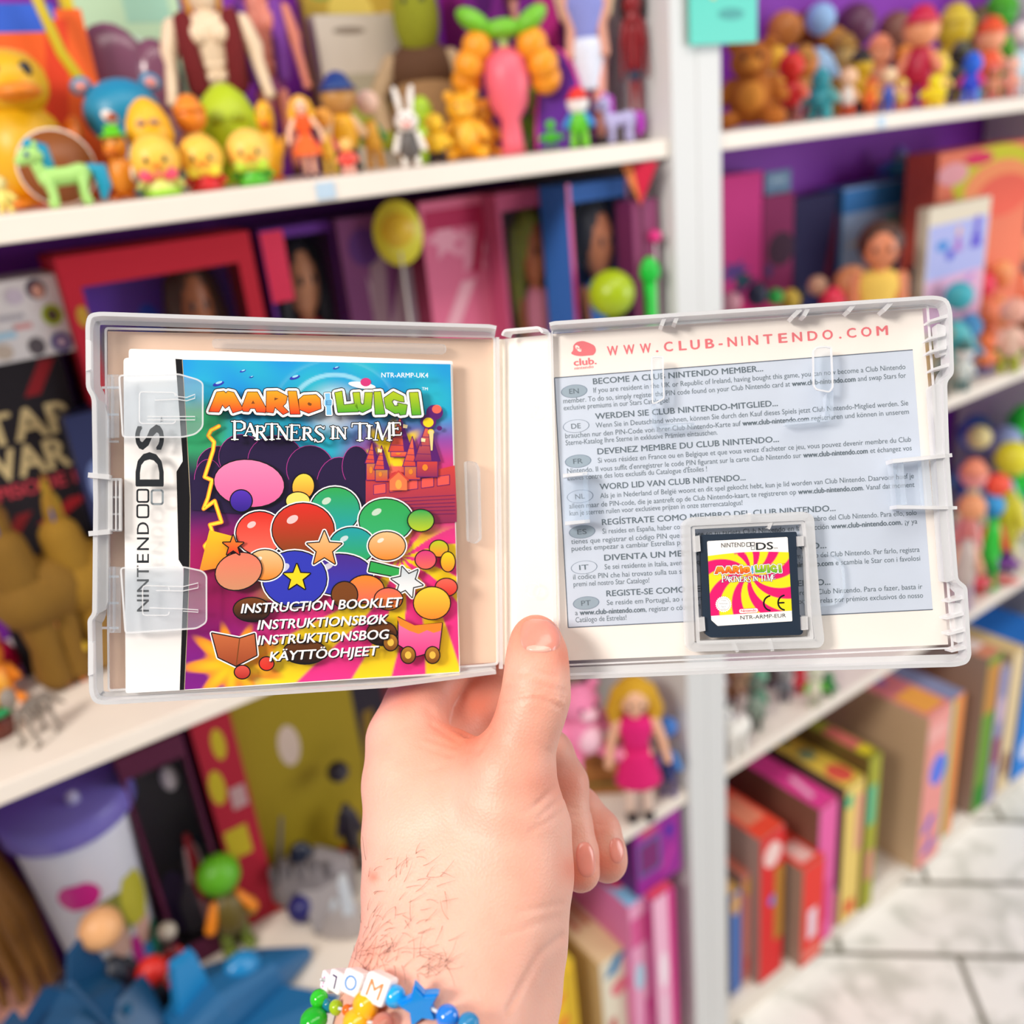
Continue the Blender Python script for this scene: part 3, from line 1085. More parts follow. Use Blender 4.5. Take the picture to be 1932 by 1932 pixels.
# zigzag
zz = [(413, 804), (398, 812), (393, 822), (404, 834), (402, 850), (386, 900), (400, 906), (392, 940), (384, 960), (405, 945), (418, 985), (396, 990), (403, 1010), (386, 1030), (396, 1050)]
pline(zz, 8, K['orange']); pline(zz, 4.5, lin('ffe23a'))
pp([(395, 1000), (452, 1015), (420, 1070), (376, 1078)], lin('fbc21f'), K['orange'])
# plain balloons, stars and blocks in the colours of the picture
sticker(oval((470, 912), 66, 44, 0.12), lin('f487b4'), lin('e4629c'), False)
sticker(oval((455, 945), 20, 20), lin('5530b8'), lin('2f1a86'), False)
sticker(oval((572, 918), 20, 24, 0.2), lin('f7d94a'), K['orange'], False)
sticker(oval((562, 945), 22, 16), lin('f9de6a'), None, False)
for c, rx, ry, k1, k2 in (((632, 962), 46, 42, 'leaf', 'teal'), ((728, 982), 50, 40, 'leaf', 'green'), ((490, 1006), 44, 40, 'red', 'coral'), ((572, 1000), 58, 50, 'red', 'brown'),
                          ((664, 1030), 42, 34, 'teal', 'leaf'), ((730, 1030), 34, 26, 'tan', 'orange'), ((640, 1084), 62, 38, 'indigo', 'navy'), ((556, 1092), 60, 52, 'navy', 'navy'),
                          ((500, 1066), 34, 28, 'tan', 'orange')):
    sticker(oval(c, rx, ry), K[k1], K[k2])
    pp(oval((c[0] - rx * 0.35, c[1] - ry * 0.4), rx * 0.2, ry * 0.14, -0.5), mix(K[k1], K['white'], 0.55))
sticker(star((612, 1036), 34, 15, 5), K['tan'], K['orange'])
sticker(star((560, 1090), 26, 11, 5), K['yel'], K['yel'], False)
sticker([(700, 1060), (772, 1078), (768, 1092), (696, 1078)], K['leaf'])
sticker(star((768, 1098), 30, 15, 6, 0.2), K['grey'], K['white'])
for c, rx, ry, k1, k2 in (((690, 1112), 34, 26, 'orange', 'coral'), ((733, 1130), 26, 20, 'coral', 'orange'), ((650, 1122), 24, 24, 'brown', 'brown'), ((475, 1150), 34, 22, 'brown', 'black'),
                          ((575, 1230), 40, 22, 'brown', 'black'), ((720, 1195), 28, 22, 'brown', 'black'), ((794, 982), 24, 20, 'leaf', 'lime'),
                          ((828, 1035), 17, 15, 'lime', 'orange'), ((803, 1056), 19, 17, 'rose', 'coral'), ((845, 1060), 13, 18, 'yel', 'orange'), ((842, 1108), 20, 16, 'coral', 'red')):
    sticker(oval(c, rx, ry), K[k1], K[k2], False)
sticker(oval((450, 1078), 44, 34, -0.3), lin('ea7a62'), lin('cf8f6a'), False)
sticker(star((440, 1030), 20, 8, 5), K['orange'], K['red'], False)
sticker([(400, 1195), (452, 1205), (480, 1196), (484, 1236), (445, 1256), (412, 1240)], lin('c76a3c'), lin('9c4424'))
pline([(452, 1205), (446, 1254)], 2, K['brown'])
sticker(oval((457, 1268), 14, 12), lin('df5648'), lin('b62a24'), False)
sticker(oval((503, 1252), 13, 12), lin('df4a3a'), K['red'], False)
sticker([(752, 1165), (780, 1182), (834, 1176), (828, 1226), (786, 1238), (752, 1216)], lin('f57fb2'), lin('e8388a'), False)
pp([(748, 1163), (782, 1180), (834, 1175), (832, 1190), (818, 1194), (806, 1189), (790, 1196), (772, 1190), (754, 1180)], K['orange'])
sticker(oval((815, 1138), 34, 30), lin('fbd23c'), K['orange'], False)
for c in ((770, 1236), (737, 1212), (816, 1236)):
    sticker(oval(c, 13, 15), lin('b6802a'), K['brown'], False); pp(oval(c, 6, 7), lin('f0c24a'))

# ---- lettering
H_T = lay()


def tr6(pts, o, s):
    return [(o[0] + x / s, o[1] + y / s) for x, y in pts]


O5 = ((340, 670), 6.44)
O6 = ((600, 670), 6.9)
MARIO = [([(350, 685), (445, 450), (530, 440), (555, 465), (580, 440), (650, 455), (765, 660), (640, 700), (600, 605), (548, 645), (512, 600), (470, 690)], None),
         ([(745, 650), (820, 450), (935, 450), (1040, 640), (1035, 695), (930, 690), (910, 645), (850, 645), (830, 685), (770, 680)], [(885, 550), (908, 590), (863, 590)]),
         ([(1050, 440), (1180, 437), (1300, 500), (1285, 580), (1245, 620), (1315, 690), (1250, 720), (1150, 630), (1130, 700), (1045, 690)], [(1145, 515), (1195, 528), (1145, 552)]),
         ([(1310, 440), (1410, 440), (1455, 715), (1340, 715)], None),
         ([(1440, 540), (1500, 490), (1650, 482), (1700, 530), (1710, 650), (1560, 705), (1450, 660)], [(1560, 572), (1600, 590), (1590, 616), (1560, 612), (1545, 590)])]
LUIGI = [([(220, 490), (310, 470), (335, 650), (510, 630), (525, 735), (260, 745)], None),
         ([(455, 490), (540, 485), (555, 630), (575, 645), (598, 640), (612, 488), (710, 488), (690, 690), (580, 745), (525, 720), (480, 660)], None),
         ([(730, 480), (815, 475), (870, 765), (745, 770)], None),
         ([(860, 560), (980, 475), (1110, 540), (1120, 610), (1060, 600), (985, 575), (960, 605), (995, 665), (1045, 660), (1040, 625), (1160, 650), (1140, 770), (1070, 780), (1060, 750), (1000, 760), (885, 690)], None),
         ([(1190, 490), (1300, 485), (1340, 775), (1225, 780)], None)]


def logo(letters, org, top, bot, fn=None, bb=None, f=None, h0=None, wk=1.0, hole_col=None):
    f = f or (lambda p: p)
    h0 = h0 if h0 is not None else lay()
    P = [([f(p) for p in tr6(l, *org)], [f(p) for p in tr6(hh, *org)] if hh else None) for l, hh in letters]
    for l, hh in P: pline(l, 15 * wk, K['black'], True, h0, fn, bb)
    for l, hh in P:
        pline(l, 11.5 * wk, K['white'], True, h0 + 1e-5, fn, bb); pp(l, K['white'], None, h0 + 1e-5, fn, bb)
    for l, hh in P: pline(l, 2.6 * wk, K['black'], True, h0 + 2e-5, fn, bb)
    for l, hh in P:
        pp(l, top, bot, h0 + 3e-5, fn, bb)
        if hh: pp(hh, hole_col or K['brown'], None, h0 + 4e-5, fn, bb)


L_TOP1, L_BOT1, L_TOP2, L_BOT2 = lin('fba61e'), lin('ec3a1c'), lin('b7cb1f'), lin('4fae2a')
HL = lay()
logo(MARIO, O5, L_TOP1, L_BOT1, h0=HL)
logo(LUIGI, O6, L_TOP2, L_BOT2, h0=HL)
amp = tr6([(90, 500), (155, 497), (158, 570), (182, 590), (178, 645), (168, 665), (178, 778), (112, 778), (108, 670), (85, 645), (86, 595), (98, 570)], *O6)
pline(amp, 6, K['black'], True, HL + 5e-5); pline(amp, 4, K['white'], True, HL + 6e-5); pp(amp, lin('7cc4ee'), None, HL + 7e-5)
for y in (598, 622, 646):
    pline(tr6([(108, y), (170, y)], *O6), 1.2, lin('2a6ea8'), False, HL + 8e-5)
pline(tr6([(112, 598), (112, 646)], *O6), 1.2, lin('2a6ea8'), False, HL + 8e-5)
LAY[0] += 12
SERIF = {   # strokes (x0, y0, x1, y1, thick) in a unit box, y up; thin ticks are serifs
    'P': ([(.18, 0, .18, 1, 2), (.18, 1, .5, 1, 1), (.5, 1, .68, .88, 1.6), (.68, .88, .68, .62, 2), (.68, .62, .5, .5, 1.4), (.5, .5, .18, .5, 1), (.02, 0, .36, 0, .8), (.02, 1, .2, 1, .8)], .75),
    'A': ([(.05, 0, .42, 1, 1), (.42, 1, .82, 0, 2.2), (.2, .36, .66, .36, .9), (-.05, 0, .2, 0, .8), (.66, 0, .95, 0, .8)], .9),
    'R': ([(.18, 0, .18, 1, 2), (.18, 1, .5, 1, 1), (.5, 1, .66, .88, 1.6), (.66, .88, .66, .66, 1.9), (.66, .66, .5, .54, 1.4), (.5, .54, .18, .54, 1), (.42, .54, .82, 0, 2.1), (.02, 0, .36, 0, .8), (.02, 1, .2, 1, .8), (.74, 0, .95, 0, .8)], .92),
    'T': ([(.42, 0, .42, 1, 2.1), (.02, 1, .82, 1, 1), (.02, 1, .0, .8, .9), (.82, 1, .84, .8, .9), (.26, 0, .58, 0, .8)], .84),
    'N': ([(.16, 0, .16, 1, 1), (.16, 1, .78, 0, 2.1), (.78, 0, .78, 1, 1), (.02, 0, .3, 0, .8), (.02, 1, .2, 1, .8), (.64, 1, .92, 1, .8)], .95),
    'E': ([(.18, 0, .18, 1, 2), (.18, 1, .7, 1, .9), (.18, .52, .52, .52, .9), (.18, 0, .72, 0, .9), (.7, 1, .71, .82, .8), (.72, 0, .75, .2, .8), (.52, .62, .52, .42, .7), (.02, 0, .2, 0, .8), (.02, 1, .2, 1, .8)], .78),
    'S': ([(.62, .84, .42, 1, 1), (.42, 1, .2, .94, 1.3), (.2, .94, .12, .74, 1.7), (.12, .74, .3, .56, 2), (.3, .56, .52, .42, 2), (.52, .42, .62, .22, 1.8), (.62, .22, .48, .04, 1.4), (.48, .04, .26, 0, 1), (.26, 0, .1, .18, 1), (.63, .84, .64, .98, .8), (.1, .2, .09, .02, .8)], .7),
    'I': ([(.2, 0, .2, 1, 2.1), (.04, 0, .36, 0, .8), (.04, 1, .36, 1, .8)], .4),
    'M': ([(.12, 0, .2, 1, 1), (.2, 1, .52, .05, 2.1), (.52, .05, .86, 1, 1), (.86, 1, .92, 0, 2.1), (.0, 0, .26, 0, .8), (.78, 0, 1.06, 0, .8), (.06, 1, .22, 1, .8), (.84, 1, 1.0, 1, .8)], 1.08)}


def serif_word(items, fn=None, bb=None, th=2.3, h0=None, f=None):
    """items: (letter, x, baseline y, width, cap height, tilt)"""
    f = f or (lambda p: p)
    h0 = h0 if h0 is not None else lay()
    for k, (w, col) in enumerate(((3.6, K['black']), (0, K['white']))):
        for ch, x, y, wd, hh, tl in items:
            st, adv = SERIF[ch]
            for (x0, y0, x1, y1, t) in st:
                p = [f((x + (a / adv) * wd + tl * c * hh * 0.2, y - c * hh + tl * a * 2)) for a, c in ((x0, y0), (x1, y1))]
                pline(p, t * th + w * th / 2.3, col, False, h0 + k * 1e-5, fn, bb)


TITLE2 = [('P', 436, 829, 28, 34, 0), ('A', 461, 822, 22, 22, .2), ('R', 480, 829, 24, 25, .2), ('T', 501, 829, 24, 29, 0), ('N', 521, 828, 25, 23, .2), ('E', 545, 830, 22, 28, .1),
          ('R', 569, 829, 22, 22, .2), ('S', 591, 834, 22, 30, .1), ('I', 622, 827, 12, 22, .1), ('N', 633, 827, 22, 20, .1), ('T', 664, 831, 30, 32, 0), ('I', 689, 827, 14, 24, .2),
          ('M', 704, 830, 36, 32, .3), ('E', 738, 821, 20, 23, -.2)]
serif_word(TITLE2)
LAY[0] += 3


def ptext(s, p0, p1, cap, col, bold=0.0, shear=0.0, shadow=True, fn=None, bb=None, h=None):
    fn = fn or onL
    bb = bb or b
    if shadow: LAY[0] += 6
    h = h if h is not None else lay()
    if shadow:
        for k in (1.0, 2.0):
            print_text(bb, fn, s, (p0[0] + k, p0[1] + k), (p1[0] + k, p1[1] + k), cap, h - k * 1.5e-5 - 1e-5, M_PRINT, bold, shear, col=K['black'])
    print_text(bb, fn, s, p0, p1, cap, h + 1e-5, M_PRINT, bold, shear, col=col)


ptext('INSTRUCTION BOOKLET', (454, 1157), (756, 1144.5), 17.5, K['white'], 0.022, 0.24)
ptext('INSTRUKTIONSBØK', (485, 1188), (731, 1176.5), 17.5, K['white'], 0.022, 0.24)
ptext('INSTRUKTIONSBOG', (485, 1217), (732, 1205), 17.5, K['white'], 0.022, 0.24)
ptext('KÄYTTÖOHJEET', (508, 1247.5), (712, 1236), 17.5, K['white'], 0.022, 0.24)
ptext('NTR-ARMP-UK4', (719.5, 712), (808, 712.5), 9, K['white'], 0.004, 0, False)
ptext('TM', (796, 736), (807, 736.5), 5.5, K['white'], 0, 0, False)
ink, soft = lin('22262b'), lin('8b949a')
for ch, v0, v1 in (('N', 1154, 1131), ('I', 1126, 1122), ('N', 1117, 1093), ('T', 1089, 1067), ('E', 1062, 1045), ('N', 1038, 1014), ('D', 1008, 985)):
    ptext(ch, (281, v0 - (1154 - 1154)), (281, v1), 23, ink, 0.006, 0, False)
# the two squares of the mark, then D S
pline(round_poly([(259, 976), (280, 976), (280, 953), (259, 953)], 4), 3.6, ink, True)
pline(round_poly([(259, 947), (280, 947), (280, 924), (259, 924)], 4), 3.6, ink, True)
pline(round_poly([(286, 951), (307, 951), (307, 925), (286, 925)], 4), 4.0, soft, True)
ptext('D', (308, 918), (308, 853), 52, ink, 0.02, 0, False)
ptext('S', (308, 849), (308, 801), 52, ink, 0.02, 0, False)
ptext('TM', (308, 797), (308, 786), 5, ink, 0, 0, False)
b.build('cover', booklet)

# ================================================================ game card
CH0, CH1 = HB + 0.0006, -0.0030
card = empty('game_card', onR(1420, 1195, CH0), 0, 'small dark game card with pink and yellow swirl label in the holder', 'game card')
M_CARD = mat('1b2b3d', 0.4, 'dark_navy_plastic')
b = CB(card)
slab(b, onR, round_poly([(1323, 1009), (1503, 1003), (1506, 1030), (1503, 1034), (1509, 1160), (1515, 1166), (1515, 1194), (1510, 1198), (1340, 1203), (1330, 1196), (1329, 1168), (1326, 1164), (1322, 1040)], [4, 4, 1, 1, 1, 1, 3, 3, 4, 4, 1, 1, 1]), CH0, CH1, M_CARD, NR)
b.build('card_shell', card)
frame_o = round_poly([(1323, 1009), (1503, 1003), (1514, 1197), (1332, 1203)], 3)
b = CB(card)
lab = round_poly([(1334, 1021), (1486, 1013), (1495, 1172), (1354, 1181), (1342, 1170)], [3, 3, 2, 1, 1])
hL = CH1 + 0.0001
slab(b, onR, lab, CH1, hL, M_PAGE, NR)
Q = [np.array(p, float) for p in ((1335.5, 1049), (1488, 1042), (1494, 1152), (1341, 1162))]
nu, nv = 110, 80
GV, GC, GF = [], [], []
PK, YE = lin('e4106c'), lin('f8e11a')
for j in range(nv + 1):
    for i in range(nu + 1):
        s, t = i / nu, j / nv
        p = (1 - t) * ((1 - s) * Q[0] + s * Q[1]) + t * ((1 - s) * Q[3] + s * Q[2])
        if j == 0: p[1] += 4 * (math.sin(s * PI) * -1)
        dx, dy = p[0] - 1416, p[1] - 1082
        rr, an = math.hypot(dx, dy * 1.1), math.atan2(dy, dx)
        k = math.sin(an * 9 + rr * 0.075 + 0.6)
        GV.append(onR(p[0], p[1], hL + 0.00003)); GC.append(mix(PK, YE, ss(-0.16, 0.16, k)))
for j in range(nv):
    for i in range(nu):
        a = j * (nu + 1) + i
        GF.append((a, a + nu + 1, a + nu + 2, a + 1))
b.add(GV, GF, M_PRINT, True, GC)
h = hL + 0.00005


def to_card(p):     # title block of the cover, reduced onto the card label
    return (1348 + (p[0] - 394) * 0.3175, 1083 - (p[0] - 394) * 0.012 + (p[1] - 777) * 0.36)


logo(MARIO, O5, L_TOP1, L_BOT1, onR, b, to_card, h, 0.3)
logo(LUIGI, O6, L_TOP2, L_BOT2, onR, b, to_card, h, 0.3)
ampc = [to_card(p) for p in amp]
pline(ampc, 1.8, K['white'], True, h + 6e-5, onR, b); pp(ampc, lin('4f9ad0'), None, h + 7e-5, onR, b)
serif_word([(ch, 1361 + (x - 436) * 0.316, 1098 - (x - 436) * 0.009 + (y - 829) * 0.33, w * 0.316, hh * 0.36, tl) for ch, x, y, w, hh, tl in TITLE2], onR, b, 0.85, h)
ptext('TM', (1476, 1065), (1481, 1064.7), 2.4, K['black'], 0, 0, False, onR, b, h)
ptext('NINTEND', (1361, 1033), (1406, 1031.3), 8.3, ink, 0.004, 0, False, onR, b, h)
pline([(1409, 1031), (1416, 1030.6), (1415.7, 1023.6), (1408.7, 1024)], 1.3, ink, True, h, onR, b)
pline([(1417.5, 1037), (1424, 1036.6), (1423.7, 1031), (1417.2, 1031.4)], 1.2, soft, True, h, onR, b)
pline([(1417, 1029.4), (1423.6, 1029), (1423.3, 1023.4), (1416.7, 1023.8)], 1.2, ink, True, h, onR, b)
ptext('DS', (1426.5, 1037.5), (1459, 1036), 13.5, ink, 0.02, 0, False, onR, b, h)
ptext('TM', (1460, 1035.8), (1467, 1035.5), 2.6, ink, 0, 0, False, onR, b, h)
for c in ((1455, 1138), (1482, 1137)):
    arc = [(c[0] + 14 * math.cos(a), c[1] + 14 * math.sin(a)) for a in np.linspace(1.75, 4.5, 12)]
    pline(arc, 3.2, K['black'], False, h, onR, b)
pline([(1469, 1137.5), (1479, 1137)], 3, K['black'], False, h, onR, b)
pp([p for p in star((1365, 1140), 15.5, 13.6, 24)], K['white'], None, h, onR, b)
pline(oval((1365, 1140), 12, 12), 0.7, lin('b5a678'), True, h + 1e-5, onR, b)
for s, y, w in (('Original', 1134, 10), ('Nintendo', 1140, 17), ('Seal of', 1146, 8), ('Quality', 1150.5, 9)):
    ptext(s, (1365 - w / 2, y), (1365 + w / 2, y), 3, soft, 0, 0, False, onR, b, h + 2e-5)
pill = round_poly([(1394, 1149), (1430, 1147), (1430.6, 1155.5), (1394.6, 1157.5)], 4)
pp(pill, K['white'], None, h, onR, b); pline(pill, 0.8, lin('e0122a'), True, h + 1e-5, onR, b)
ptext('Nintendo', (1398, 1155), (1427, 1153.4), 4.8, lin('e0122a'), 0.02, 0, False, onR, b, h + 2e-5)
ptext('NTR-ARMP-EUR', (1397, 1169), (1483, 1164.5), 7.2, ink, 0, 0, False, onR, b, h)
b.build('card_label', card)
# ================================================================ the hand holding the case
PX = lambda u, v, z: np.array([(u - C_PX) / F_PX * z, (v - C_PX) / F_PX * z, z])


def nodes(*rows):
    """rows of (u, v, depth, radius in pixels) -> points and radii in metres, camera frame."""
    return np.array([PX(u, v, z) for u, v, z, r in rows]), np.array([r * z / F_PX for u, v, z, r in rows])


def sd_chain(G, P, R, k):
    d = None
    for i in range(len(P) - 1):
        a, b_ = P[i], P[i + 1]
        ab = b_ - a
        t = np.clip(((G - a) @ ab) / (ab @ ab), 0, 1)
        q = np.linalg.norm(G - a - t[:, None] * ab, axis=1) - (R[i] + (R[i + 1] - R[i]) * t)
        d = q if d is None else smin(d, q, k)
    return d


def smin(a, b_, k):
    h = np.maximum(k - np.abs(a - b_), 0) / k
    return np.minimum(a, b_) - h * h * k * 0.25


def surface_nets(D, org, st):
    nx, ny, nz = D.shape
    ins = D < 0
    c = np.zeros((nx - 1, ny - 1, nz - 1), int)
    for dx in (0, 1):
        for dy in (0, 1):
            for dz in (0, 1):
                c += ins[dx:nx - 1 + dx, dy:ny - 1 + dy, dz:nz - 1 + dz]
    act = (c > 0) & (c < 8)
    idx = -np.ones(act.shape, int)
    I = np.argwhere(act)
    idx[act] = np.arange(len(I))
    acc, cnt = np.zeros((len(I), 3)), np.zeros(len(I))
    cor = [np.array((x, y, z)) for x in (0, 1) for y in (0, 1) for z in (0, 1)]
    for p in range(8):
        for q in range(p + 1, 8):
            if np.abs(cor[p] - cor[q]).sum() != 1: continue
            A, B = I + cor[p], I + cor[q]
            da, db = D[A[:, 0], A[:, 1], A[:, 2]], D[B[:, 0], B[:, 1], B[:, 2]]
            m = (da < 0) != (db < 0)
            t = np.where(m, da / np.where(m, da - db, 1), 0)
            acc[m] += (A + (B - A) * t[:, None])[m]
            cnt[m] += 1
    V = acc / cnt[:, None] * st + org
    Fq = []
    for ax in range(3):
        sl0 = [slice(1, -1)] * 3; sl1 = [slice(1, -1)] * 3
        sl0[ax] = slice(0, -1); sl1[ax] = slice(1, None)
        a, b_ = ins[tuple(sl0)], ins[tuple(sl1)]
        E = np.argwhere(a != b_)
        off = np.array([1, 1, 1]); off[ax] = 0
        E = E + off
        o1, o2 = [(1, 2), (2, 0), (0, 1)][ax]
        e1, e2 = np.zeros(3, int), np.zeros(3, int)
        e1[o1] = 1; e2[o2] = 1
        quad = [idx[tuple((E - e1 - e2).T)], idx[tuple((E - e2).T)], idx[tuple(E.T)], idx[tuple((E - e1).T)]]
        Q = np.stack(quad, 1)
        flip = ~ins[tuple(E.T)]
        Q[flip] = Q[flip][:, ::-1]
        Fq.append(Q[(Q >= 0).all(1)])
    return V, np.concatenate(Fq)


THUMB = nodes((1011, 1206, .3045, 46), (1013, 1232, .3025, 54), (1013, 1270, .299, 58), (1011, 1312, .2965, 62), (1000, 1352, .296, 61), (984, 1400, .296, 63), (968, 1450, .2955, 74), (958, 1500, .296, 88))
PALM = [nodes((950, 1480, .297, 84), (958, 1570, .296, 100), (950, 1660, .292, 108), (925, 1760, .285, 112), (890, 1860, .276, 116), (868, 1960, .266, 128), (840, 2120, .246, 150), (800, 2400, .212, 190)),
        nodes((764, 1398, .324, 68), (768, 1480, .314, 78), (774, 1580, .304, 84), (780, 1680, .295, 90), (784, 1780, .285, 96), (772, 1860, .277, 112), (752, 1960, .267, 118), (720, 2120, .247, 130), (690, 2400, .213, 160)),
        nodes((830, 1450, .314, 60), (850, 1540, .303, 84), (855, 1660, .294, 96), (850, 1800, .283, 110), (830, 1960, .267, 120)),
        nodes((1000, 1560, .303, 64), (1006, 1650, .301, 60), (1000, 1740, .299, 62), (1002, 1800, .296, 58), (990, 1880, .290, 62), (965, 1960, .281, 74), (930, 2120, .262, 90), (900, 2400, .23, 110)),
        nodes((860, 1430, .318, 40), (905, 1455, .308, 46), (950, 1500, .3, 60))]
INDEX = nodes((766, 1396, .324, 66), (785, 1335, .333, 60), (812, 1286, .341, 55), (880, 1210, .350, 50), (935, 1130, .351, 46), (950, 1085, .351, 40))
MIDDLE = nodes((800, 1440, .333, 58), (855, 1370, .344, 54), (905, 1316, .350, 50), (985, 1240, .352, 48), (1030, 1150, .347, 44), (1035, 1100, .345, 40))
RING = nodes((850, 1480, .340, 55), (960, 1420, .348, 52), (1034, 1424, .347, 46), (1062, 1480, .341, 46), (1074, 1560, .335, 42), (1086, 1610, .3315, 41), (1095, 1645, .329, 37))
PINKY = nodes((880, 1560, .338, 52), (1000, 1500, .350, 48), (1090, 1528, .352, 42), (1128, 1570, .349, 41), (1141, 1612, .346, 39), (1146, 1628, .345, 36))

st = 0.00105
lo = np.array([-0.066, 0.012, 0.196])
hi = np.array([0.052, 0.196, 0.375])
ax_ = [np.arange(lo[i], hi[i], st) for i in range(3)]
shape = tuple(len(a) for a in ax_)
G = np.stack(np.meshgrid(*ax_, indexing='ij'), -1).reshape(-1, 3)
# only evaluate near the flesh
allP = np.concatenate([THUMB[0], INDEX[0], MIDDLE[0], RING[0], PINKY[0]] + [p[0] for p in PALM])
coarse = np.full(len(G), 1e9)
D = np.full(len(G), 0.02)
chunk = 400000
for s0 in range(0, len(G), chunk):
    g = G[s0:s0 + chunk]
    gt = g.copy()
    body = None
    for P, R in PALM:
        q = sd_chain(g, P, R, 0.006)
        body = q if body is None else smin(body, q, 0.011)
    th = sd_chain(g, THUMB[0], THUMB[1], 0.003)
    body = smin(body, th, 0.007)
    d_i = sd_chain(g, *INDEX, 0.003)
    d_m = sd_chain(g, *MIDDLE, 0.003)
    d_r = sd_chain(g, *RING, 0.003)
    d_p = sd_chain(g, *PINKY, 0.003)
    r = smin(body, d_i, 0.006)
    r = smin(r, d_m, 0.0018)
    r = smin(r, smin(d_r, d_p, 0.0008), 0.0008)
    # folds of the web between thumb and forefinger
    for pts, rad in ((((820, 1335, .318), (885, 1372, .314), (893, 1408, .309)), .0022),):
        Pc = np.array([PX(*p) for p in pts])
        q = sd_chain(g, Pc, np.full(len(Pc), rad), 0.001)
        h = np.maximum(0.0028 - np.abs(-q - r), 0) / 0.0028
        r = np.maximum(r, -q) + h * h * 0.0028 * 0.25
    # cut the forearm where it leaves the picture
    r = np.maximum(r, g[:, 1] - 0.188)
    D[s0:s0 + chunk] = r
Vh, Fh = surface_nets(D.reshape(shape), lo, st)
# relax the net a little, then lay skin creases into it
nb = [[] for _ in range(len(Vh))]
E_ = np.concatenate([Fh[:, [0, 1]], Fh[:, [1, 2]], Fh[:, [2, 3]], Fh[:, [3, 0]]])
E_ = np.concatenate([E_, E_[:, ::-1]])
deg = np.bincount(E_[:, 0], minlength=len(Vh)).astype(float)


def relax(V, n, f):
    for _ in range(n):
        for s_ in (f, -f * 1.04):
            A = np.stack([np.bincount(E_[:, 0], V[E_[:, 1], i], len(V)) for i in range(3)], 1) / deg[:, None]
            V = V + s_ * (A - V)
    return V


Vh = relax(Vh, 6, 0.55)
HAND_AT = CAM + RB.T @ PX(880, 1700, .292)
M_SKIN = bpy.data.materials.new('skin')
M_SKIN.use_nodes = True
nt = M_SKIN.node_tree
bs = nt.nodes['Principled BSDF']
vc = nt.nodes.new('ShaderNodeVertexColor'); vc.layer_name = 'print'
tc = nt.nodes.new('ShaderNodeTexCoord')
n1 = nt.nodes.new('ShaderNodeTexNoise'); n1.inputs['Scale'].default_value = 90; n1.inputs['Detail'].default_value = 5
n2 = nt.nodes.new('ShaderNodeTexNoise'); n2.inputs['Scale'].default_value = 900; n2.inputs['Detail'].default_value = 3
vo = nt.nodes.new('ShaderNodeTexVoronoi'); vo.inputs['Scale'].default_value = 1100
mx = nt.nodes.new('ShaderNodeMix'); mx.data_type = 'RGBA'; mx.blend_type = 'MULTIPLY'
rp = nt.nodes.new('ShaderNodeValToRGB')
rp.color_ramp.elements[0].position = 0.3; rp.color_ramp.elements[0].color = (1, 0.86, 0.84, 1)
rp.color_ramp.elements[1].position = 0.62; rp.color_ramp.elements[1].color = (1, 1, 1, 1)
mx.inputs[0].default_value = 0.55
bp = nt.nodes.new('ShaderNodeBump'); bp.inputs['Strength'].default_value = 0.16; bp.inputs['Distance'].default_value = 0.0006
nt.links.new(tc.outputs['Object'], n1.inputs['Vector']); nt.links.new(tc.outputs['Object'], vo.inputs['Vector'])
nt.links.new(n1.outputs['Fac'], rp.inputs['Fac'])
nt.links.new(vc.outputs['Color'], mx.inputs[6]); nt.links.new(rp.outputs['Color'], mx.inputs[7])
nt.links.new(mx.outputs[2], bs.inputs['Base Color'])
nt.links.new(vo.outputs['Distance'], bp.inputs['Height']); nt.links.new(bp.outputs['Normal'], bs.inputs['Normal'])
bs.inputs['Roughness'].default_value = 0.48
bs.inputs['Subsurface Weight'].default_value = 0.35
bs.inputs['Subsurface Radius'].default_value = (0.0045, 0.0016, 0.0009)
bs.inputs['Subsurface Scale'].default_value = 1.0

me = bpy.data.meshes.new('person')
me.from_pydata([tuple(p) for p in Vh], [], [tuple(q) for q in Fh])
me.update()
nrm = np.zeros(len(Vh) * 3); me.vertices.foreach_get('normal', nrm); nrm = nrm.reshape(-1, 3)
uvp = np.stack([C_PX + F_PX * Vh[:, 0] / Vh[:, 2], C_PX + F_PX * Vh[:, 1] / Vh[:, 2]], 1)
if (nrm[:, 2] * 1).mean() > 1e9: nrm = -nrm
front = nrm[:, 2] < 0.15


def seg_dist(P, pts):
    pts = np.array(pts, float)
    d = np.full(len(P), 1e9)
    for a, b_ in zip(pts[:-1], pts[1:]):
        ab = b_ - a
        t = np.clip(((P - a) @ ab) / (ab @ ab), 0, 1)
        d = np.minimum(d, np.linalg.norm(P - a - t[:, None] * ab, axis=1))
    return d


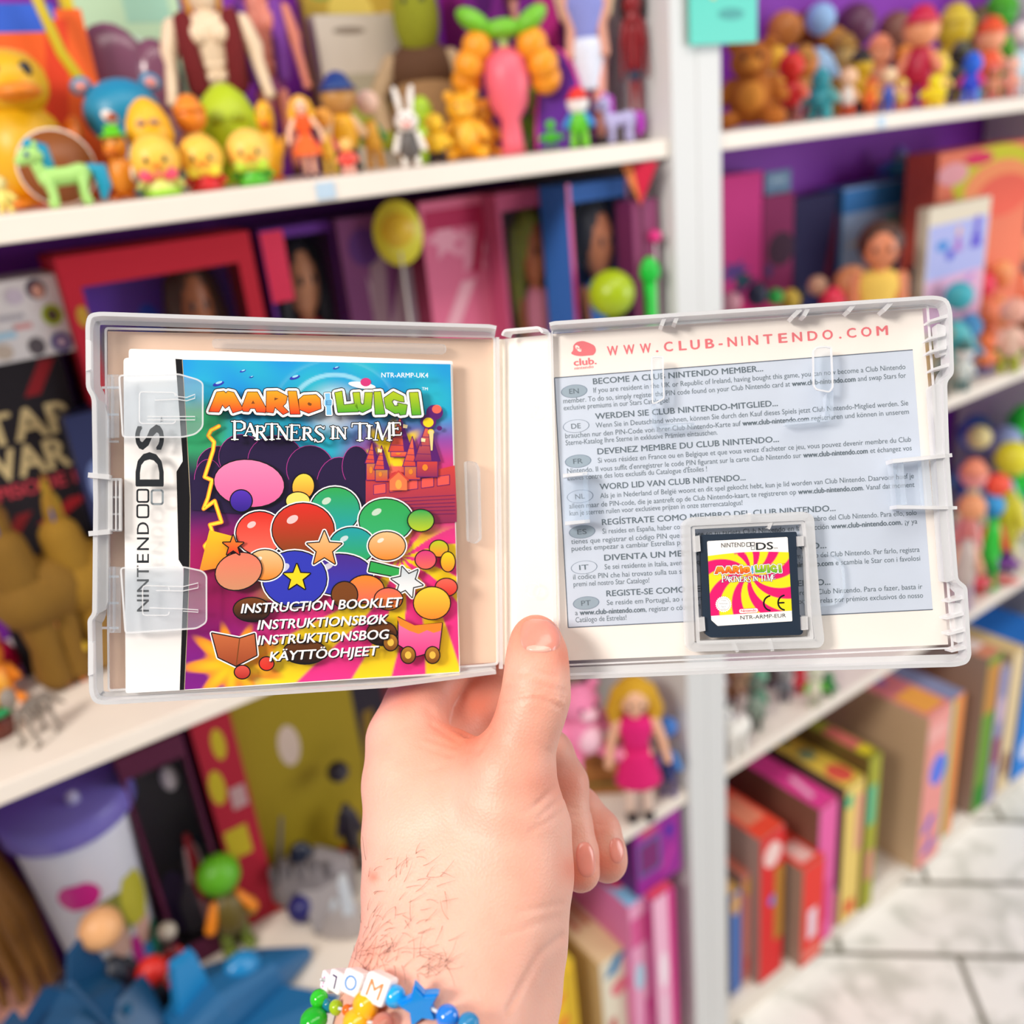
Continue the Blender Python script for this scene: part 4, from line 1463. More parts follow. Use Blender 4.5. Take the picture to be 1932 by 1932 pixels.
CREASE = [  # polylines on the skin, depth mm, half width px, only in front of this depth
    ([(962, 1277), (1005, 1266), (1050, 1277)], .35, 4, .31), ([(955, 1301), (1005, 1290), (1066, 1304)], .5, 5, .31), ([(953, 1312), (1005, 1300), (1064, 1316)], .45, 4, .31),
    ([(950, 1328), (1010, 1316), (1058, 1332)], .4, 4, .31), ([(1030, 1318), (1060, 1340)], .3, 4, .31), ([(870, 1440), (905, 1415), (928, 1380)], .4, 5, .31),
    ([(1010, 1520), (1046, 1486)], .4, 4, .32), ([(1015, 1545), (1060, 1505)], .35, 4, .32), ([(985, 1535), (1050, 1495)], .25, 4, .32), ([(1000, 1570), (1066, 1530)], .3, 5, .32),
    ([(980, 1720), (1060, 1706)], .35, 5, .32), ([(950, 1765), (1055, 1735)], .3, 5, .32), ([(990, 1745), (1056, 1725)], .25, 4, .32), ([(960, 1905), (1020, 1800), (1060, 1768)], .7, 7, .33),
    ([(815, 1366), (868, 1402)], .5, 5, .33), ([(845, 1424), (905, 1416)], .4, 4, .32), ([(805, 1392), (900, 1422)], .4, 4, .325), ([(790, 1405), (880, 1436)], .3, 5, .315), ([(812, 1452), (850, 1440)], .35, 5, .315),
    ([(1078, 1524), (1112, 1530)], .3, 4, .36), ([(1080, 1538), (1112, 1545)], .25, 4, .36), ([(1128, 1556), (1165, 1556)], .25, 4, .36), ([(1006, 1400), (1040, 1420)], .2, 4, .3)]
disp = np.zeros(len(Vh))
for pts, dep, w, zm in CREASE:
    d = seg_dist(uvp, pts)
    m = front & (Vh[:, 2] < zm)
    disp[m] -= dep * 0.001 * np.exp(-(d[m] / w) ** 2)
Vh2 = Vh + nrm * disp[:, None]

base, redd, deepc, pale = lin('eab19c'), lin('e2704f'), lin('ee9a80'), lin('efc3b0')
SPOT = [((1012, 1190), 50, .75, .32), ((1068, 1240), 28, .6, .32), ((1090, 1640), 34, .75, .36), ((1150, 1625), 30, .6, .36), ((870, 1385), 50, .6, .33), ((900, 1330), 50, .7, .37),
        ((1085, 1480), 34, .35, .36), ((755, 1305), 40, .4, .36), ((1140, 1560), 30, .35, .36), ((705, 1655), 10, .8, .32), ((960, 1420), 60, .25, .31), ((1030, 1480), 34, .4, .31),
        ((1010, 1310), 34, .25, .31), ((700, 1800), 22, .3, .31), ((850, 1390), 70, .25, .32)]
col = np.tile(np.array(base), (len(Vh), 1))
for c, r, a, zm in SPOT:
    w = a * np.exp(-((uvp[:, 0] - c[0]) ** 2 + (uvp[:, 1] - c[1]) ** 2) / (r * r)) * (Vh[:, 2] < zm)
    col = col + (np.array(redd) - col) * w[:, None]
for c, r, a in (((780, 1600), 130, .35), ((800, 1800), 100, .3)):
    w = a * np.exp(-((uvp[:, 0] - c[0]) ** 2 + (uvp[:, 1] - c[1]) ** 2) / (r * r))
    col = col + (np.array(pale) - col) * w[:, None]
VW = CAM + Vh2 @ RB - HAND_AT
me.vertices.foreach_set('co', VW.astype(np.float32).ravel())
a = me.color_attributes.new('print', 'FLOAT_COLOR', 'POINT')
a.data.foreach_set('color', np.concatenate([col, np.ones((len(col), 1))], 1).astype(np.float32).ravel())
me.polygons.foreach_set('use_smooth', [True] * len(me.polygons))
me.materials.append(M_SKIN)
me.update()
hand = new_obj('person', me)
hand.location = HAND_AT
tag(hand, "person's bare left hand and wrist holding up the open game case, thumb in front", 'person')

from mathutils.bvhtree import BVHTree
bvh = BVHTree.FromPolygons([Vector(p) for p in (VW + HAND_AT)], [tuple(q) for q in Fh])


def skin_at(u, v):
    d = Vector(ray(u, v)).normalized()
    loc, n, i, dist = bvh.ray_cast(Vector(CAM), d)
    if loc is None: return None, None
    if n.dot(d) > 0: n = -n
    return np.array(loc), np.array(n)


def nail(poly_fn, name, m, lift=0.0005, nr=10, na=28):
    """Nail plate laid on the finger, rounded down at its rim."""
    V, Fc = [], []
    z0 = (RB @ (skin_at(*poly_fn(0, 0))[0] - CAM))[2]
    for i in range(nr + 1):
        t = i / nr
        for j in range(na):
            k = t
            for _ in range(12):            # stay on this finger
                p, n = skin_at(*poly_fn(k, 2 * PI * j / na))
                if p is not None and (RB @ (p - CAM))[2] < z0 + 0.0065: break
                k *= 0.96
            V.append(p + n * (lift * (1 - t ** 6) - 0.0002 * (t ** 8)) - HAND_AT)
    for i in range(nr):
        for j in range(na):
            a_, b_ = i * na + j, i * na + (j + 1) % na
            Fc.append((a_, b_, b_ + na, a_ + na))
    mb_ = MB()
    mb_.add(V, Fc, m, True)
    return mb_.build(name, hand)


M_NAIL = mat('ee9684', 0.25, 'nail', sss=0.3, coat=0.2, noise=0.05, scale=200)
M_LUN = mat('f0b3a2', 0.28, 'nail_moon', coat=0.3)
M_RIM = mat('f0cf9c', 0.4, 'nail_rim')


def superell(cx, cy, rx, ry, rot=0.0, p=2.8):
    def fn(t, a):
        c, s = math.cos(a), math.sin(a)
        x = math.copysign(abs(c) ** (2 / p), c) * rx * t
        y = math.copysign(abs(s) ** (2 / p), s) * ry * t
        return cx + x * math.cos(rot) - y * math.sin(rot), cy + x * math.sin(rot) + y * math.cos(rot)
    return fn


th_nail = nail(superell(1020, 1199, 41, 34, 0.02), 'fingernail', M_NAIL)
nail(superell(1017, 1224, 27, 8, 0.05, 2.2), 'lunula', M_LUN, 0.00056, 6, 20)
nail(superell(1105, 1622, 19, 36, -0.12, 2.4), 'fingernail', M_NAIL)
nail(superell(1164, 1605, 15, 26, -0.1, 2.4), 'fingernail', M_NAIL)

# fine dark hairs on the wrist
M_HAIR = mat('4a3328', 0.6, 'arm_hair')
rnd = random.Random(3)
b = CB(hand)
nh = 0
for k in range(230):
    if k < 150: u, v = rnd.uniform(690, 850), rnd.uniform(1610, 1850)
    else: u, v = rnd.uniform(655, 730), rnd.uniform(1740, 1880)
    if k < 150 and rnd.random() > (v - 1560) / 250: continue
    p, n = skin_at(u, v)
    if p is None: continue
    d = RB.T @ np.array([rnd.uniform(-0.3, 1.0), rnd.uniform(-1.0, 0.3), -0.2]) if u > 700 else RB.T @ np.array([rnd.uniform(-0.6, 0.5), rnd.uniform(-1.0, 0.2), -0.2])
    d = d - n * (d @ n)
    d /= np.linalg.norm(d)
    s_ = np.cross(n, d)
    L = rnd.uniform(0.003, 0.007)
    cv = rnd.uniform(-0.5, 0.5)
    pts = [p + d * L * t + s_ * cv * L * t * t + n * L * (0.45 * t - 0.2 * t * t) for t in (0, .25, .5, .75, 1.0)]
    b.tube(pts, [0.00005, 0.00005, 0.000045, 0.00004, 0.000025], M_HAIR, 4, False)
hr = b.build('arm_hair', hand)
tag(hr, kind='stuff')

# ================================================================ bracelets
def gloss(c, r=0.12, t=0.0):
    if not t: return mat(c, r, 'bead_plastic', coat=0.5)
    return clear_mat('translucent_bead', 1 - t, tint=lin(c), body=lin(c), rough=0.08, edge=0.3)


def wrist_pt(u, v, lift, zd=0.276):
    p, n = skin_at(u, v)
    if p is None: return at_depth(u, v, zd)
    return p + n * lift


def bead_z(u, v, r_px, base):
    """Depth that rests a bead of this radius on the skin, or base beside the arm."""
    p, n = skin_at(u, v)
    if p is None: return base
    z = (RB @ (p - CAM))[2]
    return z - r_px * z / F_PX * 0.92 - 0.0004


def view_basis(tilt=0.0):
    X = RB[0] * math.cos(tilt) + RB[1] * math.sin(tilt)
    Y = RB[1] * math.cos(tilt) - RB[0] * math.sin(tilt)
    return X, Y, RB[2]


M_CUBE = mat('f6f4f4', 0.25, 'white_bead_plastic', coat=0.4)
br1 = empty('bracelet', at_depth(760, 1880, .262), 0, 'bracelet of white letter beads and glossy blue beads on the wrist', 'bracelet', 'bead bracelets on the wrist')
cord_pts = []
Z1 = .262
for (u, v, s, tilt, ch, colr, up) in ((626, 1851, .0054, .18, '!', 'd86ab8', 0), (645, 1851, .0060, .2, 'L', '3a2a58', 1), (674, 1853, .0066, .28, 'O', '3f86c8', 0), (716, 1864, .0076, .36, 'M', 'e8762a', 0)):
    c = at_depth(u, v, {'!': .2750, 'L': .2692, 'O': .2603, 'M': .2538}[ch])
    nn = {'!': (-.80, -.2, -.55), 'L': (-.66, -.3, -.68), 'O': (-.42, -.36, -.82), 'M': (-.22, -.36, -.9)}[ch]
    Zv = RB[2]
    Z2 = RB.T @ np.array(nn)
    Z2 /= np.linalg.norm(Z2)
    X2 = RB[0] * math.cos(tilt) + RB[1] * math.sin(tilt)
    X2 = X2 - Z2 * (X2 @ Z2)
    X2 /= np.linalg.norm(X2)
    Y = np.cross(Z2, X2)
    if Y @ RB[1] < 0: Y = -Y
    R = np.stack([X2, Y, np.cross(X2, Y)], 1)
    b = CB(br1)
    b.box(c, (s, s, s), M_CUBE, R, s * 0.14)
    nd = b.build('letter_bead', br1)
    V, Fc = text_geo(ch, 0.01)
    V = (V - (V.min(0) + V.max(0)) / 2) * s * 0.86
    if up: V = -V
    b = CB(br1)
    nz = Z2 if Z2 @ Zv < 0 else -Z2
    b.add([c + X2 * x - Y * y + nz * (s / 2 + 0.00004 + dh) for (x, y), dh in zip(V, text_lift(V, ch, 0.01))], Fc, mat(colr, 0.5, 'letter_paint'))
    b.build('letter', nd)
    cord_pts.append(c)
for (u, v, r, colr, t) in ((745, 1880, 21, '18a6ea', 0), (844, 1918, 22, '1f7de0', 0), (884, 1932, 21, '3fa0d8', .4)):
    z = bead_z(u, v, r, .262)
    b = CB(br1)
    b.ell(at_depth(u, v, z), r * z / F_PX, gloss(colr, .1, t), None, 20, 14)
    b.build('round_bead', br1)
    cord_pts.append(at_depth(u, v, z))
b = CB(br1)
c = at_depth(793, 1893, bead_z(793, 1893, 20, .257))
X, Y, Zv = view_basis(-0.25)
st_ = star((0, 0), .0062, .0033, 5)
R = [X * x + Y * y for x, y in st_]
b.prism([c + p * .86 - Zv * .0024 for p in R], [c + p * 0.86 + Zv * .0024 for p in R], gloss('1391e6', .1, .15))
b.prism([c + p - Zv * .0012 for p in R], [c + p + Zv * .0012 for p in R], gloss('1391e6', .1, .15))
b.build('star_bead', br1)
cord_pts.insert(5, c)
b = CB(br1)
b.tube([at_depth(606, 1848, .272)] + cord_pts + [at_depth(930, 1960, .262)], .0005, mat('cfd6da', .4, 'clear_cord'), 6)
b.build('cord', br1)

br2 = empty('bracelet', at_depth(640, 1900, .262), 0, 'second bracelet of green, lime, orange and yellow beads below the letter beads', 'bracelet', 'bead bracelets on the wrist')
cp = []
for (u, v, ru, rv, colr, t, z, nm) in ((602, 1884, 17, 16, '2fc32a', .1, .266, 'round_bead'), (617, 1897, 9, 14, '1f8aa8', .3, .265, 'spacer_bead'), (634, 1901, 13, 14, 'b9dc2a', .35, .263, 'round_bead'),
                                       (655, 1906, 10, 11, 'f27a22', .3, .262, 'round_bead'), (690, 1898, 24, 28, 'fcb714', 0, .258, 'large_bead'), (672, 1928, 26, 22, 'fcb714', 0, .257, 'large_bead'),
                                       (592, 1925, 26, 20, '22b02a', .1, .262, 'large_bead'), (722, 1930, 20, 16, 'e8a08a', .5, .258, 'round_bead')):
    z = min(bead_z(u, v, max(ru, rv), z), z)
    b = CB(br2)
    b.ell(at_depth(u, v, z), (ru * z / F_PX, max(ru, rv) * z / F_PX, rv * z / F_PX), gloss(colr, .1, t), None, 20, 14)
    b.build(nm, br2)
    cp.append(at_depth(u, v, z))
b = CB(br2)
b.tube([cp[6], cp[0], cp[1], cp[2], cp[3], cp[4], cp[5], cp[7], at_depth(760, 1950, .262)], .0005, mat('cfd6da', .4, 'clear_cord'), 6)
b.build('cord', br2)
# ================================================================ toys on the shelves
def m_(c, r=0.42, **k):
    return mat(c, r, 'toy_plastic', **k)


def cloth(c):
    return mat(c, 0.85, 'toy_fabric', noise=0.12, scale=300, bump=0.3)


def on_y(u, v, y):
    d = ray(u, v)
    return CAM + d * ((y - CAM[1]) / d[1])


def on_z(u, v, z):
    d = ray(u, v)
    return CAM + d * ((z - CAM[2]) / d[2])


OCC = {}


def occupied(key, x, y, r):
    for o in OCC.get(key, ()):
        if len(o) == 3:
            if math.hypot(o[0] - x, o[1] - y) < o[2] + r: return True
        else:
            dx, dy = max(o[0] - x, 0, x - o[1]), max(o[2] - y, 0, y - o[3])
            if math.hypot(dx, dy) < r: return True
    return False


def spot(shelf, u, vt, y=None, vb=None, w=0, snug=0.46, rng=11):
    """Where a toy stands: (x, y, z), its height and metres per pixel there; kept clear of panels, wall and neighbours."""
    z = ZS[shelf] if isinstance(shelf, str) else shelf
    xlo, xhi = (-0.40, 0.786) if u < 1306 else (0.872, 1.997)

    def solve(yy):
        x_ = on_y(u, vt + 60, yy)[0]
        for _k in range(14):
            q = proj((x_, yy, z))
            x_ += (u - q[0]) * q[2] / F_PX * 1.1
        return x_, w * proj((x_, yy, z))[2] / F_PX * snug

    def fits(x_, yy, hw_):
        return xlo + hw_ < x_ < xhi - hw_ and yy + hw_ < YB - .001
    if vb is not None:
        p = on_z(u, vb, z)
        y = min(p[1], YB - .01)
        tries = [0] + [s_ * k * .004 for k in range(1, rng) for s_ in (1, -1)]
    else:
        tries = [0] + [s_ * k * .004 for k in range(1, rng) for s_ in (-1, 1)]
    best = None
    for d in tries:
        yy = y + d
        if yy < .806: continue
        x_, hw_ = solve(yy)
        if not fits(x_, yy, hw_): continue
        if best is None: best = (x_, yy, hw_)
        if not occupied(shelf, x_, yy, hw_):
            best = (x_, yy, hw_)
            break
    if best is None:
        x_, hw_ = solve(y)
        best = (min(max(x_, xlo + hw_), xhi - hw_), min(y, YB - .002 - hw_), hw_)
    x, y, hw = best
    OCC.setdefault(shelf, []).append((x, y, hw))
    lo_, hi_ = 0.0, 1.2
    for _ in range(30):
        mid = (lo_ + hi_) / 2
        if proj((x, y, z + mid))[1] > vt: lo_ = mid
        else: hi_ = mid
    H = max(lo_, 0.006)
    for a_ in ('A', 'C', 'F'):
        if z < ZS[a_] - .1:
            gap = ZS[a_] - .0225 - z
    if z < ZS['A'] - .1: H = min(H, gap)
    zz = proj((x, y, z))[2]
    if vb is None:          # uprights lean in the picture: centre the visible part on u
        vb_ = proj((x, y, z))[1]
        vm = (max(vt, 0) + min(vb_, 600 if shelf == 'C' and 160 < u < 1790 else 9e9)) / 2
        fr = min(1.0, max(0.0, (vb_ - vm) / max(vb_ - vt, 1)))
        sh_ = (u - proj((x, y, z + H * fr))[0]) * zz / F_PX * 1.15
        x = min(max(x + sh_, xlo + hw), xhi - hw)
        OCC[shelf][-1] = (x, y, hw)
    return (x, y, z + 0.0004), H, zz / F_PX


def facing(x, y, turn=0.0):
    return math.atan2(-x, y) + turn


def eyes(root, c, r, dx, m=None, back=0.0):
    for s in (-1, 1):
        b = MB()
        b.ell((c[0] + s * dx, c[1], c[2]), (r, r * 0.5, r * 1.25), m or m_('1a1a22', 0.2), None, 8, 6)
        b.build('eye', root)


def baby(root, H, W, head, bow, body, base):
    r = min(W * 0.54, H * 0.41)
    b = MB(); b.lathe([(r * .62, 0), (r * .74, H * .06), (r * .55, H * .24), (r * .3, H * .42)], m_(body)); b.build('body', root)
    b = MB(); b.lathe([(r * .76, 0), (r * .8, H * .05), (r * .76, H * .1)], m_(base)); b.build('base', root)
    b = MB(); b.ell((0, 0, H - r), (r, r * .92, r), m_(head)); b.build('head', root)
    b = MB()
    for s in (-1, 1):
        b.ell((s * r * .42, -r * .55, H * .36), (r * .38, r * .2, r * .3), m_(bow), rot_y(s * .4), 12, 8)
    b.ell((0, -r * .7, H * .36), r * .14, m_(bow), None, 8, 6)
    b.build('bow', root)
    eyes(root, (0, -r * .86, H - r * 1.02), r * .1, r * .36)
    b = MB(); b.ell((0, -r * .9, H - r * 1.25), (r * .24, r * .12, r * .12), m_('ee8a1e'), None, 10, 6); b.build('snout', root)
    for s in (-1, 1):
        b = MB(); b.tube([(s * r * .5, 0, H * .3), (s * r * .85, -r * .2, H * .16)], [r * .17, r * .13], m_(body)); b.build('arm', root)


def egg(root, H, W, head, patch, feet):
    r = W * .5
    e_ = min(H * .92, W * 1.18)          # egg height; a plain stem below when the toy is taller
    z0 = H - e_
    b = MB(); b.lathe([(r * .35, z0), (r * .82, z0 + e_ * .1), (r, z0 + e_ * .34), (r * .9, z0 + e_ * .6), (r * .62, z0 + e_ * .84), (r * .3, z0 + e_ * .96), (r * .05, H)], m_(head), sy=.88); b.build('body', root)
    if z0 > H * .1:
        b = MB(); b.lathe([(r * .6, 0), (r * .5, z0 * .6), (r * .62, z0 + e_ * .06)], m_(head), sy=.8); b.build('lower_body', root)
    b = MB()
    for s in (-1, 1):
        b.ell((s * r * .26, -r * .8, z0 + e_ * .56), (r * .22, r * .1, r * .13), m_(patch), None, 10, 6)
    b.build('eye_patch', root)
    for s in (-1, 1):
        b = MB(); b.ell((s * r * .42, -r * .4, H * .03), (r * .36, r * .5, H * .03), m_(feet), None, 10, 6); b.build('foot', root)


def bubble(root, H, W, c):
    m = m_(c, .2)
    b = MB()
    b.ell((-W * .14, 0, H * .72), (W * .36, W * .16, H * .28), m)
    b.ell((W * .26, 0, H * .66), (W * .24, W * .15, H * .24), m)
    b.ell((W * .02, 0, H * .36), (W * .4, W * .16, H * .36), m)
    b.build('blister', root)


def big_plush(root, H, W, head, body, vest, sleeve):
    z = lambda px: px                      # heights given as fractions of H
    b = MB(); b.ell((0, 0, H * .26), (W * .36, W * .3, H * .26), cloth(body)); b.build('body', root)
    b = MB(); b.ell((0, W * .03, H * .5), (W * .33, W * .27, H * .16), cloth(vest)); b.build('vest', root)
    b = MB(); b.ell((0, -W * .03, H * .77), (W * .22, W * .21, H * .23), cloth(head)); b.build('head', root)
    eyes(root, (0, -W * .21, H * .84), W * .025, W * .08)
    for s in (-1, 1):
        b = MB(); b.tube([(s * W * .28, 0, H * .54), (s * W * .46, -W * .04, H * .38), (s * W * .42, -W * .14, H * .2)], [W * .1, W * .09, W * .09], cloth(sleeve), 12); b.ell((s * W * .4, -W * .18, H * .14), (W * .09, W * .09, H * .06), cloth(head), None, 12, 8); b.build('arm', root)
        b = MB(); b.tube([(s * W * .16, -W * .1, H * .08), (s * W * .22, -W * .36, H * .06)], [W * .1, W * .1], cloth(body), 12); b.build('leg', root)


def bear(root, H, W, fur, belly, fabric=True):
    f = cloth(fur) if fabric else m_(fur)
    g = cloth(belly) if fabric else m_(belly)
    b = MB(); b.ell((0, 0, H * .34), (W * .34, W * .3, H * .3), f); b.build('body', root)
    b = MB(); b.ell((0, -W * .14, H * .34), (W * .22, W * .2, H * .2), g); b.build('belly', root)
    b = MB(); b.ell((0, 0, H * .74), (W * .3, W * .27, H * .22), f); b.build('head', root)
    b = MB(); b.ell((0, -W * .24, H * .69), (W * .13, W * .1, H * .08), g); b.build('muzzle', root)
    eyes(root, (0, -W * .25, H * .78), W * .03, W * .11)
    for s in (-1, 1):
        b = MB(); b.ell((s * W * .24, .01 * W, H * .92), (W * .1, W * .05, H * .08), f, None, 12, 8); b.build('ear', root)
        b = MB(); b.tube([(s * W * .28, 0, H * .5), (s * W * .42, -W * .1, H * .34)], [W * .09, W * .1], f); b.build('arm', root)
        b = MB(); b.tube([(s * W * .2, -W * .1, H * .12), (s * W * .36, -W * .36, H * .1)], [W * .11, W * .12], f); b.build('leg', root)


def masked(root, H, W, fur, inner, eye):
    Ht = H
    b = MB(); b.lathe([(W * .22, 0), (W * .18, H * .3), (W * .2, H * .5)], m_(fur)); b.build('body', root)
    H = min(H, W * .86)
    z0 = Ht - H
    b = MB(); b.ell((0, 0, z0 + H * .46), (W * .46, W * .4, H * .46), m_(fur)); b.build('head', root)
    for s in (-1, 1):
        b = MB(); b.ell((s * W * .4, 0, z0 + H * .84), (W * .13, W * .05, H * .12), m_(fur), rot_y(s * .3), 14, 8); b.build('ear', root)
        b = MB(); b.ell((s * W * .4, -W * .035, z0 + H * .83), (W * .08, W * .03, H * .075), m_(inner), rot_y(s * .3), 12, 8); b.build('ear_lining', root)
        b = MB(); b.ell((s * W * .17, -W * .33, z0 + H * .4), (W * .12, W * .06, H * .09), m_('f2ece6'), rot_y(-s * .5), 12, 8); b.build('eye_ring', root)
        b = MB(); b.ell((s * W * .17, -W * .375, z0 + H * .4), (W * .07, W * .04, H * .055), m_(eye), None, 10, 6); b.build('eye', root)
    b = MB(); b.tube([(0, -W * .3, z0 + H * .2), (0, -W * .44, z0 + H * .16)], [W * .12, W * .1], m_(fur)); b.build('muzzle', root)


def pony(root, H, W, coat, mane, fabric=False):
    f = cloth(coat) if fabric else m_(coat)
    g = cloth(mane) if fabric else m_(mane)
    L = W
    b = MB(); b.tube([(-L * .18, 0, H * .42), (L * .06, 0, H * .42), (L * .24, 0, H * .44)], [H * .15, H * .14, H * .16], f, 14); b.build('body', root)
    b = MB(); b.tube([(-L * .22, 0, H * .46), (-L * .28, 0, H * .68)], [H * .11, H * .09], f, 12); b.build('neck', root)
    b = MB(); b.ell((-L * .3, 0, H * .76), (L * .17, L * .13, H * .14), f); b.ell((-L * .43, 0, H * .7), (L * .09, L * .08, H * .075), f, None, 12, 8); b.build('head', root)
    for s in (-1, 1):
        b = MB(); b.ell((-L * .24, s * L * .07, H * .9), (L * .035, L * .03, H * .08), f, None, 8, 6); b.build('ear', root)
        b = MB(); b.ell((-L * .36, s * L * .115, H * .78), (L * .035, L * .02, H * .045), m_('2a4a8a', .2), None, 8, 6); b.build('eye', root)
        for x in (-L * .18, L * .24):
            b = MB(); b.tube([(x, s * L * .09, H * .36), (x + (.02 if x < 0 else -.02) * L, s * L * .1, H * .16), (x, s * L * .1, H * .03)], [H * .085, H * .06, H * .075], f, 10); b.build('leg', root)
    b = MB(); b.tube([(-L * .3, 0, H * .93), (-L * .18, L * .03, H * .84), (-L * .14, L * .05, H * .6), (-L * .2, L * .06, H * .42)], [L * .07, L * .12, L * .1, L * .04], g, 12); b.build('mane', root)
    b = MB(); b.tube([(L * .36, 0, H * .52), (L * .48, 0, H * .48), (L * .5, 0, H * .22), (L * .46, 0, H * .06)], [L * .05, L * .11, L * .1, L * .05], g, 12); b.build('tail', root)


def doll(root, H, W, skin, hair, top, skirt, legs=None, long=True, sleeve=None, yarn=False):
    sk = m_(skin)
    r = H * .105
    b = MB(); b.ell((0, 0, H - r * 1.15), (r * .88, r * .9, r * 1.05), sk); b.tube([(0, 0, H - r * 2.6), (0, 0, H - r * 1.9)], [r * .38, r * .38], sk, 10); b.build('head', root)
    hm = cloth(hair) if yarn else mat(hair, 0.5, 'doll_hair', noise=.25, scale=200)
    b = MB(); b.ell((0, r * .24, H - r * .95), (r * 1.12, r * 1.0, r * 1.08), hm)
    if long:
        for s in (-1, 1):
            b.tube([(s * r * .8, r * .2, H - r * .8), (s * r * 1.15, r * .25, H - r * 2.0), (s * r * 1.05, r * .1, H - r * 3.4)], [r * .5, r * .55, r * .3], hm, 10)
        b.tube([(0, r * .8, H - r), (0, r * .9, H - r * 3.2)], [r * .8, r * .6], hm, 10)
    b.build('hair', root)
    eyes(root, (0, -r * .82, H - r * 1.15), r * .12, r * .34)
    tm = cloth(top)
    b = MB(); b.lathe([(r * .8, H * .5), (r * .72, H * .56), (r * 1.08, H * .68), (r * .95, H * .74), (r * .4, H * .77)], tm, sy=.65); b.build('top', root)
    if skirt:
        b = MB(); b.lathe([(W * .34, H * .28), (W * .33, H * .3), (r * 1.0, H * .47), (r * .76, H * .53)], cloth(skirt), sy=.8); b.build('skirt', root)
    else:
        b = MB(); b.lathe([(r * .5, H * .42), (r * .95, H * .46), (r * .8, H * .53)], cloth(top), sy=.7); b.build('hips', root)
    for s in (-1, 1):
        b = MB(); b.tube([(s * r * 1.05, 0, H * .72), (s * min(W * .36, r * 1.9), -r * .1, H * .58), (s * min(W * .42, r * 2.1), -r * .5, H * .45)], [r * .34, r * .28, r * .24], sk, 10); b.build('arm', root)
        if sleeve:
            b = MB(); b.tube([(s * r * 1.0, 0, H * .73), (s * r * 1.4, 0, H * .66)], [r * .45, r * .42], cloth(sleeve), 10); b.build('sleeve', root)
        b = MB(); b.tube([(s * r * .5, 0, H * .48), (s * r * .5, -r * .05, H * .24), (s * r * .5, 0, H * .05)], [r * .5, r * .36, r * .28], m_(legs or skin), 10); b.build('leg', root)
        b = MB(); b.ell((s * r * .5, -r * .3, H * .02), (r * .36, r * .62, H * .022), m_('2a2226'), None, 10, 6); b.build('shoe', root)


def hero(root, H, W, skin, hair, vest, trunks):
    sk = m_(skin, .38)
    r = H * .085
    b = MB(); b.ell((0, 0, H - r), (r * .85, r * .95, r * 1.1), sk); b.tube([(0, 0, H * .8), (0, 0, H * .87)], [r * .7, r * .55], sk); b.build('head', root)
    b = MB(); b.ell((0, r * .2, H - r * .72), (r * 1.05, r * 1.05, r * .95), m_(hair)); b.tube([(-r * .9, r * .3, H - r), (-r * .9, r * .3, H - r * 2)], [r * .3, r * .2], m_(hair)); b.tube([(r * .9, r * .3, H - r), (r * .9, r * .3, H - r * 2)], [r * .3, r * .2], m_(hair)); b.build('hair', root)
    b = MB(); b.lathe([(W * .15, H * .45), (W * .16, H * .52), (W * .22, H * .66), (W * .27, H * .76), (W * .2, H * .82), (W * .08, H * .84)], sk, sy=.55)
    for s in (-1, 1):
        b.ell((s * W * .1, -W * .12, H * .73), (W * .1, W * .05, H * .05), sk, None, 12, 8)
        for k in range(3): b.ell((s * W * .05, -W * .085, H * (.64 - .055 * k)), (W * .05, W * .03, H * .024), sk, None, 10, 6)
    b.build('torso', root)
    b = MB()
    for s in (-1, 1):
        b.tube([(s * W * .2, -W * .06, H * .8), (s * W * .2, -W * .1, H * .68), (s * W * .16, -W * .07, H * .48)], [W * .085, W * .09, W * .08], cloth(vest), 12)
        b.tube([(s * W * .2, W * .05, H * .8), (s * W * .18, W * .08, H * .5)], [W * .1, W * .1], cloth(vest), 12)
    b.build('vest', root)
    b = MB(); b.lathe([(W * .1, H * .38), (W * .18, H * .42), (W * .16, H * .48)], m_(trunks), sy=.7); b.build('trunks', root)
    for s in (-1, 1):
        b = MB(); b.tube([(s * W * .3, 0, H * .78), (s * W * .37, -W * .02, H * .66), (s * W * .38, -W * .03, H * .6), (s * W * .42, -W * .1, H * .46)], [W * .085, W * .085, W * .06, W * .05], sk, 12); b.ell((s * W * .43, -W * .12, H * .43), W * .055, sk, None, 10, 8); b.build('arm', root)
        b = MB(); b.tube([(s * W * .1, 0, H * .4), (s * W * .13, 0, H * .22), (s * W * .14, 0, H * .06)], [W * .1, W * .075, W * .06], sk, 12); b.build('leg', root)
        b = MB(); b.ell((s * W * .14, -W * .04, H * .025), (W * .07, W * .12, H * .03), m_('5a2a1c'), None, 10, 6); b.build('boot', root)


